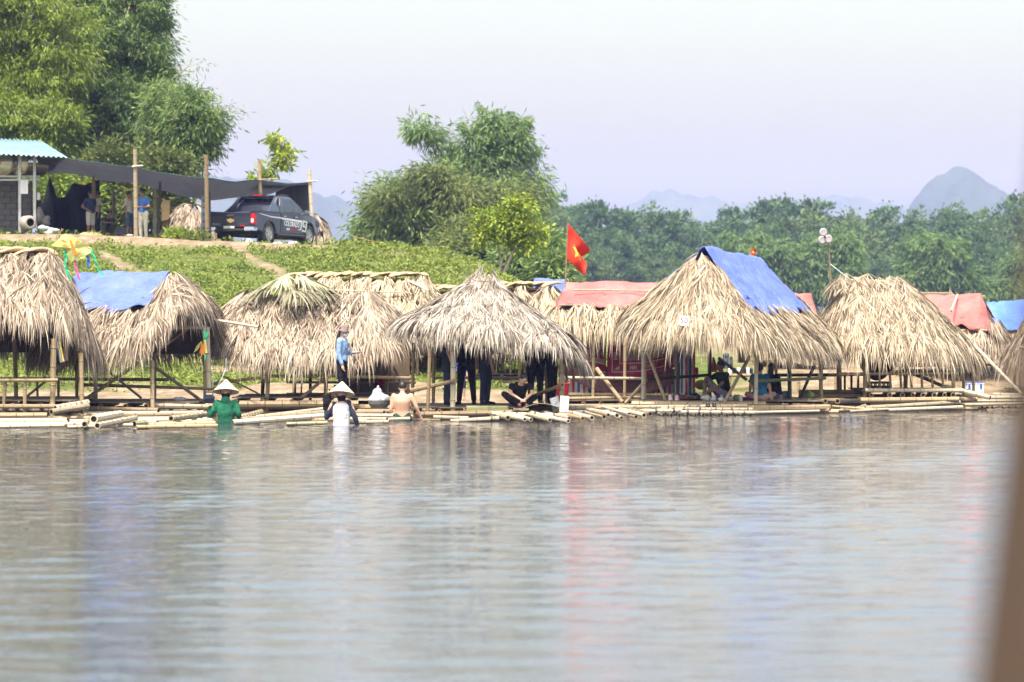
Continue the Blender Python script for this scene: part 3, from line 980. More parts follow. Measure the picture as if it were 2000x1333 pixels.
# ---- E: pointed grey hut in the middle
E = hut('grey pointed thatch hut with the men in black gathered underneath', 945, 61.5)
re_ = Roof(E.location.x, 61.5, 0.0, 0.05, 1.78, 1.85, z_at(540, 61.5), lambda th: 1.78 - 0.16 * np.cos(th) + 0.04 * np.sin(5 * th), n=2.25, g=0.82)
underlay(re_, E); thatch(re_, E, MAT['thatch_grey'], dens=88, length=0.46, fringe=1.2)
re2 = Roof(WX(1050, 60.9), 60.9, 0.0, 0.1, 0.82, 1.2, z_at(632, 60.8), lambda th: 1.62 - 0.42 * np.clip(np.cos(th), 0, 1) ** 2, n=2.2, g=1.1)
thatch(re2, E, MAT['thatch_grey'], dens=74, length=0.46, fringe=1.4, thlim=(-2.9, 0.9), fringe_len=(0.22, 0.42)); underlay(re2, E, thlim=(-2.9, 0.9))
retop = Roof(E.location.x, 61.45, 0.0, 0.02, 0.42, 0.42, z_at(527, 61.5), z_at(580, 61.4), n=2, g=0.8)
thatch(retop, E, MAT['thatch_grey'], k=9, length=0.55, spread=0.35, vmax=0.5, fringe=0, name='thatch_peak', offset=0.03, fan_n=34)
bt = MB()
for k in range(7):
    a = k * 0.9
    bt.tube([W(940, 540, 61.45) - E.location, W(940 + 6 * math.cos(a), 516 + 3 * (k % 3), 61.45 + 0.05 * math.sin(a)) - E.location], [0.02, 0.006], 5)
bt.build('peak_tie', MAT['thatch_grey'], E)
bt = MB(); bt.tube([W(912, 541, 60.9) - E.location, W(930, 549, 60.85) - E.location, W(965, 551, 60.9) - E.location], 0.012, 5)
bt.build('peak_lath', MAT['bam_mid'], E)
frame_poles(E, [
    ('post', 'bam_pale', [(886, 670, 60.0, 884, 804, 60.0, .055), (1098, 712, 60.2, 1096, 804, 60.2, .055)]),
    ('post', 'bam_mid', [(840, 680, 59.7, 835, 812, 59.7, .045), (808, 670, 61.5, 805, 805, 61.5, .045), (1067, 690, 62.4, 1068, 800, 62.4, .045), (848, 680, 63.2, 846, 800, 63.2, .045)]),
    ('rail', 'bam_mid', [(800, 764, 59.6, 888, 744, 59.9, .05), (1046, 772, 61.0, 1098, 752, 59.8, .045), (846, 738, 63.3, 1075, 739, 63.3, .03)]),
    ('bearer_log', 'bam_mid', [(812, 810, 59.6, 1000, 806, 59.6, .06), (850, 800, 60.2, 905, 800, 60.2, .05)]),
])
deck(E, WX(950, 61.4), 61.4, 3.0, 3.0, z_at(797, 60), mat='bam_mid')

# ---- F: coral tarpaulin hut
Fh = hut('hut under a coral tarpaulin with magenta blanket walls, left of the numbered hut', 1205, 70)
rf = Roof(WX(1212, 70), 70.0, R(1), 1.3, 1.7, 1.35, z_at(562, 70), 2.2, n=3.4, g=1.0)
underlay(rf, Fh); thatch(rf, Fh, MAT['thatch_pale'], dens=50, length=0.5, fringe=1.6, fringe_len=(0.4, 0.85), clear=(-1.62, 1.5, 0.86, 0.7))
tarp(rf, Fh, MAT['tarp_coral'], -1.62, 1.5, 0.88, 0.7, lift=0.13, sag=-0.02, seed=3)
pole('tarp_lath', W(1120, 569, 69.3) + Vector((0, 0, 0.03)), W(1300, 571, 69.3) + Vector((0, 0, 0.03)), 0.02, Fh, 'bam_pale')
pole('tarp_lath', W(1092, 598, 68.9) + Vector((0, 0, 0.02)), W(1275, 599, 68.9) + Vector((0, 0, 0.02)), 0.02, Fh, 'bam_pale')
frame_poles(Fh, [
    ('post', 'bam_mid', [(1160, 650, 68.4, 1158, 800, 68.4, .045), (1221, 660, 67.4, 1220, 788, 67.4, .04), (1100, 660, 68.6, 1100, 795, 68.6, .045), (1310, 640, 70.4, 1310, 790, 70.4, .045), (1105, 620, 71.2, 1105, 790, 71.2, .045)]),
    ('brace', 'bam_mid', [(1165, 720, 67.5, 1216, 786, 67.0, .05)]),
    ('rail', 'bam_pale', [(1095, 738, 67.3, 1262, 740, 67.0, .035)]),
    ('bearer_log', 'bam_mid', [(1100, 779, 67.3, 1262, 776, 67.3, .045), (1100, 794, 66.8, 1260, 792, 66.8, .05), (1090, 771, 69.0, 1340, 772, 69.0, .05)]),
])
deck(Fh, WX(1205, 69.2), 69.2, 2.7, 2.6, z_at(783, 67.8), step=0.42)

# ---- small piece of another blue tarpaulin hut behind F, one between G and H
for (lab, px, Y, zr, mat) in (('hut of which only a blue tarpaulin corner shows left of the big red flag pole', 1074, 82, z_at(550, 82), 'tarp_blue'),
                              ('sliver of a coral-roofed hut between the numbered hut and the large plain hut', 1552, 79, z_at(578, 79), 'tarp_coral')):
    Hh = hut(lab, px, Y)
    r0 = Roof(Hh.location.x, Y, 0.1, 0.45, 1.0, 1.2, zr, 1.4, n=2.8)
    underlay(r0, Hh); thatch(r0, Hh, MAT['thatch'], dens=16, clear=(-.65, .6, .7, .6)); tarp(r0, Hh, MAT[mat], -0.65, 0.6, 0.7, 0.6, seed=5)
    auto_frame(Hh, r0, 0.8); deck(Hh, Hh.location.x, Y, 2.0, 2.0, 0.8)

# ---- G: numbered hut with blue tarpaulin and steep gable
G = hut('tallest hut with white number sign and blue tarpaulin down its right slope', 1430, 66.3)
gy = math.atan2(-0.9, -0.44)
rg = Roof(WX(1432, 66.3), 66.3, gy, 1.75, 2.85, 1.95, z_at(503, 66.3), lambda th: 1.86 + 0.32 * np.sin(th) * -1 + 0.05 * np.sin(4 * th), n=2.9, g=0.9, tilt=0.06)
underlay(rg, G); thatch(rg, G, MAT['thatch'], dens=88, length=0.5, fringe=1.25, fringe_len=(0.28, 0.55), clear=(-1.9, 1.85, 0.5, 0.66))
tarp(rg, G, MAT['tarp_blue'], -1.9, 1.85, 0.5, 0.70, lift=0.16, wave=0.022, seed=9, nu=48, nv=40)
frame_poles(G, [
    ('post', 'bam_pale', [(1258, 670, 65.6, 1257, 784, 65.6, .055), (1478, 680, 64.0, 1476, 790, 64.0, .05)]),
    ('post', 'bam_dark', [(1325, 680, 66.2, 1323, 786, 66.2, .05), (1386, 670, 67.0, 1386, 776, 67.0, .05), (1541, 690, 65.6, 1543, 794, 65.6, .05)]),
    ('post', 'bam_mid', [(1603, 700, 66.4, 1604, 800, 66.4, .05), (1515, 690, 69.4, 1517, 770, 69.4, .045), (1500, 690, 70.0, 1500, 770, 70.0, .04), (1637, 690, 68.0, 1637, 770, 68.0, .04)]),
    ('brace', 'bam_mid', [(1465, 695, 64.6, 1409, 797, 64.2, .04), (1404, 700, 66.2, 1458, 742, 66.6, .035), (1266, 690, 65.4, 1306, 800, 65.0, .035), (1263, 742, 65.8, 1221, 788, 65.6, .035)]),
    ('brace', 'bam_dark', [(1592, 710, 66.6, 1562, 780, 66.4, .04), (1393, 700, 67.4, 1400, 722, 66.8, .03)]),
    ('rail', 'bam_green', [(1464, 745, 64.1, 1612, 739, 66.2, .045)]),
    ('rail', 'bam_dark', [(1266, 741, 65.9, 1386, 733, 66.9, .04), (1520, 733, 69.0, 1690, 732, 68.4, .035)]),
    ('bearer_log', 'bam_mid', [(1234, 790, 64.6, 1496, 791, 64.2, .085), (1456, 799, 63.8, 1620, 796, 64.6, .075)]),
])
for k, px in enumerate((1503, 1530, 1562, 1590, 1614)):
    pole('cross_log', W(px + 22, 784, 64.8 + .2 * (k % 2)), W(px - 40, 783, 66.8), 0.06, G, 'bam_mid')
deck(G, WX(1425, 65.8), 65.9, 4.0, 2.8, z_at(783, 65), logs=False)

# ---- H: large plain thatch hut on the right
Hh = hut('large plain thatch hut with a railing of thin bars at right', 1745, 68.5)
rh = Roof(WX(1712, 68.5), 68.5, R(8), 0.5, 1.78, 1.9, z_at(553, 68.5), lambda th: 1.5 - 0.18 * np.cos(th + 0.4) + 0.05 * np.sin(3 * th), n=2.5, g=1.12, asym=0.42)
underlay(rh, Hh); thatch(rh, Hh, MAT['thatch'], dens=88, length=0.5, fringe=1.3, fringe_len=(0.28, 0.6))
rtop = Roof(WX(1694, 68.5), 68.45, R(8), 0.6, 0.78, 0.4, z_at(543, 68.5), z_at(570, 68.5), n=2.4)
thatch(rtop, Hh, MAT['thatch'], k=7, length=0.5, spread=0.8, vmax=0.6, fringe=0, name='thatch_ridge', fan_n=110, offset=0.02)
frame_poles(Hh, [
    ('post', 'bam_mid', [(1690, 680, 67.0, 1690, 775, 67.0, .055), (1770, 690, 69.4, 1768, 775, 69.4, .06), (1862, 690, 67.2, 1862, 770, 67.2, .05), (1900, 690, 69.4, 1902, 775, 69.4, .045), (1882, 690, 67.9, 1882, 775, 67.9, .04), (1640, 690, 69.6, 1642, 770, 69.6, .045)]),
    ('rail', 'bam_mid', [(1636, 731, 67.0, 1872, 729, 67.0, .035)]),
    ('baluster', 'bam_mid', [(1697 + 20.5 * k, 731, 67.0, 1699 + 20.5 * k, 762, 67.0, .028) for k in range(9)]),
    ('baluster', 'bam_dark', [(1650 + 13 * k, 733, 69.2, 1650 + 13 * k, 765, 69.2, .03) for k in range(4)]),
    ('rail', 'bam_pale', [(1690, 763, 66.8, 1882, 763, 66.8, .05)]),
    ('bearer_log', 'bam_mid', [(1681, 782, 66.5, 1873, 780, 66.5, .065), (1560, 766, 68.2, 1690, 766, 68.2, .06), (1560, 774, 67.6, 1690, 774, 67.6, .05)]),
    ('brace', 'bam_mid', [(1765, 722, 69.0, 1848, 757, 68.2, .05)]),
    ('prop', 'bam_pale', [(1846, 756, 67.2, 1934, 777, 66.6, .055), (1903, 675, 68.2, 1998, 772, 66.8, .04)]),
])
for k, px in enumerate((1702, 1738, 1763, 1783, 1803, 1825, 1845, 1862)):
    pole('cross_log', W(px, 772, 66.7), W(px - 10, 770, 69.5), 0.06 if k % 3 else 0.05, Hh, 'bam_mid')
deck(Hh, WX(1778, 68.4), 68.4, 2.6, 3.0, z_at(763, 67.5), logs=False)

# ---- I, J, K, L: the huts behind on the right
I = hut('hut behind the plain one, coral tarpaulin pulled down over its right end', 1835, 77)
ri = Roof(I.location.x + .1, 77, R(-18), 1.0, 1.55, 1.5, z_at(586, 77), 1.6, n=3.0, g=1.15)
underlay(ri, I); thatch(ri, I, MAT['thatch_brown'], dens=24, fringe=1.2, fringe_len=(0.35, 0.7), clear=(-1.2, 1.28, .85, .6)); tarp(ri, I, MAT['tarp_coral'], -1.4, 1.5, 0.85, 0.6, seed=2, lift=0.14)
auto_frame(I, ri, 0.45, nb=7); deck(I, I.location.x, 77, 2.6, 2.2, 0.45)
pole('tarp_lath', W(1858, 608, 75.4), W(1870, 576, 76.6), 0.03, I, 'bam_pale'); ppole('prop', (1935, 683, 76.0, 2000, 728, 74.6, .04), I, 'bam_pale')
J = hut('greyish thatch roof top just visible behind the large plain hut on the right', 1815, 85)
rj = Roof(J.location.x, 85, 0, 0.6, 1.5, 1.5, z_at(568, 85), 1.3, n=2.6, g=1.1)
underlay(rj, J); thatch(rj, J, MAT['thatch_grey'], dens=24); auto_frame(J, rj, 0.6); deck(J, J.location.x, 85, 2.4, 2.2, 0.6)
K = hut('hut under a bright blue tarpaulin at the far right', 1985, 84)
rk = Roof(K.location.x, 84, R(3), 0.85, 1.5, 1.6, z_at(595, 84), 1.55, n=3.2, g=1.1)
underlay(rk, K); thatch(rk, K, MAT['thatch_pale'], dens=24, fringe=1.3, fringe_len=(0.4, 0.8), clear=(-1.25, 1.25, .8, .6)); tarp(rk, K, MAT['tarp_bright'], -1.25, 1.25, 0.8, 0.6, seed=8, wave=0.05)
auto_frame(K, rk, 0.35); deck(K, K.location.x, 83.5, 3.0, 2.6, 0.35, mat='bam_dark')
L_ = hut('brown thatch hut cut off by the right edge of the photo', 2062, 73)
rl = Roof(L_.location.x, 73, 0, 0.35, 1.2, 1.4, z_at(600, 73), z_at(705, 73), n=2.4, g=1.2)
underlay(rl, L_); thatch(rl, L_, MAT['thatch_brown'], dens=26, fringe=1.2); auto_frame(L_, rl, 0.35); deck(L_, L_.location.x, 73, 2.2, 2.2, 0.35)
# ---------------------------------------------------------------- trees and plants
def leaf_faces(P, D, N, ln, wd):
    """One diamond leaf per point."""
    S = nrm(np.cross(D, N))
    a = P; b = P + D * (ln * 0.45)[:, None] + S * (wd * 0.5)[:, None]
    c = P + D * ln[:, None]; d = P + D * (ln * 0.45)[:, None] - S * (wd * 0.5)[:, None]
    V = np.stack([a, b, c, d], 1).reshape(-1, 3)
    F = np.arange(len(P))[:, None] * 4 + np.array([[0, 1, 2, 3]])
    return V, F

def rand_dirs(n):
    return nrm(rng.normal(size=(n, 3)))

def crown_points(blobs, n, nsub, sub_r, shell=0.55):
    """Points in clumps of clumps: blobs (centre, radii) > sub-clumps > leaves; returns points and outward directions."""
    blobs = [(np.array(c, float), np.array(r, float)) for c, r in blobs]
    w = np.array([r[0] * r[1] * r[2] for _, r in blobs]) ** 0.7
    w = w / w.sum()
    C = []; O = []
    for (c, r), f in zip(blobs, w):
        m = max(3, int(nsub * f))
        d = rand_dirs(m)
        rad = shell + (1 - shell) * rng.random(m) ** 0.6
        C.append(c + d * r * rad[:, None]); O.append(d)
    C = np.concatenate(C); O = np.concatenate(O)
    i = rng.integers(0, len(C), n)
    g = rng.normal(size=(n, 3)) * (sub_r * rng.uniform(0.5, 1.2, len(C))[i])[:, None] * np.array([[1, 1, 0.75]])
    return C[i] + g, nrm(O[i] * 0.6 + nrm(g) * 0.6 + 1e-6), C

def foliage(name, blobs, n, mat, parent, leaf=0.3, wide=0.07, nsub=80, sub_r=0.5, droop=0.5, shell=0.55):
    P, O, C = crown_points(blobs, n, nsub, sub_r, shell)
    D = nrm(O + rand_dirs(n) * 0.7 + np.array([[0, 0, -droop]]))
    N = nrm(rand_dirs(n) + np.array([[0, 0, 0.8]]))
    ln = leaf * rng.uniform(0.6, 1.3, n); wd = wide * rng.uniform(0.7, 1.3, n)
    V, F = leaf_faces(P, D, N, ln, wd)
    off = np.array(parent.location) if parent is not None else np.zeros(3)
    o = link(name, quads_mesh(name, V - off[None], [F], mat), parent)
    return o, C

MAT['bark'] = M('bark', (0.20, 0.16, 0.12), (0.10, 0.08, 0.06), scale=6, sc=(4, 4, 1), bump=0.02, bscale=12)
MAT['bark_pale'] = M('bark_pale', (0.36, 0.31, 0.25), (0.22, 0.18, 0.14), scale=6, sc=(4, 4, 1))
MAT['leaf_bamboo'] = leafmat('leaf_bamboo_yellowgreen', [(0.0, (0.08, 0.125, 0.016)), (0.5, (0.18, 0.255, 0.03)), (1.0, (0.33, 0.40, 0.07))], pscale=0.35)
MAT['leaf_dark'] = leafmat('leaf_dark', [(0.0, (0.035, 0.07, 0.02)), (0.55, (0.11, 0.18, 0.048)), (1.0, (0.25, 0.33, 0.10))], pscale=0.35)
MAT['leaf_mid'] = leafmat('leaf_mid_bamboo', [(0.0, (0.06, 0.105, 0.03)), (0.5, (0.15, 0.23, 0.06)), (1.0, (0.30, 0.36, 0.13))], pscale=0.3)
MAT['leaf_soft'] = leafmat('leaf_soft_green', [(0.0, (0.07, 0.125, 0.04)), (0.5, (0.15, 0.235, 0.075)), (1.0, (0.26, 0.35, 0.14))], pscale=0.3)
MAT['leaf_dry'] = leafmat('leaf_olive', [(0.0, (0.055, 0.078, 0.02)), (0.5, (0.12, 0.155, 0.04)), (1.0, (0.22, 0.24, 0.08))], pscale=0.4)
MAT['leaf_bright'] = leafmat('leaf_bright', [(0.0, (0.090, 0.150, 0.018)), (0.5, (0.240, 0.315, 0.030)), (1.0, (0.450, 0.465, 0.075))], pscale=0.6)
MAT['leaf_forest'] = leafmat('leaf_forest', [(0.0, (0.024, 0.055, 0.018)), (0.5, (0.075, 0.14, 0.042)), (1.0, (0.15, 0.24, 0.08))], trans=0.25, pscale=0.25)
MAT['leaf_forest2'] = leafmat('leaf_forest_light', [(0.0, (0.038, 0.075, 0.02)), (0.5, (0.105, 0.165, 0.045)), (1.0, (0.2, 0.26, 0.085))], trans=0.25, pscale=0.25)
MAT['leaf_willow'] = leafmat('leaf_pale_bamboo', [(0.0, (0.060, 0.112, 0.030)), (0.5, (0.128, 0.210, 0.060)), (1.0, (0.210, 0.315, 0.105))], pscale=0.3)

def PB(px, py, Y, rx, ry, rd=None):
    """A crown lobe from pixels: centre, half width, half height; its depth is like its width."""
    s = Y / FPX
    return (tuple(W(px, py, Y)), (rx * s, (rd if rd is not None else max(rx, ry) * 0.8) * s, ry * s))

def limbs(root, base, centres, mat, r0=0.16, n=10, name='trunk', bend=0.15):
    """Trunk and limbs as one tapering mesh reaching into the crown."""
    b = MB()
    off = root.location
    base = Vector(base)
    cs = [Vector(c) for c in centres]
    if len(cs) > n:
        cs = random.sample(cs, n)
    for c in cs:
        m = base.lerp(c, 0.5) + Vector((random.uniform(-1, 1), random.uniform(-1, 1), random.uniform(0, 1.5))) * bend * (c - base).length * 0.5
        b0 = base + Vector((random.uniform(-.2, .2), random.uniform(-.2, .2), 0)) * r0 * 4
        b.tube([b0 - off, b0.lerp(m, 0.5) - off, m - off, c - off], [r0, r0 * 0.75, r0 * 0.5, r0 * 0.16], 6)
    return b.build(name, mat, root, smooth=True)

def tree(name, label, cat, base, lobes, n, mat, leaf, wide, nsub, sub_r, droop, bark='bark', r0=0.14, nl=10, group=None, shell=0.5):
    root = empty(name, base, label, cat, group)
    o, C = foliage('crown', lobes, n, MAT[mat], root, leaf, wide, nsub, sub_r, droop, shell)
    limbs(root, base, [tuple(c) for c in C], MAT[bark], r0, nl)
    if name == 'bamboo_clump':
        plumes(root, lobes, MAT[mat], leaf, wide, max(24, n // 420))
    return root

def plumes(root, lobes, mat, leaf, wide, m, per=110):
    """Arching culm tips that stick out of the crown and hang over, each hung with leaves."""
    Ps = []; Ds = []; b = MB()
    off = root.location
    for k in range(m):
        c, r = lobes[k % len(lobes)]
        c = Vector(c); d = Vector(rand_dirs(1)[0]); d.z = abs(d.z) * 0.8 + 0.15; d.normalize()
        q = Vector((d.x * r[0], d.y * r[1], d.z * r[2]))
        p0 = c + q * 0.4; p1 = c + q * 1.0 + Vector((0, 0, r[2] * 0.25)); p2 = c + q * random.uniform(1.25, 1.6) + Vector((0, 0, r[2] * random.uniform(-0.25, 0.15)))
        b.tube([p0 - off, p1 - off, p2 - off], [0.022, 0.014, 0.006], 4)
        t = rng.random(per) ** 0.7
        a = np.array(p0)[None] * ((1 - t) ** 2)[:, None] + 2 * np.array(p1)[None] * (t * (1 - t))[:, None] + np.array(p2)[None] * (t ** 2)[:, None]
        s_ = 0.10 + 0.10 * r[0] * (1 - t)
        Ps.append(a + rng.normal(size=(per, 3)) * s_[:, None] * np.array([[1, 1, 0.7]]))
        tg = np.array((p2 - p1).normalized())[None]
        Ds.append(nrm(tg * 0.6 + rand_dirs(per) * 0.8 + np.array([[0, 0, -0.7]])))
    P = np.concatenate(Ps); D = np.concatenate(Ds); N = nrm(rand_dirs(len(P)) + np.array([[0, 0, 0.8]]))
    V, F = leaf_faces(P, D, N, leaf * rng.uniform(0.6, 1.2, len(P)), wide * rng.uniform(0.7, 1.3, len(P)))
    link('arching_tips', quads_mesh('arching_tips', V - np.array(off)[None], [F], mat), root)
    tag(b.build('arching_stems', MAT['bark_pale'], root), kind='stuff')

# left: two giant bamboo clumps and the lighter lobe beside them, on the terrace
YB = 116.0
def gz(px, Y):
    x = WX(px, Y)
    return (x, Y, float(ground_z(x, Y)))
tree('bamboo_clump', 'yellow-green giant bamboo at the left edge behind the sheet metal roof', 'bamboo', gz(40, YB),
     [PB(30, 30, YB, 95, 80), PB(95, 95, YB, 80, 85), PB(20, 140, YB, 90, 90), PB(75, 200, YB, 75, 85), PB(15, 250, YB - 2, 70, 70), PB(105, 270, YB - 2, 50, 60), PB(-60, 100, YB, 90, 160), PB(60, 320, YB - 1, 70, 45)],
     82000, 'leaf_bamboo', 0.26, 0.05, 330, 0.36, 0.8, r0=0.1, nl=16)
tree('bamboo_clump', 'tall dark green bamboo rising out of the frame behind the shade net', 'bamboo', gz(225, YB + 4),
     [PB(150, -10, YB + 5, 70, 60), PB(225, 20, YB + 5, 85, 75), PB(285, 60, YB + 4, 40, 90), PB(190, 110, YB + 4, 60, 80), PB(245, 130, YB + 4, 65, 75), PB(180, 210, YB + 3, 50, 80), PB(245, 225, YB + 3, 65, 75), PB(215, 290, YB + 3, 75, 50), PB(300, 180, YB + 4, 32, 60), PB(295, 270, YB + 2, 45, 45)],
     98000, 'leaf_dark', 0.26, 0.05, 380, 0.36, 0.8, r0=0.1, nl=16)
tree('bamboo_clump', 'rounded lobe of bright bamboo with bare arching stems, left of the pickup', 'bamboo', gz(345, YB),
     [PB(375, 240, YB - 2, 52, 52), PB(330, 215, YB - 1, 36, 40), PB(345, 285, YB - 2, 50, 40), PB(400, 275, YB - 2, 26, 30), PB(365, 320, YB - 2, 26, 22)],
     27000, 'leaf_mid', 0.25, 0.05, 120, 0.3, 0.8, r0=0.07, nl=9)
tree('bush', 'low olive-green bush under the left end of the shade net', 'bush', gz(110, 112),
     [PB(100, 370, 112, 50, 40), PB(160, 395, 112, 40, 40), PB(60, 380, 112, 40, 40)], 9000, 'leaf_bamboo', 0.24, 0.08, 60, 0.36, 0.3, r0=0.05, nl=6)
tree('bush', 'leafy bush behind the squatting man and the bamboo posts', 'bush', gz(240, 113),
     [PB(205, 330, 113, 45, 35), PB(235, 395, 113, 60, 50), PB(280, 330, 113, 40, 30), PB(290, 400, 112, 45, 45), PB(330, 330, 112, 35, 25)], 17000, 'leaf_dry', 0.26, 0.09, 100, 0.36, 0.3, r0=0.05, nl=8)
tree('bush', 'small green bush hanging over the thatch left of the pickup', 'bush', gz(335, 113),
     [PB(330, 400, 113, 22, 36), PB(348, 375, 113, 22, 16)], 4500, 'leaf_mid', 0.24, 0.08, 30, 0.28, 0.5, r0=0.04, nl=5)
# bare arching stems right of the bamboo, each its own stem bundle on that clump
def wisps(root, arcs, name='stem', mat='bark_pale', leaves=None, r=0.02):
    for a in arcs:
        b = MB()
        b.tube([Vector(p) - root.location for p in a], [r * (1 - 0.8 * i / (len(a) - 1)) for i in range(len(a))], 5)
        b.build(name, MAT[mat], root)
    if leaves:
        blobs = [PB(*q) for q in leaves]
        foliage('sparse_leaves', blobs, 80 * len(leaves), MAT['leaf_mid'], root, 0.24, 0.035, 18 * len(leaves), 0.3, 0.6, 0.1)
bl = bpy.data.objects['bamboo_clump.002']
wisps(bl, [[W(290, 215, YB), W(330, 160, YB), W(365, 132, YB), W(398, 122, YB)], [W(265, 245, YB), W(330, 190, YB), W(355, 130, YB), W(380, 112, YB)], [W(400, 215, YB - 2), W(430, 212, YB - 2), W(460, 222, YB - 2), W(480, 240, YB - 2)],
            [W(395, 225, YB - 2), W(425, 235, YB - 2), W(450, 235, YB - 2)], [W(280, 70, YB + 4), W(300, 40, YB + 4), W(330, 5, YB + 4)]],
      leaves=[(335, 150, YB, 30, 22), (445, 222, YB - 2, 36, 16), (385, 125, YB, 24, 10), (320, 100, YB + 2, 16, 30), (410, 330, YB - 2, 20, 16)])

# branch with leaf whorls rising behind the pickup
sap = empty('sapling', gz(505, 108), 'thin leaning sapling with leaf whorls sticking up above the shade net', 'tree')
b = MB()
tips = [(545, 285, 20), (552, 312, 18), (562, 300, 12), (520, 330, 14), (545, 335, 16), (500, 345, 12), (535, 270, 10)]
b.tube([Vector(sap.location) - sap.location, W(508, 352, 108) - sap.location, W(530, 342, 108) - sap.location, W(548, 318, 108) - sap.location, W(552, 275, 108) - sap.location], [0.07, 0.06, 0.05, 0.035, 0.015], 6)
b.tube([W(515, 350, 108) - sap.location, W(520, 332, 108) - sap.location], [0.03, 0.015], 5)
b.build('trunk', MAT['bark'], sap)
foliage('crown', [PB(px, py, 108, r, r * 0.8) for px, py, r in tips], 900, MAT['leaf_bright'], sap, 0.26, 0.09, 24, 0.14, 0.5, 0.2)

# middle: big feathery bamboo behind the end of the bank
YM = 150.0
mid = tree('bamboo_clump', 'big spreading bamboo clump in the middle distance, tall tuft on top', 'bamboo', (WX(890, YM), YM, 1.4),
     [PB(960, 255, YM, 48, 36), PB(990, 290, YM, 40, 46), PB(930, 300, YM, 40, 45), PB(960, 350, YM, 55, 45), PB(1010, 260, YM, 26, 26)],
     10500, 'leaf_soft', 0.36, 0.07, 90, 0.42, 0.8, r0=0.08, nl=10, shell=0.3)
foliage('crown', [PB(830, 270, YM, 36, 28), PB(812, 255, YM, 22, 16), PB(870, 300, YM, 26, 24), PB(1035, 355, YM, 34, 30), PB(1045, 300, YM, 14, 12), PB(1060, 380, YM, 16, 22), PB(1015, 390, YM, 50, 40), PB(900, 340, YM, 40, 40)],
        7500, MAT['leaf_soft'], mid, 0.44, 0.075, 80, 0.36, 0.9, 0.3)
foliage('crown', [PB(770, 385, YM - 3, 46, 38), PB(850, 375, YM - 3, 56, 45), PB(740, 430, YM - 3, 46, 46), PB(800, 440, YM - 4, 66, 50), PB(880, 430, YM - 3, 60, 50), PB(950, 410, YM - 3, 50, 45), PB(720, 465, YM - 3, 24, 28), PB(860, 480, YM - 4, 80, 36), PB(960, 470, YM - 3, 60, 45), PB(1010, 430, YM - 3, 40, 40)],
        34000, MAT['leaf_mid'], mid, 0.36, 0.075, 190, 0.5, 0.7, 0.5)
foliage('crown', [PB(860, 355, YM - 5, 50, 26), PB(770, 400, YM - 5, 36, 28), PB(985, 380, YM - 5, 45, 20), PB(900, 385, YM - 6, 36, 26)], 7000, MAT['leaf_dry'], mid, 0.42, 0.08, 50, 0.5, 0.7, 0.5)
wisps(mid, [[W(915, 420, YM), W(916, 300, YM), W(912, 230, YM), W(902, 205, YM)], [W(1000, 400, YM), W(1010, 330, YM), W(1030, 300, YM), W(1050, 296, YM)], [W(870, 330, YM), W(845, 270, YM), W(880, 250, YM), W(900, 256, YM)], [W(770, 390, YM), W(765, 345, YM), W(750, 332, YM)]], r=0.035)

for lab, px, lobes, n, m in (
    ('grey-green bush on the slope right of the small bright tree', 1055, [PB(1045, 500, 120, 50, 40), PB(1080, 530, 118, 30, 28), PB(1010, 520, 120, 40, 30)], 12000, 'leaf_mid'),
    ('olive bush on the slope left of the small bright tree', 915, [PB(905, 490, 124, 40, 30), PB(940, 505, 122, 42, 30), PB(890, 470, 126, 30, 30)], 9000, 'leaf_dry')):
    tree('bush', lab, 'bush', (WX(px, 120), 120, 1.3), lobes, n, m, 0.3, 0.09, 70, 0.42, 0.4, r0=0.06, nl=7)

# the small bright tree with leaning trunks in front of it
Yt = 100.0
tr = empty('small_tree', (WX(975, Yt), Yt, float(ground_z(WX(975, Yt), Yt))), 'small bright yellow-green tree with thin leaning trunks on the end of the bank', 'tree')
b = MB()
for pts, r in (([(972, 560), (990, 520), (1003, 490), (1015, 455)], 0.07), ([(968, 560), (980, 510), (988, 490), (1000, 470), (1018, 430)], 0.045), ([(978, 545), (976, 500), (970, 470), (955, 440)], 0.035), ([(1003, 490), (1025, 468), (1045, 450)], 0.03)):
    P_ = [W(x, y, Yt) - tr.location for x, y in pts]
    b.tube(P_, [r * (1 - 0.6 * i / (len(P_) - 1)) for i in range(len(P_))], 6)
b.build('trunk', MAT['bark_pale'], tr, smooth=True)
foliage('crown', [PB(1018, 410, Yt, 26, 22), PB(985, 425, Yt, 26, 18), PB(945, 435, Yt, 22, 22), PB(965, 460, Yt, 30, 22), PB(1005, 450, Yt, 30, 26), PB(1045, 455, Yt, 22, 20), PB(1025, 475, Yt, 30, 14), PB(935, 460, Yt, 12, 18), PB(1000, 395, Yt, 14, 8)],
        4600, MAT['leaf_bright'], tr, 0.15, 0.085, 100, 0.2, 0.5, 0.3)

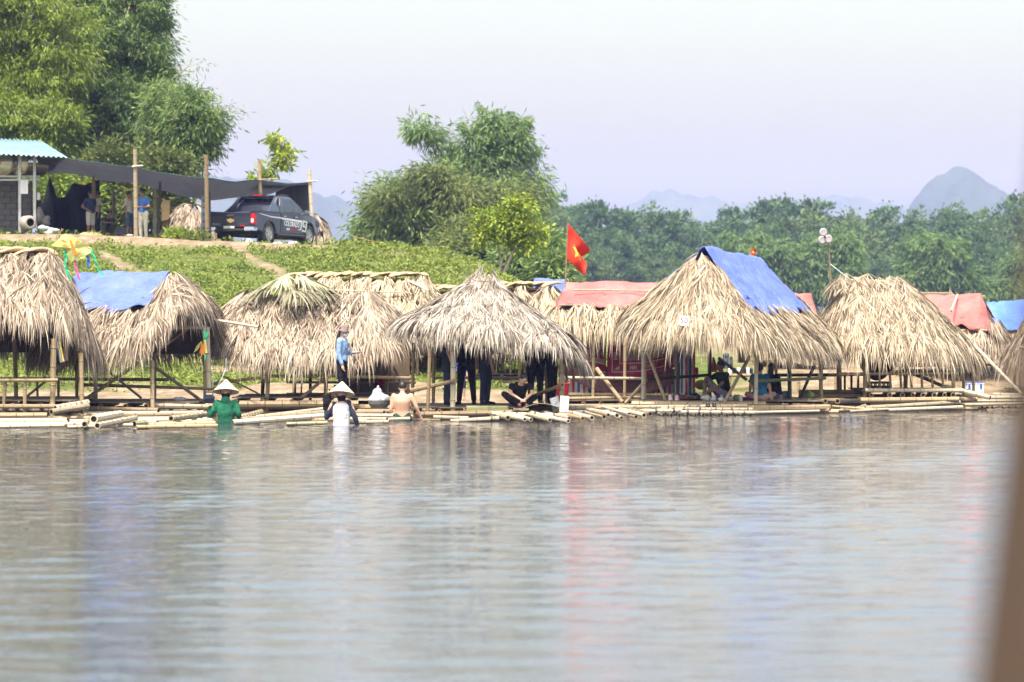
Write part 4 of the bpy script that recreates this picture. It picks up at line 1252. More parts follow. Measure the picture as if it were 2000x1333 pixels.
# forest across the sand bar: six kinds of tree, every tree an object
def forest_mesh(seed, h, w, n=4600):
    global rng
    keep = rng
    rng = np.random.default_rng(100 + seed)
    lobes = []
    for q in range(9):
        a = q * 2.4 + seed; t = q / 8
        z = h * (0.42 + 0.5 * t)
        rr = w * (1.0 - 0.55 * t) * 0.6
        lobes.append(((rr * math.cos(a) * 0.8, rr * math.sin(a) * 0.8, z), (w * 0.5 * (1.1 - 0.5 * t), w * 0.5 * (1.1 - 0.5 * t), h * 0.13)))
    lobes.append(((0, 0, h * 0.94), (w * 0.3, w * 0.3, h * 0.07)))
    P, O, C = crown_points(lobes, n, 70, 0.45, 0.5)
    D = nrm(O + rand_dirs(n) * 0.6 + np.array([[0, 0, 0.1]])); N = nrm(O + rand_dirs(n) * 0.9)
    V, F = leaf_faces(P, D, N, rng.uniform(0.26, 0.55, n), rng.uniform(0.16, 0.32, n))
    me = quads_mesh('crown', V, [F], MAT['leaf_forest2' if seed in (1, 4) else 'leaf_forest'])
    b = MB()
    b.tube([(0, 0, -0.3), (0.1, 0, h * 0.4), (0, 0.1, h * 0.85)], [0.2, 0.15, 0.05], 6)
    for q in range(5):
        c = C[(q * 13) % len(C)]
        b.tube([(0.08, 0, h * (0.3 + 0.08 * q)), tuple(c)], [0.09, 0.03], 5)
    tm_ = b.mesh('trunk', MAT['bark'], smooth=True)
    rng = keep
    return me, tm_
FOREST = [forest_mesh(k, h, w) for k, (h, w) in enumerate(((12.0, 4.4), (11.2, 5.0), (12.6, 4.0), (10.6, 4.6), (12.0, 5.2), (13.0, 4.6)))]
ROWTOP = [(1040, 398), (1080, 395), (1150, 390), (1250, 402), (1400, 410), (1500, 410), (1560, 402), (1650, 412), (1700, 418), (1770, 414), (1850, 408), (1920, 402), (2000, 402), (2100, 408)]
for row, (Y, dz) in enumerate(((430, 0), (412, 20), (395, 52), (380, 92))):
    px = 1000.0 - 20 * (row % 2)
    while px < 2110:
        x = WX(px, Y) ; y = Y + random.uniform(-5, 5)
        top = np.interp(px, [r[0] for r in ROWTOP], [r[1] for r in ROWTOP]) + dz + random.choice((-14, -4, 0, 4, 10, 18)) + random.uniform(-8, 8)
        k = random.randrange(6)
        z0 = float(ground_z(x, y))
        h = CAMZ - (top - HOR) * y / FPX - z0
        root = empty('forest_tree', (x, y, z0), 'dark green tree of the dense forest beyond the huts', 'tree', 'trees of the forest across the sand bar', rz=random.random() * 6.28)
        s = h / (12.0, 11.2, 12.6, 10.6, 12.0, 13.0)[k] / 1.02
        cr = link('crown', FOREST[k][0], root); tk = link('trunk', FOREST[k][1], root)
        w_ = s * random.uniform(0.95, 1.25)
        root.scale = (w_, w_, s)
        px += random.uniform(36, 58)
# pale feathery bamboo in front of the forest
Yw = 300.0
for lab, px, lobes, n in (
    ('pale feathery bamboo behind the tall blue tarpaulin roof', 1490, [PB(1455, 480, Yw, 40, 26), PB(1510, 500, Yw, 45, 28), PB(1480, 530, Yw, 50, 36), PB(1540, 540, Yw, 50, 30), PB(1400, 520, Yw, 26, 26)], 9000),
    ('pale feathery bamboo between the round disc pole and the tall blue roof', 1590, [PB(1590, 490, Yw, 26, 24), PB(1580, 530, Yw, 30, 36), PB(1610, 560, Yw, 40, 30)], 5000),
    ('pale feathery bamboo right behind the pole with the round discs', 1645, [PB(1645, 485, Yw, 26, 26), PB(1650, 530, Yw, 28, 40)], 5000),
    ('largest pale feathery bamboo, above the coral roof at right', 1830, [PB(1805, 485, Yw, 36, 26), PB(1850, 500, Yw, 40, 30), PB(1815, 535, Yw, 46, 34), PB(1880, 555, Yw, 46, 32), PB(1780, 560, Yw, 40, 30), PB(1890, 590, Yw, 40, 24)], 11000),
    ('olive bush low at the right edge below the forest', 1965, [PB(1970, 560, Yw, 26, 40), PB(1990, 520, Yw, 20, 30)], 3500)):
    tree('bamboo_clump' if 'bush' not in lab else 'bush', lab, 'bamboo' if 'bush' not in lab else 'bush', (WX(px, Yw), Yw, float(ground_z(WX(px, Yw), Yw))), lobes, int(n * 1.5), 'leaf_willow', 0.62, 0.13, n // 110, 0.7, 0.9, r0=0.08, nl=7, shell=0.35)

# ---------------------------------------------------------------- grass and creeping plants on the bank
MAT['grass'] = leafmat('bank_grass', [(0.0, (0.065, 0.095, 0.012)), (0.5, (0.145, 0.19, 0.026)), (1.0, (0.26, 0.29, 0.06))], trans=0.3, patch=0.45, pscale=0.9)
def grass():
    n = 90000
    x = rng.uniform(-21, 3.5, n * 3); y = rng.uniform(71.5, 98.6, n * 3)
    d = dirt_mask(x, y)
    cl = vnoise(x, y, 0.55, 21) * 0.6 + vnoise(x, y, 1.7, 22) * 0.4
    keep = (rng.random(n * 3) > d * 1.15) & (rng.random(n * 3) < np.clip((cl - 0.25) * 2.4, 0.05, 1))
    x, y, cl = x[keep][:n], y[keep][:n], cl[keep][:n]
    m = len(x)
    h = np.clip((cl - 0.3) * 0.5, 0.02, 0.26)
    P = np.stack([x, y, ground_z(x, y) + h * rng.random(m)], 1)
    D = nrm(rand_dirs(m) * np.array([[1, 1, 0.6]]) + np.array([[0, 0, 0.5]]))
    N = nrm(rand_dirs(m) * 0.7 + np.array([[0, -0.3, 1.0]]))
    V, F = leaf_faces(P, D, N, rng.uniform(0.06, 0.17, m), rng.uniform(0.04, 0.09, m))
    tag(link('grass', quads_mesh('grass', V, [F], MAT['grass'])), kind='stuff')
    # taller blades along the lip of the terrace and among the posts
    m = 5000
    x = rng.uniform(-20, -12, m); y = 99.3 + rng.uniform(0, 5, m)
    keep = vnoise(x, y, 0.9, 31) > 0.5
    x, y = x[keep], y[keep]; m = len(x)
    P = np.stack([x, y, ground_z(x, y)], 1)
    D = nrm(rand_dirs(m) * 0.5 + np.array([[0, 0, 1.0]])); N = nrm(rand_dirs(m))
    V, F = leaf_faces(P, D, N, rng.uniform(0.12, 0.34, m), rng.uniform(0.02, 0.05, m))
    tag(link('tall_grass', quads_mesh('tall_grass', V, [F], MAT['grass'])), kind='stuff')
grass()
wd_ = [('weed', 'dry spiky weed on the lip of the bank in front of the pickup', gz(385, 96.9), [PB(385, 470, 96.9, 18, 14)], 500, 'leaf_dry'),
       ('weed', 'leafy green weed on the lip of the bank left of the pickup', gz(365, 97.2), [PB(362, 466, 97.2, 22, 12), PB(335, 462, 97.4, 16, 9)], 1300, 'leaf_bright')]
for nm, lab, base, lobes, n, m in wd_:
    tree(nm, lab, 'plant', base, lobes, n, m, 0.16, 0.06, 16, 0.12, 0.0, r0=0.015, nl=8)
# ---------------------------------------------------------------- loose bamboo rafts in front of the huts
def raft(label, px, Y, items, notched=()):
    """items: (px0, py0, Y0, px1, py1, Y1, r, mat)"""
    root = empty('bamboo_raft', (WX(px, Y), Y, 0.0), label, 'bamboo raft', 'loose bamboo rafts along the waterline')
    for t in items:
        pole('bamboo_pole', W(*t[0:3]), W(*t[3:6]), t[6] * 0.84, root, t[7])
    return root
def notched(root, a, b, r, n=9):
    """Pole wrapped in peeled strips: a row of small raised bands."""
    a = Vector(a); b = Vector(b)
    pole('bamboo_pole', a, b, r, root, 'bam_pale')
    for i in range(n):
        c = a.lerp(b, (i + 0.6) / n)
        d = (b - a).normalized()
        mb = MB()
        q = d.to_track_quat('Z', 'Y')
        mb.tube([c - root.location - d * 0.018, c - root.location + d * 0.018], r * 1.14, 8)
        mb.build('bark_band', MAT['bam_mid'], root)

def zy(z, py):
    """Distance at which a point of height z shows at row py."""
    return (CAMZ - z) * FPX / (py - HOR)

items = []
for k in range(9):
    py = 834 - k * 3.6
    z = 0.05 + 0.004 * k + (0.05 if k > 5 else 0)
    Y = zy(z, py)
    x = -60 + random.uniform(0, 40)
    while x < 400:
        L = random.uniform(120, 260)
        x1 = min(x + L, 425 - 4 * k)
        items.append((x, py + random.uniform(-1, 1), Y, x1, py + random.uniform(-2, 1) - 2, Y + 0.1, random.choice((0.045, 0.05, 0.06)), random.choice(('bam_pale', 'bam_pale', 'bam_pale', 'bam_mid'))))
        x = x1 + random.uniform(3, 8)
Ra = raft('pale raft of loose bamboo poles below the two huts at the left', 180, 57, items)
notched(Ra, W(190, 832, zy(0.14, 832)), W(265, 817, zy(0.16, 817)), 0.055, 8)
notched(Ra, W(334, 818, zy(0.16, 818)), W(412, 808, zy(0.18, 808)), 0.055, 9)
pole('bamboo_pole', W(100, 805, 57.6), W(172, 793, 58.4), 0.065, Ra, 'bam_pale')
notched(Ra, W(108, 797, 58.0), W(172, 786, 58.6), 0.055, 6)
pole('bamboo_pole', W(183, 819, zy(0.22, 819)), W(235, 809, zy(0.24, 812) + 0.6), 0.075, Ra, 'bam_pale')
pole('bamboo_pole', W(165, 829, zy(0.1, 829)), W(170, 822, zy(0.12, 822) + .5), 0.06, Ra, 'bam_pale')
pole('bamboo_pole', W(262, 829, zy(0.08, 829)), W(285, 827, zy(0.09, 827)), 0.07, Ra, 'bam_green')

items = []
for k, (x0, y0, x1, y1, r, m) in enumerate(((455, 826, 640, 812, .07, 'bam_pale'), (470, 820, 640, 805, .055, 'bam_pale'), (500, 815, 632, 799, .05, 'bam_pale'), (600, 822, 660, 819, .05, 'bam_pale'), (560, 829, 640, 826, .045, 'bam_green'),
        (660, 826, 760, 824, .05, 'bam_pale'), (650, 818, 756, 819, .05, 'bam_pale'), (690, 812, 770, 812, .05, 'bam_pale'), (640, 807, 750, 806, .055, 'bam_mid'), (700, 803, 780, 803, .05, 'bam_pale'), (690, 797, 800, 796, .06, 'bam_mid'), (690, 823, 800, 818, .045, 'bam_pale'), (790, 808, 850, 806, .05, 'bam_pale'))):
    za = 0.05 + 0.004 * (826 - y0)
    items.append((x0, y0, zy(za, y0), x1, y1, zy(za + 0.03, y1) if abs(y1 - y0) < 6 else zy(za, y0) + 0.9, r, m))
Rb = raft('raft of long slanting pale poles between the two conical hat wearers', 620, 59, items)
notched(Rb, W(470, 816, 58.6), W(512, 805, 59.4), 0.06, 8)

items = [(847, 815, 59.2, 915, 817, 59.1, .05, 'bam_pale'), (880, 824, 58.6, 975, 817, 58.7, .06, 'bam_pale'), (800, 821, 59.6, 860, 822, 59.5, .05, 'bam_mid'),
         (962, 808, 59.0, 1140, 813, 58.8, .045, 'bam_pale'), (1090, 806, 60.3, 1330, 802, 61.2, .05, 'bam_pale'), (1040, 799, 60.6, 1180, 797, 61.0, .05, 'bam_pale'), (1110, 796, 61.2, 1290, 795, 62.2, .045, 'bam_pale')]
for px, py, r in ((992, 816.5, .065), (1014, 818, .05), (1025, 819.5, .045), (1037, 820, .045), (1052, 816, .05), (1063, 815, .045), (1074, 821, .05), (1085, 817.5, .05), (1112, 817, .05), (1110, 823, .045), (1128, 815, .06), (1138, 818, .045), (1156, 816.5, .06), (1180, 815, .055), (1188, 811, .05), (1205, 812, .06), (1214, 816.5, .05), (1228, 808.5, .035), (1242, 815, .05), (1258, 811.5, .055), (1270, 809, .055)):
    Y = zy(0.10 + (0.08 if py < 814 else 0.0), py)
    a = W(px, py, Y)
    items.append((px, py, Y, px - 40 - random.uniform(0, 18), py - 10 - random.uniform(0, 4), Y + 2.0, r, random.choice(('bam_pale', 'bam_pale', 'bam_mid'))))
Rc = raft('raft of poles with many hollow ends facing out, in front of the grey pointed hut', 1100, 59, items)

def ties(root, t, px_list):
    a, b_ = W(*t[0:3]), W(*t[3:6])
    d = (b_ - a).normalized()
    for px in px_list:
        c = a.lerp(b_, (px - t[0]) / (t[3] - t[0])) - root.location
        mb = MB(); mb.tube([c - d * 0.02, c + d * 0.02], t[6] * 1.2, 8); mb.build('rope_tie', MAT['bam_dark'], root)
        mb = MB(); mb.tube([c + Vector((0, 0, t[6])), c + Vector((random.uniform(-.05, .05), -.03, t[6] + random.uniform(.03, .07)))], .006, 4); mb.build('rope_end', MAT['bam_dark'], root)
ties(Rc, items[3], (985, 1010, 1045, 1082, 1118)); ties(Rc, items[4], (1110, 1150, 1190, 1235, 1280, 1315)); ties(Rc, items[1], (960,))

items = [(1262, 799, 63.0, 1470, 800, 62.6, .045, 'bam_pale'), (1290, 805, 62.2, 1478, 806, 62.0, .05, 'bam_pale'), (1270, 795, 63.6, 1460, 793, 63.8, .045, 'bam_pale'), (1470, 806, 62.4, 1600, 803, 63.4, .04, 'bam_pale')]
for k in range(12):
    px = 1296 + k * 15.5
    items.append((px, 811, zy(0.02, 811.0), px - 20, 803, zy(0.02, 811) + 1.4, .05, 'bam_pale'))
Rd = raft('raft of thin bound poles in front of the numbered hut', 1380, 63, items)
ties(Rd, items[1], range(1300, 1475, 22)); ties(Rd, items[0], range(1275, 1465, 31))

items = [(1622, 804, 65.2, 1700, 798, 66.0, .045, 'bam_pale'), (1626, 794, 65.6, 1712, 801, 65.0, .035, 'bam_mid'), (1672, 799, 65.6, 1690, 792, 66.2, .05, 'bam_pale'), (1690, 797, 65.8, 1875, 786, 66.6, .055, 'bam_pale'), (1735, 801, 65.2, 1880, 795, 65.6, .05, 'bam_pale'), (1660, 804, 64.8, 1735, 799, 65.2, .04, 'bam_pale'), (1640, 800, 65.6, 1720, 796, 66.2, .05, 'bam_pale'), (1700, 791, 66.6, 1740, 790, 66.6, .04, 'bam_mid')]
Re_ = raft('raft of pale poles lying loose in front of the large plain hut', 1750, 65.8, items)
items = [(1870, 784, 67.2, 2040, 783, 67.0, .045, 'bam_pale'), (1884, 791, 66.4, 2040, 788, 66.6, .05, 'bam_pale'), (1930, 777, 68.4, 2030, 776, 68.6, .06, 'bam_pale'), (1860, 776, 67.6, 1925, 774, 68.0, .06, 'bam_mid'), (1940, 771, 69.6, 2040, 772, 69.4, .05, 'bam_pale')]
for px in (1918, 1928, 1938, 1958, 1971, 1984):
    items.append((px, 796, zy(0.06, 796), px + 22, 792, zy(0.06, 796) + 1.2, .05, 'bam_pale' if px > 1930 else 'bam_mid'))
raft('raft of short pale poles with open ends at the right edge of the photo', 1940, 67, items)

# bow of a near bamboo pole on the photographer's own raft, far out of focus
near = empty('foreground_post', (0.4, 2.8, 0.0), 'very blurred brown bamboo post close to the camera at the right edge', 'post')
pole('bamboo_stem', Vector((0.216, 2.8, -0.9)), Vector((0.612, 2.8, 2.4)), 0.08, near, 'bam_near')
near2 = near
# ---------------------------------------------------------------- people
REMESH = []
SKIN = M('skin', (0.52, 0.31, 0.21), (0.44, 0.25, 0.165), scale=3, rough=0.55)
SKIN_D = M('skin_tanned', (0.27, 0.15, 0.095), (0.20, 0.11, 0.07), scale=3, rough=0.55)
HAIR = M('hair_black', (0.012, 0.011, 0.011), (0.02, 0.018, 0.016), rough=0.45)
def wet_mat(m, z):
    """Cloth that has soaked up river water: darker below a ragged line."""
    n = m.node_tree
    p = [q for q in n.nodes if q.type == 'BSDF_PRINCIPLED'][0]
    src = p.inputs['Base Color'].links[0].from_socket
    ps = n.nodes.new('ShaderNodeNewGeometry'); sz = n.nodes.new('ShaderNodeSeparateXYZ'); n.links.new(ps.outputs['Position'], sz.inputs[0])
    w = math_node(n, 'ADD', sz.outputs[2], math_node(n, 'MULTIPLY', noise(n, 7.0, 3, vec=ps.outputs['Position']), 0.16))
    w = ramp(n, math_node(n, 'SUBTRACT', w, z), [(0.0, (1, 1, 1)), (0.06, (0, 0, 0))])
    mx = n.nodes.new('ShaderNodeMix'); mx.data_type = 'RGBA'; mx.blend_type = 'MULTIPLY'
    n.links.new(math_node(n, 'MULTIPLY', w, 0.6), mx.inputs[0]); n.links.new(src, mx.inputs[6]); mx.inputs[7].default_value = (0.25, 0.27, 0.27, 1)
    n.links.new(mx.outputs[2], p.inputs['Base Color'])
    return m
def cl_mat(name, c, k=0.75):
    return M(name, c, tuple(x * k for x in c), scale=5, rough=0.85, bump=0.05, bscale=7, spec=0.15)
CL = {
    'green': cl_mat('cloth_green', (0.022, 0.155, 0.085)), 'white': cl_mat('cloth_white', (0.62, 0.63, 0.66), 0.88), 'navy': cl_mat('cloth_navy', (0.03, 0.035, 0.06)),
    'black': cl_mat('cloth_black', (0.012, 0.012, 0.015)), 'denim': cl_mat('cloth_denim_light', (0.24, 0.36, 0.58), 0.78), 'dkgreen': cl_mat('cloth_dark_green', (0.02, 0.07, 0.05)),
    'teal': cl_mat('cloth_teal_blue', (0.02, 0.13, 0.25)), 'pink': cl_mat('cloth_dusty_pink', (0.48, 0.28, 0.24)), 'blue': cl_mat('cloth_blue', (0.05, 0.13, 0.36)), 'dkblue': cl_mat('cloth_dark_blue', (0.035, 0.055, 0.13)),
    'cream': cl_mat('cloth_cream', (0.55, 0.51, 0.44)), 'jeans': cl_mat('cloth_jeans', (0.07, 0.11, 0.18)), 'olive': cl_mat('cloth_olive', (0.09, 0.08, 0.05)), 'royal': cl_mat('cloth_royal_blue', (0.03, 0.08, 0.5)),
    'grey': cl_mat('cloth_grey', (0.3, 0.3, 0.33)),
}
wet_mat(CL['green'], 0.26); wet_mat(CL['dkgreen'], 0.12)
STRAW = M('hat_straw', (0.66, 0.52, 0.34), (0.58, 0.44, 0.28), scale=12, sc=(1, 1, 12), rough=0.7)
MAUVE = M('hat_mauve', (0.22, 0.16, 0.15), (0.16, 0.11, 0.105), scale=9, rough=0.9)
MASKM = M('mask_white', (0.7, 0.7, 0.68), (0.62, 0.62, 0.6), rough=0.8)
DARKPL = M('black_plastic', (0.015, 0.015, 0.017), (0.03, 0.03, 0.033), rough=0.35)

STAND = dict(pel=(0, 0, .90), wai=(0, 0, 1.05), che=(0, -.01, 1.24), nek=(0, .005, 1.41), hd=(0, -.015, 1.545),
             shR=(-.175, 0, 1.36), shL=(.175, 0, 1.36), elR=(-.225, .03, 1.09), elL=(.225, .03, 1.09), wrR=(-.235, -.03, .85), wrL=(.235, -.03, .85),
             hpR=(-.085, 0, .88), hpL=(.085, 0, .88), knR=(-.095, -.01, .47), knL=(.095, -.01, .47), anR=(-.10, .02, .09), anL=(.10, .02, .09),
             ftR=(-.115, -.13, .035), ftL=(.115, -.13, .035), face=(0, -1, 0))
# sitting on a deck with knees drawn up (facing -Y)
def pose(**k):
    p = dict(STAND); p.update(k)
    return {a: Vector(b) for a, b in p.items()}

def cap_seg(b, p0, r0, p1, r1, n=10, flat=False):
    """Tapered limb with rounded (or flat) ends."""
    p0 = Vector(p0); p1 = Vector(p1)
    d = (p1 - p0)
    if d.length < 1e-5: return
    d.normalize()
    if flat:
        b.tube([p0, p1], [r0, r1], n)
    else:
        pts = [p0 - d * r0 * .95, p0 - d * r0 * .6, p0, p1, p1 + d * r1 * .6, p1 + d * r1 * .95]
        b.tube(pts, [r0 * .3, r0 * .8, r0, r1, r1 * .8, r1 * .3], n)

def torso(b, J, g=0.0, lo=0.0, hi=1.0, fat=1.0):
    """Lofted trunk along pelvis > waist > chest > shoulders > neck base."""
    right = (J['shL'] - J['shR']).normalized()
    rp = (J['hpL'] - J['hpR']).normalized()
    st = [(0.0, J['pel'] + (J['pel'] - J['wai']) * 0.45, .12, .095, rp), (0.12, J['pel'], .162 * fat, .112 * fat, rp), (0.4, J['wai'], .140 * fat, .10 * fat, rp.lerp(right, .5)), (0.65, J['che'], .165, .112, right),
          (0.85, J['nek'].lerp(J['che'], .32), .175, .088, right), (0.95, J['nek'].lerp(J['che'], .08), .10, .07, right), (1.0, J['nek'], .058, .058, right)]
    st = [s for s in st if lo - 1e-6 <= s[0] <= hi + 1e-6]
    rings = []
    for i, (t, c, a, d, r) in enumerate(st):
        ax = (st[min(i + 1, len(st) - 1)][1] - st[max(i - 1, 0)][1]).normalized()
        r = (r - ax * r.dot(ax)).normalized(); f = ax.cross(r)
        rings.append([c + r * ((a + g) * math.cos(2 * math.pi * q / 16)) + f * ((d + g) * math.sin(2 * math.pi * q / 16)) for q in range(16)])
    b.loft(rings)

def queue(name, b, mat, root, vox, post=None, fin=None):
    me = b.mesh(name, [mat], smooth=True, normals=True)
    o = link(name, me, root)
    md = o.modifiers.new('r', 'REMESH'); md.mode = 'VOXEL'; md.voxel_size = vox; md.use_smooth_shade = True
    sm = o.modifiers.new('s', 'SMOOTH'); sm.factor = 0.5; sm.iterations = 3
    REMESH.append((o, fin))
    return o

def limb_between(J, a, b_, t):
    return J[a].lerp(J[b_], t)

def person(label, loc, yaw, J, shirt=None, sleeve=1.0, pants=None, pleg=1.0, skin=SKIN, hair='short', scale=1.0, vox=0.02, shoes='black', fat=1.0, hand=True, hood=False, sleeves=None, extras=None):
    """A continuous body; clothes and hair are children. Local frame faces -Y."""
    root = empty('person', loc, label, 'person', None, yaw)
    root.scale = (scale,) * 3
    b = MB()
    torso(b, J, fat=fat)
    up = (J['hd'] - J['nek']).normalized()
    face = (J['face'] - up * J['face'].dot(up)).normalized()
    side = up.cross(face).normalized()
    rotm = Matrix((side, -face, up)).transposed()
    hd = J['hd']
    cap_seg(b, J['nek'] - up * .03, .055, hd - up * .04, .052)
    b.ell(hd + up * .01, (.073, .093, .108), 14, 10, rot=rotm)
    b.ell(hd + face * .03 - up * .062, (.052, .058, .05), 10, 8, rot=rotm)                # jaw
    b.ell(hd + face * .094 - up * .012, (.016, .022, .028), 8, 6, rot=rotm)               # nose
    for s in (-1, 1):
        b.ell(hd + side * .076 * s - up * .01, (.012, .022, .032), 8, 6, rot=rotm)        # ears
    for s in 'RL':
        cap_seg(b, J['sh' + s], .058, J['el' + s], .042); cap_seg(b, J['el' + s], .041, J['wr' + s], .028)
        d = (J['wr' + s] - J['el' + s]).normalized()
        cap_seg(b, J['wr' + s], .028, J['wr' + s] + d * .075, .036)
        cap_seg(b, J['hp' + s], .088 * fat, J['kn' + s], .058); cap_seg(b, J['kn' + s], .056, J['an' + s], .038)
        cap_seg(b, J['an' + s] + Vector((0, 0, -.03)), .04, J['ft' + s], .036)
    def fin(me, b=b):
        """Fingers are added to the same mesh after the body has become one surface."""
        m2 = MB()
        for s, sg in (('R', -1), ('L', 1)):
            w = J['wr' + s]; d = (w - J['el' + s]).normalized()
            k = Vector((0, 0, 1)).cross(d)
            k = (k if k.length > .1 else Vector((1, 0, 0))).normalized(); u = d.cross(k)
            for q, (off, L) in enumerate(((-.027, .065), (-.009, .075), (.009, .07), (.026, .056))):
                a = w + d * .075 + k * off
                m2.tube([a, a + d * L * .5 + u * .006, a + d * L + u * .022], [.010, .009, .006], 5)
            a = w + d * .03 - k * .028
            m2.tube([a, a - k * .028 + d * .03, a - k * .03 + d * .06], [.012, .010, .007], 5)
        bm = bmesh.new(); bm.from_mesh(me)
        t = m2.mesh('f', [skin], True)
        bm.from_mesh(t); bm.to_mesh(me); bm.free()
        bpy.data.meshes.remove(t)
    queue('body', b, skin, root, vox, fin=fin if hand else None)
    if shirt:
        c = MB(); torso(c, J, g=.016, lo=0.12 if pants or True else 0, fat=fat)
        if sleeves is None:
            for s in 'RL':
                cap_seg(c, J['sh' + s], .07, J['sh' + s].lerp(J['el' + s], min(1, sleeve * 2)), .056)
                if sleeve > .5:
                    cap_seg(c, J['el' + s], .055, J['el' + s].lerp(J['wr' + s], (sleeve - .5) * 1.9), .042)
        if hood:
            c.ell(J['nek'] - face * .07 + up * .0, (.10, .06, .07), 12, 8, rot=rotm)
        queue('shirt', c, CL[shirt], root, vox)
    if sleeves:
        for s in 'RL':
            c = MB()
            cap_seg(c, J['sh' + s] * .82 + J['nek'] * .18, .066, J['el' + s], .056); cap_seg(c, J['el' + s], .055, J['el' + s].lerp(J['wr' + s], .92), .042)
            queue('sleeve', c, CL[sleeves], root, vox)
    if pants:
        c = MB(); torso(c, J, g=.012, lo=0.0, hi=0.4 if False else 0.12, fat=fat)
        right = (J['hpL'] - J['hpR']).normalized()
        cap_seg(c, J['pel'] - right * .07, .118 * fat, J['pel'] + right * .07, .118 * fat)
        cap_seg(c, J['pel'].lerp(J['wai'], .45) - right * .06, .10 * fat, J['pel'].lerp(J['wai'], .45) + right * .06, .10 * fat)
        for s in 'RL':
            k = min(1, pleg * 2)
            cap_seg(c, J['hp' + s], .102 * fat, J['hp' + s].lerp(J['kn' + s], k), .072 if pleg > .5 else .082)
            if pleg > .5:
                cap_seg(c, J['kn' + s], .071, J['kn' + s].lerp(J['an' + s], (pleg - .5) * 1.9), .056)
        queue('trousers', c, CL[pants], root, vox)
    if shoes:
        for s in 'RL':
            c = MB()
            cap_seg(c, J['an' + s] + Vector((0, 0, -.035)), .047, J['ft' + s], .044)
            c.build('shoe', CL[shoes] if shoes in CL else shoes, root, smooth=True)
    if hair:
        c = MB()
        c.ell(hd + up * .035 - face * .018, (.083, .098, .098), 14, 9, rot=rotm)
        if hair == 'bun':
            c.ell(hd - face * .115 - up * .03, (.055, .05, .055), 10, 8, rot=rotm)
        if hair == 'long':
            c.ell(hd - face * .07 - up * .09, (.07, .045, .13), 10, 8, rot=rotm)
        c.build('hair', HAIR, root, smooth=True)
    for s in (-1, 1):
        c = MB(); c.ell(hd + face * .089 + side * .03 * s + up * .018, (.013, .006, .006), 8, 5, rot=rotm)
        c.build('eye', HAIR, root)
    c = MB(); c.ell(hd + face * .088 - up * .055, (.022, .006, .006), 8, 5, rot=rotm); c.build('mouth', SKIN_D, root)
    if extras:
        extras(root, J, hd, up, face, side, rotm)
    return root

def flush_people():
    bpy.context.view_layer.update()
    dg = bpy.context.evaluated_depsgraph_get()
    for o, fin in REMESH:
        me = bpy.data.meshes.new_from_object(o.evaluated_get(dg))
        if not me.materials:
            me.materials.append(o.data.materials[0])
        old = o.data; nm = o.name
        o.modifiers.clear(); o.data = me; me.name = nm
        if fin: fin(me)
        me.polygons.foreach_set('use_smooth', np.ones(len(me.polygons), dtype=bool)); me.update()

def cone_hat(root, J, hd, up, face, side, rotm, tilt=0.12):
    c = MB()
    rot = rotm @ Matrix.Rotation(tilt, 3, 'X')
    prof = [(0.0, .235), (.03, .215), (.12, .125), (.24, .005), (.262, -.018), (.255, -.022), (.12, .11), (0.0, .215)]
    c.lathe(prof, 28, c=hd + up * .045, rot=rot)
    c.build('conical_hat', STRAW, root, smooth=False)
    k = MB()
    for s in (-1, 1):
        k.tube([hd + side * .12 * s + up * .05, hd + side * .07 * s - up * .06, hd - up * .12 + face * .05], .006, 4)
    k.build('chin_strap', CL['black'], root)

# three in the water, seen from behind (they face the bank, +Y): yaw 180
wade = pose(elR=(-.30, .0, 1.10), wrR=(-.36, -.20, 1.20), elL=(.27, .06, 1.09), wrL=(.22, -.12, 1.0))
# seen from behind with yaw=pi the person's left hand is on the left of the picture
wade_cam = pose(elL=(.30, -.02, 1.10), wrL=(.37, -.16, 1.26), elR=(-.26, .03, 1.12), wrR=(-.25, -.14, 1.06))
def zbase(wl_z):  # a figure standing in the river so that the water line is at this height of the body
    return -wl_z
P1 = W(441, 829, 57.4)
def bag_extra(dx, dy, dz, size):
    def f(root, J, hd, up, face, side, rotm):
        cone_hat(root, J, hd, up, face, side, rotm)
        c = MB(); c.ell(hd - up * .04 + face * .0, (.085, .09, .10), 12, 8, rot=rotm); c.build('head_scarf', CL['black'], root, smooth=True)
    return f
person('person in green jacket and straw conical hat wading with a dark bag held up', (P1.x, 57.4, -0.94), math.pi, wade_cam, shirt='green', sleeve=.97, pants='black', hood=True, extras=bag_extra(0, 0, 0, 1), hair=None, fat=1.05)
P2 = W(667, 834, 56.4)
wade2 = pose(elL=(.29, -.05, 1.12), wrL=(.30, -.10, 1.30), elR=(-.27, .05, 1.11), wrR=(-.33, -.03, .90), face=(-.35, -1, .1))
person('person in white top with black sleeves and conical hat wading with a black bag', (P2.x, 56.4, -0.96), math.pi, wade2, shirt='white', sleeves='navy', pants='black', hair=None, extras=bag_extra(0, 0, 0, 1))
P3 = W(786, 822, 59.4)
bare = pose(che=(.0, .03, 1.24), nek=(0, .0, 1.40), hd=(0, -.05, 1.52), elL=(.235, .02, 1.08), wrL=(.20, -.06, .84), elR=(-.29, .02, 1.12), wrR=(-.40, -.05, .86), face=(0, -1, -.25))
person('bare-backed man in dark green shorts standing waist deep at the edge of the poles', (P3.x, 59.4, -0.85), math.pi, bare, shirt=None, pants='dkgreen', pleg=.35, shoes=None, fat=1.08)
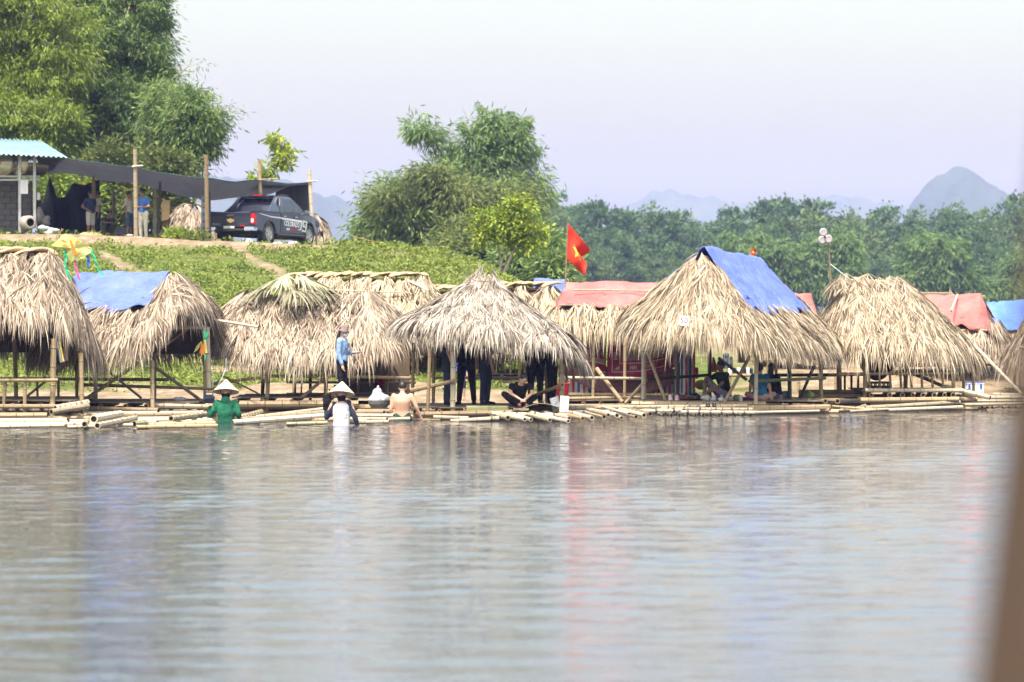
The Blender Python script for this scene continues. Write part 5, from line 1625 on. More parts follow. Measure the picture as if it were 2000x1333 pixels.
# the held bags and camera
def held_bag(label, c, s, mat, name='bag'):
    root = empty(name, c, label, 'bag')
    b = MB(); b.box((0, 0, 0), (s[0], s[1], s[2])); o = b.build('pouch', mat, root, bevel=min(s) * .25)
    b = MB(); b.tube([(-s[0] * .4, 0, s[2] * .45), (-s[0] * .3, 0, s[2] * .8), (s[0] * .3, 0, s[2] * .8), (s[0] * .4, 0, s[2] * .45)], .012, 6); b.build('strap', mat, root)
    b = MB(); b.box((0, -s[1] * .55, s[2] * .15), (s[0] * .95, s[1] * .2, s[2] * .4)); b.build('flap', mat, root, bevel=.008)
    return root
held_bag('dark folded bag held up in the left hand of the person in green', W(407, 780, 57.3) + Vector((0, 0.1, 0)), (.22, .12, .17), CL['navy'])
held_bag('black shoulder bag on the left arm of the person in the white top', W(639, 788, 56.5), (.16, .14, .34), CL['black'])

# woman in a denim jacket on the raft, in profile to the right (faces +X)
P4 = W(668, 790, 60.3)
den = pose(elL=(.21, .0, 1.09), wrL=(.15, -.24, 1.10), elR=(-.20, .02, 1.08), wrR=(-.20, -.06, .83), face=(0, -1, -.2), hd=(0, -.03, 1.54))
def den_x(root, J, hd, up, face, side, rotm):
    c = MB(); c.lathe([(0, .105), (.055, .10), (.082, .06), (.092, .0), (.135, -.045), (.13, -.05), (.085, -.005), (.0, .0)], 20, c=hd + up * .055, rot=rotm)
    c.build('bucket_hat', MAUVE, root, smooth=True)
    c = MB(); c.ell(hd + face * .055 - up * .045, (.062, .055, .048), 12, 8, rot=rotm); c.build('face_mask', MASKM, root, smooth=True)
    c = MB(); c.box(J['wrL'] + Vector((.0, -.11, .01)), (.05, .12, .03)); c.build('handheld_phone', CL['grey'], root)
    for s, z in ((-.08, 1.25), (.08, 1.25)):
        c = MB(); c.box((s, -.135, z), (.09, .012, .10)); c.build('chest_pocket', CL['denim'], root)
person('woman in denim jacket, mauve bucket hat and white mask standing on the raft', (P4.x, 60.3, P4.z), R(78), den, shirt='denim', sleeve=.98, pants='black', hair='long', extras=den_x, scale=.97)

# under the grey pointed hut: four standing in black, one sitting
zE = z_at(796, 60)
s1 = pose(elR=(-.22, .02, 1.10), wrR=(-.24, -.05, .86), elL=(.23, .0, 1.1), wrL=(.24, -.05, .86))
person('man in dark navy standing at the left post under the grey hut, wearing a wristwatch', (WX(874, 61.4), 61.4, zE), R(100), s1, shirt='navy', sleeve=.3, pants='navy', scale=1.03)
person('man in black trousers standing with legs apart behind the left post of the grey hut', (WX(911, 61.7), 61.7, zE), R(185), pose(anR=(-.15, .02, .09), anL=(.15, .02, .09), knR=(-.12, 0, .47), knL=(.12, 0, .47), ftR=(-.17, -.13, .035), ftL=(.17, -.13, .035)), shirt='black', sleeve=.3, pants='black', scale=1.05)
person('man in dark blue leaning over under the grey hut, bare forearm hanging down', (WX(948, 61.3), 61.3, zE), R(60), pose(che=(0, -.12, 1.2), nek=(0, -.22, 1.34), hd=(0, -.30, 1.45), shR=(-.175, -.18, 1.30), shL=(.175, -.18, 1.30), elR=(-.2, -.22, 1.04), wrR=(-.2, -.28, .80), elL=(.2, -.22, 1.04), wrL=(.2, -.3, .82)), shirt='navy', sleeve=.28, pants='navy', scale=1.02)
person('man all in black standing behind the seated man under the grey hut', (WX(1046, 61.6), 61.6, zE), R(10), s1, shirt='black', sleeve=.9, pants='black', scale=1.05, fat=1.1)
person('man in black bending at the right end of the grey hut', (WX(1078, 61.5), 61.5, zE), R(70), pose(che=(0, -.18, 1.12), nek=(0, -.32, 1.2), hd=(0, -.44, 1.22), shR=(-.17, -.28, 1.18), shL=(.17, -.28, 1.18), elR=(-.2, -.34, .92), wrR=(-.2, -.38, .68), elL=(.2, -.34, .92), wrL=(.2, -.4, .66), face=(0, -.8, -.6)), shirt='black', sleeve=.3, pants='black', skin=SKIN_D, scale=1.0)
sit = pose(pel=(0, 0, .12), wai=(0, -.06, .24), che=(.0, -.17, .38), nek=(.02, -.30, .50), hd=(.06, -.385, .615), shR=(-.18, -.26, .46), shL=(.2, -.26, .46),
           elR=(-.23, -.42, .30), wrR=(-.03, -.56, .17), elL=(.26, -.40, .31), wrL=(.08, -.55, .17), hpR=(-.09, 0, .11), hpL=(.09, 0, .11), knR=(-.34, -.22, .28), knL=(.34, -.20, .2), anR=(-.04, -.47, .08), anL=(.10, -.47, .08), ftR=(-.05, -.60, .04), ftL=(.10, -.60, .04), face=(.35, -1, -.45))
SHOE_M = M('leather_maroon', (0.16, 0.05, 0.06), (0.10, 0.03, 0.04), rough=0.35)
def watch_x(root, J, hd, up, face, side, rotm):
    c = MB(); d = (J['wrL'] - J['elL']).normalized(); c.tube([J['wrL'] - d * .012, J['wrL'] + d * .012], .036, 10); c.build('wristwatch', CL['grey'], root)
    c = MB(); c.tube([J['shL'] + Vector((-.04, .0, .06)), J['che'] + Vector((0, -.135, 0)), J['wai'] + Vector((-.12, -.06, 0))], .008, 4); c.build('bag_strap', CL['navy'], root)
    c = MB(); c.box(J['shR'].lerp(J['elR'], .52) + Vector((-.035, -.05, 0)), (.05, .012, .02)); c.build('sleeve_trim', CL['white'], root)
person('man in a black polo shirt sitting cross-legged, tying his maroon shoes', (WX(1012, 59.95), 60.3, zE + .01), R(8), sit, shirt='black', sleeve=.32, pants='black', shoes=SHOE_M, extras=watch_x, scale=.94)
kid = pose(elR=(-.2, -.1, 1.12), wrR=(-.12, -.28, 1.1))
person('child in a blue top seen between the legs of the standing men', (WX(902, 66), 66.0, 0.25), R(-30), kid, shirt='royal', sleeve=.4, pants='navy', pleg=.45, shoes=None, scale=.6)

# on the deck of the numbered hut
zG = z_at(783, 65)
sitk = pose(pel=(0, .05, .10), wai=(0, .05, .26), che=(0, -.01, .45), nek=(0, -.05, .61), hd=(0, -.07, .75), shR=(-.18, -.02, .56), shL=(.18, -.02, .56), elR=(-.2, -.26, .44), wrR=(-.04, -.40, .42), elL=(.24, -.18, .36), wrL=(.20, -.36, .24),
            hpR=(-.09, .0, .1), hpL=(.09, 0, .1), knR=(-.14, -.34, .46), knL=(.16, -.36, .28), anR=(-.13, -.42, .08), anL=(.02, -.52, .08), ftR=(-.13, -.54, .03), ftL=(.0, -.62, .04), face=(.0, -1, -.05))
person('young man in black sitting with one knee up under the numbered hut', (WX(1412, 65.6), 65.6, zG), R(-62), sitk, shirt='black', sleeve=.35, pants='grey', pleg=.45, shoes=None, skin=SKIN_D, scale=1.02)
sitb = pose(pel=(0, .05, .10), wai=(0, .03, .26), che=(0, -.01, .45), nek=(0, -.03, .61), hd=(0, -.04, .75), shR=(-.16, -.02, .56), shL=(.16, -.02, .56), elR=(-.22, .02, .32), wrR=(-.25, -.02, .12), elL=(.22, -.04, .34), wrL=(.24, -.2, .2),
            hpR=(-.09, .0, .1), hpL=(.09, 0, .1), knR=(-.30, -.28, .14), knL=(.30, -.28, .14), anR=(.02, -.36, .08), anL=(-.02, -.42, .08), ftR=(.10, -.44, .05), ftL=(-.10, -.48, .05))
person('woman in teal top and pink trousers sitting with her back turned', (WX(1484, 64.9), 64.9, zG), R(172), sitb, shirt='teal', sleeve=.3, pants='pink', shoes=None, hair='bun', scale=.97, fat=1.05)
person('person in black with long black hair half hidden beside the woman in teal', (WX(1506, 65.6), 65.6, zG), R(150), sitb, shirt='black', sleeve=.95, pants='jeans', pleg=.5, shoes=None, hair='long', scale=.95)

# on the terrace under the shade net
def tz(px, Y):
    return float(ground_z(WX(px, Y), Y))
hips = pose(elR=(-.30, .10, 1.12), wrR=(-.16, -.06, 1.0), elL=(.30, .10, 1.12), wrL=(.16, -.06, 1.0))
YT = 100.5
person('man in dark blue T-shirt and white shorts with hands on hips', (WX(177, YT), YT, tz(177, YT)), R(50), hips, shirt='dkblue', sleeve=.3, pants='cream', pleg=.42, shoes=None, skin=SKIN_D, scale=1.0)
person('man in a cream polo and dark trousers facing the man in white shorts', (WX(191, YT + .6), YT + .6, tz(191, YT + .6)), R(-70), pose(elR=(-.22, -.05, 1.1), wrR=(-.10, -.24, 1.05)), shirt='cream', sleeve=.3, pants='navy', skin=SKIN_D, scale=1.02)
squat = pose(pel=(0, .12, .32), wai=(0, .05, .46), che=(0, -.06, .62), nek=(0, -.14, .77), hd=(0, -.20, .90), shR=(-.17, -.1, .72), shL=(.17, -.1, .72), elR=(-.24, -.30, .60), wrR=(-.12, -.50, .58), elL=(.24, -.30, .60), wrL=(.12, -.50, .58),
             hpR=(-.09, .1, .3), hpL=(.09, .1, .3), knR=(-.18, -.24, .50), knL=(.18, -.24, .50), anR=(-.14, -.02, .08), anL=(.14, -.02, .08), ftR=(-.16, -.16, .035), ftL=(.16, -.16, .035))
person('man in dark clothes squatting on the terrace behind the two men on the left', (WX(208, YT + .3), YT + .3, tz(208, YT + .3)), R(35), squat, shirt='navy', sleeve=.35, pants='olive', shoes=None, skin=SKIN_D)
person('man in a pale shirt and denim shorts standing left of the tall bamboo post', (WX(252, YT), YT, tz(252, YT)), R(70), pose(wrR=(-.23, -.03, .86)), shirt='cream', sleeve=.32, pants='jeans', pleg=.45, shoes=None, skin=SKIN_D, scale=1.02)
person('man in bright blue polo and white trousers right of the tall bamboo post', (WX(280, YT - 1.5), YT - 1.5, tz(280, YT - 1.5)), R(-25), pose(hd=(0, -.05, 1.53), face=(0, -1, -.5), elR=(-.24, -.02, 1.1), wrR=(-.08, -.25, 1.08), elL=(.24, -.02, 1.1), wrL=(.06, -.25, 1.08)), shirt='blue', sleeve=.32, pants='cream', skin=SKIN_D, scale=1.02)
flush_people()
# ---------------------------------------------------------------- pickup on the terrace
PAINT = M('paint_dark_blue_black', (0.022, 0.026, 0.045), (0.03, 0.034, 0.055), scale=2, rough=0.28, coat=0.6)
GLASS = M('tinted_glass', (0.012, 0.015, 0.022), (0.02, 0.024, 0.034), rough=0.06, spec=0.8)
CHROME = M('chrome', (0.75, 0.76, 0.78), (0.6, 0.61, 0.63), rough=0.15, metal=1.0)
TYRE = M('tyre_rubber', (0.03, 0.028, 0.026), (0.09, 0.08, 0.065), scale=8, rough=0.9)
RIM = M('wheel_alloy', (0.58, 0.58, 0.56), (0.42, 0.41, 0.38), rough=0.35, metal=0.6)
REDL = M('lamp_red', (0.55, 0.015, 0.02), (0.4, 0.01, 0.015), rough=0.12)
WHITEP = M('white_vinyl', (0.75, 0.75, 0.76), (0.68, 0.68, 0.69), rough=0.45)
REDP = M('red_vinyl', (0.6, 0.05, 0.04), rough=0.45)
GOLD = M('badge_gold', (0.62, 0.45, 0.16), (0.5, 0.36, 0.12), rough=0.3, metal=0.5)
PLASTIC = M('black_trim', (0.02, 0.02, 0.022), (0.045, 0.042, 0.04), scale=8, rough=0.6)
PLATE = M('plate_white', (0.7, 0.7, 0.64), rough=0.5)

def pickup():
    """Built along +x (front); x = 0 is the rear bumper, y = 0 the middle."""
    Yt = 102.2
    base = Vector((WX(449, 101.2), 101.2, tz(449, 101.2) + 0.02))
    root = empty('pickup_truck', base, 'dark double-cab pickup truck with white door lettering parked at the edge of the terrace', 'pickup truck', None, R(67))
    HW = 0.93
    def arch(cx, z0=0.42, r=0.47, n=9):
        return [(cx - r * math.cos(math.pi * i / n), z0 + 0.0 + r * math.sin(math.pi * i / n) * 0.92) for i in range(n + 1)]
    RX, FX = 1.18, 4.27
    # bed sides
    bedpoly = [(0.10, 0.56)] + [p for p in arch(RX) if p[0] < 1.98] + [(2.0, 0.42), (2.0, 1.14), (1.2, 1.13), (0.10, 1.10)]
    for s in (-1, 1):
        b = MB(); b.prism(bedpoly, s * HW, s * (HW - 0.13))
        b.build('bed_side', PAINT, root, bevel=0.02)
        b = MB(); b.prism([(0.1, 1.101), (1.9, 1.141), (1.9, 1.175), (0.1, 1.15)], s * (HW - 0.01), s * (HW - 0.17))
        b.build('bed_rail', PLASTIC if s < 0 else PLASTIC, root, bevel=0.012)
    b = MB(); b.box((1.05, 0, 0.62), (1.9, 2 * HW - 0.26, 0.05)); b.build('bed_floor', PLASTIC, root)
    b = MB(); b.box((1.97, 0, 0.86), (0.05, 2 * HW - 0.27, 0.5)); b.build('bed_front', PLASTIC, root)
    b = MB(); b.prism([(0.055, 0.60), (0.11, 0.60), (0.11, 1.11), (0.075, 1.12), (0.03, 1.09), (0.05, 0.98)], -HW + 0.16, HW - 0.16)
    tg = b.build('tailgate', PAINT, root, bevel=0.01)
    b = MB(); b.box((0.035, 0.0, 1.0), (0.03, 0.27, 0.055)); b.build('tailgate_handle', CHROME, tg, bevel=0.01)
    # chassis and underside
    b = MB(); b.box((2.65, 0, 0.40), (4.6, 1.1, 0.22)); b.box((RX, 0, 0.38), (0.16, 1.5, 0.16)); b.box((FX, 0, 0.38), (0.16, 1.5, 0.16)); b.box((0.7, 0.2, 0.45), (0.7, 0.6, 0.22))
    b.build('chassis', PLASTIC, root)
    # cab lower body with front arch, widths narrowing to the nose
    cabpoly = [(2.004, 0.44), (3.7, 0.44)] + arch(FX) + [(4.82, 0.42), (5.15, 0.42), (5.26, 0.62), (5.24, 0.92), (5.05, 1.05), (4.5, 1.13), (3.95, 1.17), (3.0, 1.16), (2.004, 1.15)]
    b = MB()
    n = len(cabpoly)
    for s in (-1, 1):
        pass
    rings = []
    for y in (-1.0, -0.9, 0.9, 1.0):
        ring = []
        for x, z in cabpoly:
            nar = 1 - 0.16 * max(0, (x - 4.3) / 1.0) ** 1.6
            yy = y if abs(y) < 1 else y
            w = HW * nar * (0.985 if z > 1.0 else 1.0)
            ring.append((x, (abs(yy) / 1.0) * w * (1 if yy > 0 else -1) * (1.0 if abs(yy) == 1.0 else 1.0), z))
        rings.append(ring)
    b.loft([rings[0], rings[3]])
    body = b.build('body', PAINT, root, bevel=0.03)
    # greenhouse
    def ring(x0, x1, z, hw):
        return [(x0, -hw, z), (x1, -hw, z), (x1 + 0.04, -hw * 0.6, z), (x1 + 0.04, hw * 0.6, z), (x1, hw, z), (x0, hw, z)]
    b = MB(); b.loft([ring(2.03, 4.02, 1.15, HW - 0.03), ring(2.12, 3.70, 1.42, HW - 0.09), ring(2.28, 3.20, 1.70, HW - 0.17), ring(2.42, 3.02, 1.76, HW - 0.24)])
    cabm = b.build('cab', PAINT, root, bevel=0.025)
    def side_pt(x, z, s, out=0.006):
        hw = np.interp(z, [1.15, 1.42, 1.70, 1.76], [HW - .03, HW - .09, HW - .17, HW - .24])
        return (x, s * (hw + out), z)
    for s in (-1, 1):
        for poly in ([(2.32, 1.22), (2.98, 1.20), (2.96, 1.62), (2.45, 1.63)], [(3.06, 1.20), (3.80, 1.19), (3.56, 1.42), (3.24, 1.61), (3.04, 1.62)]):
            b = MB(); o_ = [side_pt(x, z, s, 0.010) for x, z in poly]; i_ = [side_pt(x, z, s, -0.01) for x, z in poly]
            m = len(poly)
            b.add(o_ + i_, [tuple(range(m)), tuple(range(2 * m - 1, m - 1, -1))] + [(k, (k + 1) % m, m + (k + 1) % m, m + k) for k in range(m)])
            b.build('side_window', GLASS, cabm)
        # doors: thin proud panels with a groove between, handle on each
        for x0, x1 in ((2.16, 3.0), (3.03, 3.74)):
            poly = [(x0, 0.52), (x1, 0.52), (x1, 1.14), (x0, 1.14)] if x0 > 3 else [(x0 - .1, 0.98), (x0 - .1, 1.14), (x1, 1.14), (x1, 0.52), (x0 + 0.02, 0.52)]
            b = MB(); b.prism(poly, s * (HW - 0.01), s * (HW + 0.007)); d = b.build('door', PAINT, root, bevel=0.006)
            b = MB(); b.box((x0 + 0.14, s * (HW + 0.022), 1.03), (0.2, 0.03, 0.04)); b.build('door_handle', CHROME, d, bevel=0.008)
        # mirror
        b = MB(); b.box((3.86, s * (HW + 0.12), 1.22), (0.14, 0.2, 0.15)); b.tube([(3.86, s * (HW - .02), 1.17), (3.86, s * (HW + .08), 1.2)], .025, 6)
        mm = b.build('mirror', CHROME, root, bevel=0.03)
        # side step
        b = MB(); b.tube([(1.75, s * (HW + 0.05), 0.37), (3.72, s * (HW + 0.05), 0.37)], 0.045, 8); b.box((2.0, s * (HW - .1), 0.37), (.05, .3, .04)); b.box((3.5, s * (HW - .1), 0.37), (.05, .3, .04))
        b.build('side_step', PLASTIC, root)
        # roof rail
        b = MB(); b.tube([(2.36, s * .70, 1.735), (2.45, s * .70, 1.80), (3.0, s * .69, 1.80), (3.12, s * .69, 1.72)], 0.018, 6); b.build('roof_rail', CHROME if False else PLASTIC, root)
        # flying buttress of the sports bar
        b = MB(); b.loft([[(2.30, s * .68, 1.74), (2.0, s * .76, 1.74), (2.0, s * .66, 1.72), (2.3, s * .6, 1.74)], [(1.95, s * .80, 1.45), (1.62, s * .82, 1.42), (1.62, s * .72, 1.42), (1.95, s * .72, 1.45)], [(1.98, s * .90, 1.16), (1.15, s * .91, 1.15), (1.15, s * .82, 1.15), (1.98, s * .82, 1.16)]])
        b.build('sports_bar', PAINT, root, bevel=0.02)
        # wheels
        for cx in (RX, FX):
            w = MB(); w.lathe([(0.25, -.11), (.34, -.125), (.385, -.10), (.392, 0), (.385, .10), (.34, .125), (.25, .11)], 28, c=(cx, s * (HW - 0.13), 0.39), axis='Y')
            ty = w.build('wheel', TYRE, root, smooth=True)
            w = MB(); w.lathe([(.255, .0), (.255, s * .10), (.235, s * .115), (.225, s * .07), (.05, s * .045)], 24, c=(cx, s * (HW - 0.13), 0.39), axis='Y')
            w.lathe([(.0, s * .10), (.06, s * .10), (.065, s * .05)], 12, c=(cx, s * (HW - .13), .39), axis='Y')
            for q in range(6):
                a = q * math.pi / 3 + 0.3
                rot = Matrix.Rotation(-a, 3, 'Y')
                w.box(Vector((cx, s * (HW - .13) + s * .085, .39)) + rot @ Vector((.145, 0, 0)), (.19, .03, .07), rot=rot)
            w.build('rim', RIM, ty)
            w = MB(); w.box((cx - 0.44, s * (HW - 0.14), 0.36), (.02, .24, .28)); w.build('mud_flap', PLASTIC, root)
        # tail lamps: red housing, clear lower part
        b = MB(); b.prism([(0.04, 0.68), (0.20, 0.68), (0.22, 1.06), (0.05, 1.06)], s * (HW + 0.006), s * (HW - 0.155)); tl = b.build('tail_lamp', REDL, root, bevel=0.02)
        b = MB(); b.prism([(0.025, 0.74), (0.10, 0.74), (0.10, 0.88), (0.03, 0.88)], s * (HW - 0.02), s * (HW - 0.12)); b.build('clear_lens', PLATE, tl, bevel=0.01)
        # chrome bumper corners
        b = MB(); b.prism([(-0.05, 0.46), (0.30, 0.46), (0.30, 0.60), (-0.02, 0.60)], s * (HW + 0.01), s * (HW - 0.38)); b.build('bumper_corner', CHROME, root, bevel=0.03)
        b = MB(); b.prism([(5.0, .72), (5.22, .74), (5.2, .9), (4.85, .98)], s * (HW - .08), s * (HW - .30)); b.build('headlight', GLASS, root, bevel=.02)
    b = MB(); b.box((0.06, 0, 0.50), (0.22, 1.15, 0.10)); b.build('rear_bumper', PLASTIC, root, bevel=0.02)
    b = MB(); b.box((5.2, 0, 0.52), (0.2, 1.6, 0.2)); b.build('front_bumper', PLASTIC, root, bevel=0.04)
    b = MB(); b.box((5.25, 0, 0.78), (0.06, 1.0, 0.2)); b.build('grille', PLASTIC, root)
    # sports bar hoop over the rear window with brake light
    b = MB(); b.box((2.14, 0, 1.735), (0.32, 1.36, 0.075)); hoop = b.build('sports_bar', PAINT, root, bevel=0.025)
    b = MB(); b.box((2.06, 0, 1.785), (0.2, 0.62, 0.05)); b.build('brake_light_housing', PLASTIC, root, bevel=0.015)
    b = MB(); b.box((1.955, -0.05, 1.775), (0.02, 0.36, 0.035)); b.build('brake_light', REDL, root)
    b = MB(); b.add([(2.055, -.66, 1.20), (2.055, .66, 1.20), (2.24, .58, 1.66), (2.24, -.58, 1.66), (2.085, -.66, 1.20), (2.085, .66, 1.20), (2.27, .58, 1.66), (2.27, -.58, 1.66)], [(0, 1, 2, 3), (7, 6, 5, 4), (0, 4, 5, 1), (1, 5, 6, 2), (2, 6, 7, 3), (3, 7, 4, 0)])
    b.build('rear_window', GLASS, root)
    b = MB(); b.add([(4.06, -.70, 1.18), (4.06, .70, 1.18), (3.28, .58, 1.69), (3.28, -.58, 1.69), (4.03, -.70, 1.18), (4.03, .70, 1.18), (3.25, .58, 1.69), (3.25, -.58, 1.69)], [(0, 1, 2, 3), (7, 6, 5, 4), (0, 4, 5, 1), (1, 5, 6, 2), (2, 6, 7, 3), (3, 7, 4, 0)])
    b.build('windscreen', GLASS, root)
    # number plate, bow-tie badge, tailgate lettering
    b = MB(); b.box((-0.005, 0.03, 0.555), (0.02, 0.42, 0.15)); pl = b.build('number_plate', PLATE, root)
    def rear_text(txt, y, z, size, mat, parent, x=0.045, bold=0.0):
        me = text_mesh('lettering', txt, size, mat, 0.004, 0, bold)
        o = link('lettering', me, parent)
        o.rotation_euler = (R(90), 0, R(-90))
        o.location = (x, y, z)
        return o
    rear_text('29C', 0.03, 0.595, 0.055, PLASTIC, pl, -0.018, 0.002); rear_text('698.32', 0.03, 0.53, 0.07, PLASTIC, pl, -0.018, 0.002)
    bw = [(-.15, .0), (-.12, .045), (-.045, .045), (-.045, .07), (.045, .07), (.06, .045), (.15, .045), (.12, .0), (.12, -.02), (.045, -.045), (.04, -.07), (-.05, -.07), (-.05, -.045), (-.13, -.045)]
    b = MB(); m = len(bw)
    b.add([(0.035, y * 0.95 + 0.0, z + 0.82) for y, z in bw] + [(0.065, y * .95, z + 0.82) for y, z in bw], [tuple(range(m)), tuple(range(2 * m - 1, m - 1, -1))] + [(k, (k + 1) % m, m + (k + 1) % m, m + k) for k in range(m)])
    b.build('emblem', GOLD, tg)
    b = MB(); sm = [(y * 1.12, z * 1.2) for y, z in bw]
    b.add([(0.043, y, z + 0.82) for y, z in sm] + [(0.068, y, z + 0.82) for y, z in sm], [tuple(range(m)), tuple(range(2 * m - 1, m - 1, -1))] + [(k, (k + 1) % m, m + (k + 1) % m, m + k) for k in range(m)])
    b.build('emblem_frame', CHROME, tg)
    rear_text('COLORADO', -0.47, 0.70, 0.07, CHROME, tg, 0.047); rear_text('Duramax', 0.55, 0.71, 0.08, CHROME, tg, 0.047)
    b = MB(); b.box((0.045, -0.47, 0.64), (0.008, 0.2, 0.04)); b.build('badge', REDL, tg)
    # right side graphics (the right side faces -y)
    ys = -(HW + 0.0095)
    def strip(poly, mat, name='side_stripe', out=0.0):
        b = MB(); b.prism(poly, ys - out, ys - out - 0.004); return b.build(name, mat, root)
    for s, yy in ((-1, ys),):
        strip([(0.42, 1.075), (1.3, 1.00), (2.08, 0.985), (2.08, 0.945), (1.3, 0.965), (0.42, 1.062)], WHITEP)
        strip([(2.08, 0.985), (3.66, 0.93), (3.66, 0.845), (2.08, 0.925)], WHITEP)
        strip([(3.58, 0.85), (3.66, 0.85), (3.57, 0.60), (3.36, 0.565), (3.36, 0.60), (3.51, 0.63)], WHITEP)
        for p in ([(3.72, 0.95), (4.06, 0.90), (4.05, 0.84), (3.73, 0.89)], [(3.72, 0.90), (3.79, 0.89), (3.76, 0.70), (3.69, 0.72)], [(3.71, 0.745), (3.96, 0.715), (3.955, 0.67), (3.70, 0.70)], [(3.98, 0.87), (4.05, 0.86), (3.96, 0.56), (3.88, 0.565)], [(3.62, 0.60), (3.92, 0.56), (3.92, 0.51), (3.62, 0.55)]):
            strip(p, WHITEP, 'side_logo')
        strip([(3.8, 0.79), (3.93, 0.775), (3.93, 0.755), (3.8, 0.77)], WHITEP, 'side_logo')
        me = text_mesh('door_lettering', 'COLORADO', 0.30, WHITEP, 0.002, 0.0, 0.006)
        o = link('door_lettering', me, root); o.rotation_euler = (R(90), 0, 0); o.location = (2.86, ys - 0.004, 0.765); o.scale = (0.70, 0.85, 1)
        o.rotation_euler = (R(90), R(2.2), 0)
        me = text_mesh('door_lettering', 'HIGH', 0.10, WHITEP, 0.002, 0.2, 0.004); o = link('door_lettering', me, root); o.rotation_euler = (R(90), 0, 0); o.location = (2.55, ys - .004, 0.585)
        me = text_mesh('door_lettering', 'COUNTRY', 0.10, REDP, 0.002, 0.2, 0.004); o = link('door_lettering', me, root); o.rotation_euler = (R(90), 0, 0); o.location = (2.98, ys - .004, 0.58)
    return root
pickup()

# ---------------------------------------------------------------- terrace: shade net, shed, tanks, posts
def net_mat():
    m, n, out = newmat('shade_net')
    p = n.nodes.new('ShaderNodeBsdfPrincipled'); p.inputs['Roughness'].default_value = 0.9; p.inputs['Specular IOR Level'].default_value = 0.1
    tc = n.nodes.new('ShaderNodeTexCoord')
    c = ramp(n, noise(n, 1.2, 5, vec=tc.outputs['Object'], sc=(2.5, 0.6, 1)), [(0.3, (0.075, 0.077, 0.083)), (0.7, (0.125, 0.13, 0.137))])
    n.links.new(c, p.inputs['Base Color'])
    t = n.nodes.new('ShaderNodeBsdfTranslucent'); t.inputs['Color'].default_value = (0.30, 0.30, 0.33, 1)
    mx = n.nodes.new('ShaderNodeMixShader'); mx.inputs[0].default_value = 0.45
    n.links.new(p.outputs[0], mx.inputs[1]); n.links.new(t.outputs[0], mx.inputs[2])
    n.links.new(mx.outputs[0], out.inputs['Surface'])
    return m
NET = net_mat()
front = [(70, 306), (130, 311), (200, 321), (265, 329), (335, 343), (404, 350), (460, 357), (508, 353), (560, 361), (607, 357)]
back = [(70, 338), (130, 340), (180, 352), (230, 357), (280, 362), (330, 380), (400, 392), (470, 386), (540, 376), (607, 360)]
nt0 = empty('shade_net', W(340, 400, 100), 'long sagging dark grey shade net roof stretched over bamboo posts on the terrace', 'shade net')
def netP(u, v):
    x = 70 + 537 * u
    yf = np.interp(x, [a for a, _ in front], [b for _, b in front]); yb = np.interp(x, [a for a, _ in back], [b for _, b in back])
    Yf = np.interp(x, [70, 404, 440, 508, 560, 607], [98.4, 98.4, 102.0, 107.2, 107.0, 106.8])
    Yb = np.interp(x, [70, 300, 345, 404, 508, 607], [106.0, 106.5, 105.0, 105.5, 113.0, 112.0])
    a = W(x, yf, Yf); b = W(x * 0.94 + 30, yb, Yb)
    p = a.lerp(b, v)
    p.z -= 0.22 * math.sin(math.pi * v) * (0.5 + 0.5 * math.sin(u * 31 + 1)) + 0.012 * math.sin(u * 47 + v * 9)
    return p
net_o = cloth('net_sheet', netP, 60, 16, NET, parent=nt0, thick=0.01)
b = MB(); b.tube([netP(u, 0.0) - nt0.location + Vector((0, -.02, 0.02)) for u in np.linspace(0, 1, 40)], 0.018, 5); b.build('edge_rope', cl_mat('rope_green', (0.05, 0.10, 0.09)), nt0)
wall = empty('net_wall', W(575, 400, 101), 'dark net curtain hanging from the right end of the shade net behind the pickup', 'net curtain')
def wallP(u, v):
    a = W(608, 358, 106.9).lerp(W(540, 366, 111), u); c = W(612, 455, 107.0).lerp(W(530, 440, 111), u)
    p = a.lerp(c, v); p.x += 0.06 * math.sin(u * 40) * v
    return p
cloth('net_sheet', wallP, 44, 10, NET, parent=wall, thick=0.01)
scr = empty('net_screen', W(130, 400, 103), 'black sagging net screen with peaked corners behind the standing men', 'net screen')
topx = [(70, 372), (84, 400), (97, 344), (112, 388), (128, 384), (143, 358), (165, 362), (192, 352)]
def scrP(u, v):
    x = 70 + 125 * u
    a = W(x, np.interp(x, [q for q, _ in topx], [q for _, q in topx]), 103.5); c = W(x + 3, 458, 103.0)
    p = a.lerp(c, v); p.y += 0.25 * math.sin(u * 17) * math.sin(v * 2.5)
    return p
cloth('net_sheet', scrP, 60, 14, cl_mat('net_black', (0.02, 0.022, 0.026)), parent=scr, thick=0.01)
for k, (x, y) in enumerate(((120, 418), (127, 424), (158, 428))):
    pass
def single_pole(label, t, mat, name='bamboo_post', group=None):
    root = empty(name, W(t[3], t[4], t[5]), label, 'post', group)
    pole('stem', W(*t[3:6]) - Vector((0, 0, .2)), W(*t[0:3]), t[6], root, mat)
    return root
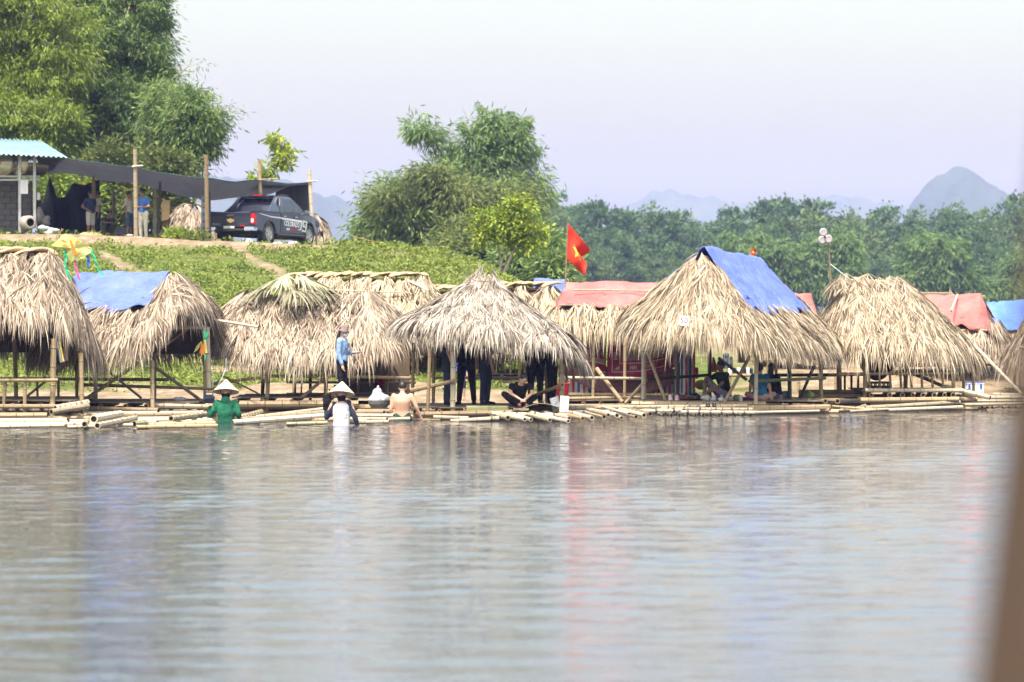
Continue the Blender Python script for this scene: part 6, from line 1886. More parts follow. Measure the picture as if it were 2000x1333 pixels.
sp = [('tallest pale bamboo post between the four standing men, with a short crossbar', (264, 292, 98.2, 266, 466, 98.2, .085), 'bam_pale'),
      ('bamboo post behind the left corner of the pickup tailgate', (403, 303, 98.3, 405, 472, 98.3, .075), 'bam_mid'),
      ('bamboo post rising behind the pickup cab, slightly kinked', (507, 314, 107.0, 510, 455, 107.0, .075), 'bam_mid'),
      ('leaning bamboo post beside the pickup bonnet at the right end of the net', (604, 332, 106.8, 614, 490, 106.8, .085), 'bam_pale'),
      ('thin dark post right of the man in white trousers', (313, 352, 100.5, 309, 465, 100.5, .05), 'bam_dark'),
      ('pale grey post behind the thin dark one', (303, 368, 102, 302, 462, 102, .07), 'bam_pale'),
      ('short pale post in the greenery between the two pairs of men', (222, 376, 103, 222, 450, 103, .055), 'bam_pale'),
      ('brown post above the heads of the two men on the left', (183, 336, 102, 184, 455, 102, .07), 'bam_mid'),
      ('grey post behind the left corner of the pickup', (409, 372, 101, 410, 470, 101, .05), 'bam_dark')]
for lab, t, m in sp:
    r_ = single_pole(lab, t, m)
    if 'tallest' in lab: ppole('crossbar', (258, 326, 98.1, 280, 324, 98.1, .03), r_, 'bam_pale')
    if 'kinked' in lab: ppole('crossbar', (505, 352, 106.9, 541, 350, 106.9, .03), r_, 'bam_mid')
    if 'bonnet' in lab: ppole('crossbar', (600, 355, 106.7, 620, 354, 106.7, .03), r_, 'bam_pale')

# shed at the left edge
SHEET = M('sheet_metal_teal', (0.13, 0.23, 0.26), (0.18, 0.29, 0.32), scale=1.5, rough=0.4)
STEEL = M('galvanised_steel', (0.45, 0.46, 0.48), (0.32, 0.33, 0.35), rough=0.4, metal=0.5)
shed = empty('shed', W(0, 455, 100), 'open shed with teal sheet metal roof and concrete block wall at the left edge', 'shed')
def roofP(u, v):
    a = W(-160 + 242 * u, 264 + 12 * u, 102.5); c = W(-160 + 292 * u, 294 + 14 * u, 98.0)
    p = a.lerp(c, v); p.z += 0.03 * math.sin(u * 2 * math.pi * 30)
    return p
cloth('metal_roof', roofP, 180, 4, SHEET, parent=shed, thick=0.006)
for (x, y0, y1) in ((39, 300, 455), (68, 300, 445)):
    b = MB(); p0 = W(x, y1, 98.8); p1 = W(x, y0, 98.8); b.box((p0 + p1) / 2 - shed.location, (.09, .09, p1.z - p0.z)); b.build('steel_post', STEEL, shed)
b = MB()
for y in (345, 352):
    b.box((W(-20, y, 99.2) + W(76, y, 99.2)) / 2 - shed.location, (1.75, .05, .06))
for x in (40, 52, 62, 74):
    b.tube([W(x, 345, 99.2) - shed.location, W(x + 4, 358, 99.2) - shed.location], .02, 5)
b.build('tank_rack', STEEL, shed)
CBL = M('concrete_block', (0.085, 0.08, 0.078), (0.12, 0.115, 0.11), scale=7, rough=0.95, bump=0.02, bscale=20)
b = MB(); p0 = W(-80, 455, 100.12); p1 = W(62, 352, 100.12); b.box((p0 + p1) / 2 - shed.location, (p1.x - p0.x, .10, p1.z - p0.z)); wl = b.build('wall', M('mortar', (0.06, 0.058, 0.055)), shed)
bme = None
rows = 9; hrow = (p1.z - p0.z) / rows
for r in range(rows):
    x = p0.x - (0.2 if r % 2 else 0)
    while x < p1.x - 0.05:
        xa, xb = max(x, p0.x), min(x + .40, p1.x)
        if xb - xa > .06:
            mb = MB(); mb.box((0, 0, 0), (xb - xa - .018, .16, hrow - .018))
            k = round(xb - xa, 2)
            o = link('concrete_block', mb.mesh('concrete_block', CBL), wl, Vector(((xa + xb) / 2, 100.08, p0.z + (r + .5) * hrow)) - shed.location)
        x += .40
PAPER = M('paper_white', (0.6, 0.6, 0.63), (0.5, 0.5, 0.54), rough=0.9)
for lab, (x0, y0, x1, y1), Y in (('white sheet of paper hanging between the shed posts', (40, 352, 55, 379), 98.7), ('small pale sheet hanging on the right shed post', (72, 377, 78, 391), 98.9)):
    p0 = W(x0, y1, Y); p1 = W(x1, y0, Y); b = MB(); b.box((p0 + p1) / 2, (p1.x - p0.x, .012, p1.z - p0.z)); tag(b.build('paper_sheet', PAPER), lab, 'paper', 'paper sheets on the shed')
TANKM = M('stainless_tank', (0.62, 0.58, 0.52), (0.48, 0.42, 0.34), scale=2, rough=0.22, metal=0.9)
for lab, px, rr, dx in (('round stainless water tank seen end-on under the sheet metal roof, the left one', 12, .48, .1), ('ribbed stainless water tank lying under the sheet metal roof, the right one', 56, .42, .5)):
    c = W(px, 321, 100.0)
    rt = empty('water_tank', c, lab, 'water tank', 'stainless water tanks')
    rot = Matrix.Rotation(R(-14 if dx < .3 else -32), 3, 'Z')
    prof = [(0.0, -.62), (rr * .35, -.60), (rr * .9, -.52)]
    for q in range(9):
        z = -.5 + q * .125
        prof += [(rr, z), (rr * 1.02, z + .03), (rr, z + .06)]
    prof += [(rr * .9, .54), (rr * .35, .62), (0, .63)]
    b = MB(); b.lathe(prof, 24, axis='Y', rot=rot); b.build('shell', TANKM, rt, smooth=True)
    b = MB(); b.lathe([(rr * .16, -.63), (rr * .16, -.66), (0, -.66)], 14, axis='Y', rot=rot); b.build('cap', STEEL, rt)
dr = empty('drum', W(54, 448, 98.6), 'pale concrete drum lying on its side by the shed post', 'drum')
dr.scale = (.8, .8, .8)
b = MB(); b.lathe([(.17, -.28), (.25, -.30), (.30, -.22), (.30, .22), (.25, .3), (.0, .3)], 20, c=(0, 0, .27), axis='Y', rot=Matrix.Rotation(R(35), 3, 'Z')); b.build('shell', M('concrete_pale', (0.36, 0.33, 0.28), (0.26, 0.24, 0.2)), dr, smooth=True)
b = MB(); b.lathe([(.17, -.28), (.16, .1), (0, .1)], 20, c=(0, 0, .27), axis='Y', rot=Matrix.Rotation(R(35), 3, 'Z')); b.build('inside', MAT['hollow'], dr)

def sack(label, px, py, Y, r, mat, group='sacks and bags heaped by the shed', name='sack'):
    c = W(px, py, Y)
    b = MB(); b.ell((0, 0, 0), r, 14, 9)
    me_v = [Vector(v) for v in b.v]
    b.v = [tuple(v * (1 + 0.16 * math.sin(v.x * 21 + px) + 0.13 * math.sin(v.z * 27 + py) + .1 * math.sin(v.y * 33))) for v in me_v]
    o = b.build(name, mat, None, c, smooth=True)
    return tag(o, label, 'sack' if name == 'sack' else 'bag', group)
SACKW = M('sack_white', (0.6, 0.6, 0.63), (0.42, 0.42, 0.46), scale=9, bump=.02, bscale=16); SACKG = M('sack_grey', (0.24, 0.22, 0.2), (0.15, 0.14, 0.13), scale=7, bump=.02)
sack('grey sack standing against the shed post', 78, 422, 99.5, (.16, .15, .25), SACKG); sack('grey sack on top of the heap beside the shed', 88, 432, 99.6, (.2, .16, .16), SACKG)
sack('white plastic sack at the left of the heap by the shed', 84, 447, 99.0, (.22, .18, .13), SACKW); sack('white plastic sack at the right of the heap by the shed', 104, 452, 98.9, (.2, .16, .1), SACKW); sack('small white bag at the front of the heap by the shed', 95, 455, 98.5, (.16, .14, .08), SACKW)
for lab, px, py, r in (('white sack under the back of the pickup', 487, 474, (.16, .14, .13)), ('white sack under the middle of the pickup', 541, 478, (.2, .15, .08)), ('white sack under the front of the pickup', 572, 477, (.2, .15, .08))):
    sack(lab, px, py, 101.0, r, SACKW, 'white sacks under the pickup')
# thatch heaps seen behind the terrace
for lab, px, Y, z0, a_, zr in (('round thatch roof just left of the pickup on the terrace', 372, 108, 474, 1.0, 403), ('thatch roof just right of the pickup bonnet behind the leaning post', 612, 113, 486, 0.62, 424)):
    h_ = empty('thatch_hut', W(px, z0, Y), lab, 'hut', 'thatch huts on the terrace')
    r0 = Roof(h_.location.x, Y, 0, .08, a_, .8, z_at(zr, Y), z_at(z0 - 14, Y), n=2.1, g=1.6)
    underlay(r0, h_); thatch(r0, h_, MAT['thatch_brown'], dens=46, length=.5, width=.04, fringe=1.2)
    pole('post', Vector((h_.location.x, Y, h_.location.z - .3)), Vector((h_.location.x, Y, r0.zr)), .06, h_, 'bam_mid')
# banner, board on a stick, ground sheet, mound, rope
BANB = M('banner_pale_blue', (0.32, 0.52, 0.70), (0.62, 0.66, 0.70), scale=14)
bn = empty('banner', W(403, 470, 102), 'narrow blue and white printed banner standing left of the pickup tailgate', 'banner')
p0 = W(393, 470, 102) - bn.location; p1 = W(411, 382, 102) - bn.location
b = MB(); b.box((p0 + p1) / 2, (p1.x - p0.x, .03, p1.z - p0.z)); b.build('panel', BANB, bn)
for k in range(6):
    b = MB(); b.box((p0 + p1) / 2 + Vector((0, -.02, (k - 2.5) * .24)), (.2, .012, .05 + .05 * (k % 2))); b.build('print_block', (SHEET if k % 2 else REDP), bn)
bd = empty('board_on_stick', W(327, 468, 99.5), 'rounded tan board on a thin stick at the edge of the terrace', 'board')
b = MB(); c = W(324, 412, 99.5) - bd.location
pr = [(-.14, -.36), (.12, -.30), (.15, .25), (.08, .36), (-.08, .36), (-.15, .28)]
b.prism([(c.x + x, c.z + z) for x, z in pr], -.03, .03); b.build('board', M('woven_tan', (0.42, 0.29, 0.15), (0.33, 0.22, 0.11), scale=12), bd, bevel=.015)
b = MB(); b.prism([(c.x - .16, c.z - .62), (c.x + .12, c.z - .62), (c.x + .18, c.z - .22), (c.x - .1, c.z - .30)], .035, .09); b.build('skirt', M('woven_brown', (0.11, 0.06, 0.04)), bd)
b = MB(); b.tube([(0, 0, -.2), (c.x + .02, 0, c.z - .3)], .02, 6); b.build('stick', MAT['bark'], bd)
gs = empty('ground_sheet', W(230, 455, 102), 'grey ground sheet sloping behind the squatting man', 'sheet')
cloth('sheet', lambda u, v: W(205 + 45 * u, 428 + 22 * u, 103.5).lerp(W(200 + 62 * u, 456 + 4 * u, 101.2), v) + Vector((0, 0, .05 * math.sin(u * 9 + v * 5))), 12, 8, CL['grey'], parent=gs)
gs2 = empty('ground_sheet', W(345, 462, 103), 'grey ground sheet spread in front of the round thatch roof', 'sheet')
cloth('sheet', lambda u, v: W(318 + 45 * u, 448 - 10 * u + 12 * u * u, 104.5).lerp(W(312 + 60 * u, 464 + 4 * u, 102), v) + Vector((0, 0, .05 * math.sin(u * 9 + v * 5))), 12, 8, CL['grey'], parent=gs2)
md = MB(); md.ell((0, 0, -.05), (.5, .35, .2), 16, 8); tag(md.build('sand_mound', M('sand_yellow', (0.42, 0.30, 0.16), (0.33, 0.23, 0.12)), None, W(176, 462, 98.6), smooth=True), 'small mound of yellow sand in front of the man in white shorts', 'sand mound')
yr = empty('rope', W(290, 367, 100), 'yellow rope strung between the bamboo posts under the net', 'rope')
b = MB()
for pts in ([(236, 364), (252, 371), (266, 368), (276, 362)], [(145, 354), (160, 357), (178, 354)]):
    b.tube([W(x, y, 99.8) - yr.location for x, y in pts], .03, 5)
b.build('strand', cl_mat('rope_yellow', (0.62, 0.52, 0.08)), yr)
st = empty('stake', W(887, 502, 97.0), 'short pale stake on the end of the bank with an orange rope tied to it', 'stake')
pole('stem', W(887, 510, 97.0), W(885, 494, 97.0), .04, st, 'bam_pale')
lr = empty('rope', W(790, 485, 98), 'long orange rope slanting down along the crest of the bank to a stake', 'rope')
b = MB(); b.tube([W(690, 463, 99.0) - lr.location, W(740, 474, 98.4) - lr.location, W(790, 484, 98) - lr.location, W(840, 492, 97.4) - lr.location, W(886, 496, 97.0) - lr.location], .011, 5)
b.build('strand', cl_mat('rope_orange', (0.42, 0.22, 0.07)), lr)
# ---------------------------------------------------------------- flags, kite, spinner
REDF = M('flag_red', (0.70, 0.05, 0.016), (0.62, 0.04, 0.013), scale=3, rough=0.75, trans=0.3)
YELF = M('flag_yellow', (0.78, 0.55, 0.02), rough=0.75)
def star(c, r, ex, ey, n_, rot=0.0):
    pts = []
    for k in range(10):
        a = rot + math.pi / 2 + k * math.pi / 5
        rr = r if k % 2 == 0 else r * 0.40
        pts.append(c + ex * (rr * math.cos(a)) + ey * (rr * math.sin(a)))
    return pts
def flag(label, pole_pts, tri, Y, r, starc, starr, name='flag', rip=0.12):
    root = empty(name, W(pole_pts[0][0], pole_pts[0][1], Y), label, 'flag')
    pole('flagpole', W(*pole_pts[0], Y), W(*pole_pts[1], Y), r, root, 'bam_mid', 6)
    tl, tr_, br, bl = tri
    def P(u, v):
        a = W(*tl, Y).lerp(W(*tr_, Y), u); c = W(*bl, Y).lerp(W(*br, Y), u)
        p = a.lerp(c, v); p.y += rip * math.sin(u * 7 + v * 2.5) * u
        p.x -= 0.20 * (rip / 0.12) * u * math.exp(-((v - 0.3) / 0.13) ** 2); p.y += 1.2 * rip * math.sin(v * 6.0) * u
        return p
    cloth('cloth', P, 24, 24, REDF, parent=root, thick=0.004)
    return root, P
fl, FP = flag('large red flag with a yellow star drooping from a pole between two huts', ((1103, 585), (1109, 433)), ((1109, 436), (1152, 487), (1142, 540), (1107, 506)), 73.0, .025, None, None)
# the star as a thin sewn patch that follows the cloth
sp_ = star(Vector((0.52, 0.5, 0)), 0.24, Vector((1, 0, 0)), Vector((0, -1, 0)), None, 0.2)
V_ = [FP(p.x, p.y) + Vector((0, -.014, 0)) - fl.location for p in sp_]; c_ = FP(.52, .5) + Vector((0, -.014, 0)) - fl.location
b = MB(); b.add([c_] + V_, [(0, 1 + k, 1 + (k + 1) % 10) for k in range(10)]); b.build('star', YELF, fl)
f2, FP2 = flag('tiny red flag with a yellow star above the blue tarpaulin roof', ((1466, 512), (1467, 484)), ((1467, 485), (1476, 487), (1475, 500), (1467, 499)), 70.5, .008, None, None, rip=.02)
sp_ = star(Vector((0.5, 0.5, 0)), 0.26, Vector((1, 0, 0)), Vector((0, -1, 0)), None)
V_ = [FP2(p.x, p.y) + Vector((0, -.008, 0)) - f2.location for p in sp_]; c_ = FP2(.5, .5) + Vector((0, -.008, 0)) - f2.location
b = MB(); b.add([c_] + V_, [(0, 1 + k, 1 + (k + 1) % 10) for k in range(10)]); b.build('star', YELF, f2)

# three discs on a pole above the plain hut
fs = empty('disc_spinner', W(1623, 545, 67.8), 'thin pole with three round pale discs above the large plain hut', 'wind spinner')
pole('mast', W(1623, 548, 67.8), W(1617, 470, 67.8), .018, fs, 'bam_mid', 6)
DISC = M('disc_pale', (0.40, 0.35, 0.35), (0.32, 0.28, 0.28), scale=2, rough=0.4)
for px, py in ((1608, 454), (1606, 469), (1618, 467)):
    b = MB(); b.lathe([(0, -.012), (.075, -.018), (.095, -.004), (.095, .006), (0, .012)], 20, c=W(px, py, 67.7) - fs.location, axis='Y', rot=Matrix.Rotation(R(8), 3, 'Z')); b.build('disc', DISC, fs, smooth=False)
b = MB(); b.lathe([(0, -.03), (.025, -.03), (.025, .03), (0, .03)], 10, c=W(1611, 463.5, 67.68) - fs.location, axis='Y'); b.build('hub', PLASTIC, fs)
b = MB(); b.tube([W(1620, 515, 67.8) - fs.location, W(1655, 542, 67.5) - fs.location], .008, 4); b.build('guy_line', CL['white'], fs)

# kite on a stick over the left-edge hut
YK = 59.0
kt = empty('kite', W(142, 490, YK), 'yellow kite with orange markings and coloured tails over the left-edge hut', 'kite')
KY = M('kite_yellow', (0.68, 0.63, 0.20), (0.62, 0.64, 0.26), scale=6, rough=0.7, trans=0.35); KO = M('kite_orange', (0.75, 0.22, 0.02), rough=0.7); KG = M('ribbon_green', (0.03, 0.42, 0.20), rough=0.7); KB = M('ribbon_blue', (0.03, 0.09, 0.55), rough=0.7); KP = M('ribbon_pink', (0.62, 0.12, 0.28), rough=0.7)
out = [(128, 456), (138, 461), (150, 466), (162, 474), (174, 482), (180, 486), (177, 494), (170, 498), (165, 505), (158, 506), (152, 511), (146, 508), (140, 512), (134, 508), (131, 498), (128, 491), (122, 487), (112, 483), (100, 481), (112, 470), (120, 463)]
def kz(x, y):
    return 0.05 * math.sin(x * .11) + 0.04 * math.sin(y * .16)
cpt = (143, 486)
b = MB()
vs = [W(cpt[0], cpt[1], YK - .06) - kt.location] + [W(x, y, YK + kz(x, y)) - kt.location for x, y in out]
m = len(out)
b.add(vs + [v + Vector((0, .006, 0)) for v in vs], [(0, 1 + k, 1 + (k + 1) % m) for k in range(m)] + [(m + 1, m + 2 + (k + 1) % m, m + 2 + k) for k in range(m)] + [(1 + k, 1 + (k + 1) % m, m + 2 + (k + 1) % m, m + 2 + k) for k in range(m)])
b.build('sail', KY, kt)
def kpatch(poly, mat, d=.085):
    b = MB(); n = len(poly); v = [W(x, y, YK - d) - kt.location for x, y in poly]
    b.add(v + [q + Vector((0, .012, 0)) for q in v], [tuple(range(n)), tuple(range(2 * n - 1, n - 1, -1))] + [(k, (k + 1) % n, n + (k + 1) % n, n + k) for k in range(n)]); b.build('marking', mat, kt)
kpatch([(135, 469), (139, 469), (146, 484), (150, 492), (147, 495), (143, 490), (139, 481)], KO)
kpatch([(118, 470), (124, 469), (131, 473), (129, 475), (122, 473)], KO); kpatch([(146, 474), (153, 471), (155, 473), (149, 476)], KO)
kpatch([(140, 495), (150, 494), (160, 490), (158, 493), (149, 498), (142, 498)], KO)
for q in range(4):
    kpatch([(126 + 2.2 * q, 481), (127.2 + 2.2 * q, 481), (128 + 2.2 * q, 485), (127 + 2.2 * q, 485)], KO)
for q in range(6):
    kpatch([(150 + 4.4 * q, 505 - 2.2 * q), (151 + 4.4 * q, 505 - 2.2 * q), (154 + 4.4 * q, 498 - 2.0 * q), (153 + 4.4 * q, 498 - 2 * q)], KO if q % 2 else KG)
def ribbon(pts, w, mat, name='tail'):
    b = MB(); vs = []
    for k, (x, y) in enumerate(pts):
        a = 0.9 * math.sin(k * 1.7)
        c = W(x, y, YK) - kt.location; d = Vector((math.cos(a), math.sin(a), 0)) * w
        vs += [c - d, c + d, c + d + Vector((0, .006, 0)), c - d + Vector((0, .006, 0))]
    fs_ = []
    for k in range(len(pts) - 1):
        for j in range(4):
            fs_.append((4 * k + j, 4 * k + (j + 1) % 4, 4 * k + 4 + (j + 1) % 4, 4 * k + 4 + j))
    b.add(vs, fs_); b.build(name, mat, kt)
ribbon([(126, 487), (127, 496), (129, 505), (128, 515), (130, 528), (133, 537), (138, 548)], .03, KG); ribbon([(146, 508), (148, 520), (151, 532), (155, 546)], .03, KP)
ribbon([(170, 500), (173, 505), (173, 513), (172, 522)], .032, KB); ribbon([(179, 488), (181, 496), (185, 506), (189, 518), (195, 531), (201, 539)], .03, KG)
b = MB(); b.tube([W(121, 447, YK) - kt.location, W(112, 470, YK + .05) - kt.location, W(104, 500, YK + .1) - kt.location, W(100, 640, YK + .2) - kt.location], .012, 5); b.build('stick', MAT['bam_mid'], kt)
b = MB(); b.tube([W(128, 456, YK + .02) - kt.location, W(150, 511, YK + .02) - kt.location], .008, 4); b.tube([W(100, 481, YK + .03) - kt.location, W(140, 475, YK + .06) - kt.location, W(180, 487, YK + .03) - kt.location], .008, 4); b.build('spar', MAT['bam_mid'], kt)
# folded paper ornament at the gable of the blue tarpaulin hut
on = empty('hanging_ornament', W(397, 668, 61.5), 'green, red and yellow folded paper ornament hanging at the open gable of a hut', 'ornament')
for poly, mat in (([(396, 645), (402, 648), (408, 655), (404, 664), (397, 664)], KG), ([(397, 664), (402, 664), (404, 676), (405, 690), (401, 690)], KY), ([(394, 668), (400, 678), (399, 694), (389, 690)], KO), ([(378, 690), (384, 676), (394, 666), (392, 676), (386, 684)], KY), ([(398, 690), (403, 692), (400, 706)], KG)):
    b = MB(); n = len(poly); v = [W(x, y, 61.5 + .03 * math.sin(x)) - on.location for x, y in poly]
    b.add(v + [q + Vector((0, .01, 0)) for q in v], [tuple(range(n)), tuple(range(2 * n - 1, n - 1, -1))] + [(k, (k + 1) % n, n + (k + 1) % n, n + k) for k in range(n)]); b.build('paper_piece', mat, on)
b = MB(); b.tube([W(400, 646, 61.5) - on.location, W(401, 630, 61.5) - on.location], .005, 4); b.build('string', CL['white'], on)

# number sign
sg = empty('number_sign', W(1336, 627, 63.6), 'small white board with a dark red number 50 on the front thatch', 'sign')
b = MB(); b.box((0, 0, 0), (.20, .012, .22), rot=Matrix.Rotation(R(6), 3, 'Y')); b.build('board', WHITEP, sg)
me = text_mesh('numerals', '50', .17, M('sign_red', (0.38, 0.02, 0.06)), .003, 0, .004); o = link('numerals', me, sg, (0, -.010, 0)); o.rotation_euler = (R(90), R(6), 0)
sg.location = W(1336, 627, 62.9); sg.rotation_euler = (R(-22), 0, 0)

# ---------------------------------------------------------------- cloths and blankets
MAG = cl_mat('blanket_magenta', (0.30, 0.035, 0.075)); TAN = cl_mat('blanket_tan', (0.30, 0.22, 0.17)); PALE = cl_mat('blanket_pale', (0.46, 0.36, 0.32)); DUSTY = cl_mat('blanket_dusty', (0.26, 0.13, 0.12))
SRED = cl_mat('stripe_red', (0.55, 0.07, 0.08)); SBLU = cl_mat('stripe_blue', (0.07, 0.14, 0.30)); SWHT = cl_mat('stripe_white', (0.62, 0.60, 0.56))
GLYPH = ['1010101', '1010101', '1111111', '1011101', '1010101']
def blanket_fn(u, v):
    # u across, v down: magenta border, pale lines, tan middle, small woven signs along the lower band
    e = min(u, 1 - u) * 140; f = (1 - v) * 90
    d = min(e, f)
    if d < 9: return 0
    if d < 11: return 2
    if d < 24:
        q = f if f < e else e
        t = (u * 140 if f < e else v * 90) % 34
        if 13 < q < 21 and 10 < t < 24:
            gx = int((t - 10) / 2); gy = int((21 - q) / 1.6)
            if GLYPH[min(gy, 4)][min(gx, 6)] == '1': return 2
        return 0
    if d < 26: return 2
    if d < 30: return 0
    if v < .42 and (int(u * 22) + int(v * 15)) % 3 == 0 and .2 < u < .8: return 0
    return 1
bl1 = empty('blanket', W(1255, 690, 69.4), 'magenta and tan patterned blanket hung as a wall under the coral tarpaulin', 'blanket')
def bP(u, v):
    x = 1186 + 140 * u
    bot = 737 - 6 * (u - .3) - 34 * max(0, u - .45) ** 1.2
    y = 640 + (bot - 640) * v
    p = W(x, y, 69.4); p.y += .08 * math.sin(u * 6 + v * 2)
    return p
cloth('cloth', bP, 140, 90, [MAG, TAN, PALE], blanket_fn, bl1)
bl2 = empty('blanket', W(1150, 690, 69.6), 'tan blanket with magenta lettering-like band, hung left of the larger patterned one', 'blanket')
def b2P(u, v):
    x = 1108 + 76 * u; y = 640 + (70 + 20 * u) * v
    p = W(x, y, 69.6); p.y += .07 * math.sin(u * 5 + 1)
    return p
def b2f(u, v):
    if .78 < v < .82 or v > .97: return 2
    if .82 <= v <= .97: return 0
    if .48 < v < .70 and ((u * 6) % 1) < .55 and not (.55 < v < .62 and ((u * 6) % 1) > .2): return 0
    return 1
cloth('cloth', b2P, 70, 60, [MAG, TAN, PALE], b2f, bl2)
bl3 = empty('blanket', W(1230, 740, 69.7), 'dusty brown sagging blanket below the patterned ones', 'blanket')
cloth('cloth', lambda u, v: W(1105 + 225 * u, (705 + 8 * u) + (22 + 36 * math.sin(math.pi * u)) * v + 8, 69.7) + Vector((0, .06 * math.sin(u * 14), 0)), 40, 10, DUSTY, parent=bl3)
stp = empty('striped_tarpaulin', W(1225, 770, 70.2), 'red, white and blue striped tarpaulin low behind the patterned blanket', 'tarpaulin')
def stripe_fn(n):
    return lambda u, v: (2, 0, 2, 1)[int(u * n) % 4]
cloth('cloth', lambda u, v: W(1112 + 230 * u, 735 + 38 * v, 70.2) + Vector((0, .05 * math.sin(u * 30), 0)), 88, 6, [SRED, SBLU, SWHT], stripe_fn(44), stp)
stp2 = empty('striped_tarpaulin', W(1338, 730, 69.0), 'red, white and blue striped tarpaulin hanging behind the dark post of the numbered hut', 'tarpaulin')
cloth('cloth', lambda u, v: W(1318 + 40 * u, 675 + 98 * v, 69.0) + Vector((0, .05 * math.sin(u * 9), 0)), 20, 10, [SRED, SBLU, SWHT], stripe_fn(10), stp2)
ORG = cl_mat('cloth_orange', (0.72, 0.10, 0.02)); YEL = cl_mat('cloth_yellow', (0.5, 0.36, 0.05))
oc = empty('orange_cloth', W(1392, 715, 69), 'bright orange cloth hanging behind the sitting young man', 'cloth')
cloth('cloth', lambda u, v: W(1388 + (4 + 9 * v) * u, 695 + 32 * v, 69.0), 6, 10, ORG, parent=oc)
oc2 = empty('orange_cloth', W(1360, 735, 69.2), 'orange-red cloth hanging left of the dark post beside the young man', 'cloth')
cloth('cloth', lambda u, v: W(1355 + 9 * u, 718 + 22 * v, 69.2), 6, 10, ORG, parent=oc2)
yc = empty('yellow_cloth', W(1370, 752, 69.4), 'mustard yellow bundle behind the posts left of the young man', 'cloth')
b = MB(); b.ell((0, 0, 0), (.17, .12, .12), 14, 8); b.build('bundle', YEL, yc, smooth=True)
hm = empty('hammock', W(1722, 715, 68.6), 'dark maroon hammock bulging below the eave of the large plain hut', 'hammock')
def hP(u, v):
    x = 1668 + 92 * u; bot = 692 + 52 * math.sin(math.pi * min(1, u * 1.02)) ** .8
    y = 678 + (bot - 678) * v
    p = W(x, y, 68.4); p.y += -.3 * math.sin(math.pi * u) * math.sin(math.pi * v)
    return p
cloth('cloth', hP, 30, 14, [cl_mat('cloth_maroon', (0.10, 0.016, 0.026)), cl_mat('cloth_brown', (0.05, 0.03, 0.025))], lambda u, v: 0 if v > .72 else 1, hm)
rcl = empty('red_cloth', W(740, 750, 65.0), 'dark red triangular cloth hanging on the rail behind the ice basket', 'cloth')
cloth('cloth', lambda u, v: W(730 + 24 * u + (5 * v if u < .5 else -7 * v), 737 + 26 * v, 65.0), 8, 8, cl_mat('cloth_red', (0.28, 0.012, 0.02)), parent=rcl)
cdb = empty('cardboard', W(1447, 694, 66.5), 'brown cardboard sheet hanging under the eave above the sitting young man', 'cardboard')
p0 = W(1440, 709, 66.5); p1 = W(1455, 680, 66.5); b = MB(); b.box((p0 + p1) / 2 - cdb.location, (p1.x - p0.x, .012, p1.z - p0.z)); b.build('sheet', M('cardboard', (0.30, 0.21, 0.13)), cdb)
# rolled mat hanging on the left-edge hut
rm = empty('rolled_mat', W(118, 700, 58.6), 'rolled mat and grey cloth hanging by the corner post of the left-edge hut', 'mat')
b = MB(); b.tube([W(112, 668, 58.6) - rm.location, W(122, 708, 58.5) - rm.location], .05, 10); b.build('roll', CL['grey'], rm)
b = MB(); b.tube([W(117, 668, 58.55) - rm.location, W(124, 706, 58.45) - rm.location], .014, 6); b.build('yellow_edge', YELF, rm)
b = MB(); p0 = W(124, 705, 58.7) - rm.location; p1 = W(133, 660, 58.7) - rm.location; b.box((p0 + p1) / 2, (p1.x - p0.x, .02, p1.z - p0.z)); b.build('hanging_strip', M('woven_strip', (0.28, 0.2, 0.14), (0.14, 0.1, 0.07), scale=30, sc=(1, 1, 6)), rm)

# ---------------------------------------------------------------- things on the decks
GMAT = M('mat_green_straw', (0.26, 0.26, 0.13), (0.17, 0.18, 0.085), scale=10, sc=(14, 1, 14), rough=0.8)
gm = empty('straw_mat', W(950, 800, 59.7), 'green straw mat draped over the front edge of the grey hut deck', 'mat')
def gmP(u, v):
    x = 911 + (62 + 20 * (v > .4)) * u
    if v < .4:
        return W(911, 797, 59.9).lerp(W(992, 797, 59.9), u) + Vector((0, .9 * (1 - v / .4), .035))
    return W(911 + 82 * u, 797 + 17 * (v - .4) / .6 * (1 - .55 * u), 59.85) + Vector((0, -.03, .03))
cloth('mat', gmP, 12, 10, GMAT, parent=gm, thick=.012)
gm2 = empty('straw_mat', W(1050, 800, 59.8), 'green straw mat lying flat with a curled edge right of the seated man', 'mat')
cloth('mat', lambda u, v: W(1020 + 72 * u, 803 - 5 * math.sin(math.pi * u * .9), 59.5) + Vector((0, 1.0 * v, .05 + .05 * math.sin(math.pi * u) * (1 - v))), 16, 8, GMAT, parent=gm2, thick=.012)
pm = empty('pink_mat', W(1425, 785, 65), 'dark pink mat on the deck of the numbered hut', 'mat')
cloth('mat', lambda u, v: W(1330 + 150 * u, 782.5, 64.6) + Vector((0, 1.6 * v, .04)), 10, 6, cl_mat('mat_pink', (0.3, 0.05, 0.08)), parent=pm)
wb = empty('foam_box', W(1098, 792, 59.4), 'open white foam board standing behind the right post of the grey hut', 'foam board')
for (x0, y0, x1, y1, yo, ry, nm) in ((1076, 776, 1094, 804, 59.75, -.28, 'side'), (1094, 774, 1111, 805, 59.5, .06, 'side')):
    p0 = W(x0, y1, yo); p1 = W(x1, y0, yo); b = MB(); b.box((p0 + p1) / 2 - wb.location, (p1.x - p0.x, .03, p1.z - p0.z), rot=Matrix.Rotation(ry, 3, 'Y') @ Matrix.Rotation(.5 if ry < 0 else -.3, 3, 'Z')); b.build(nm, WHITEP if ry > 0 else CL['grey'], wb)
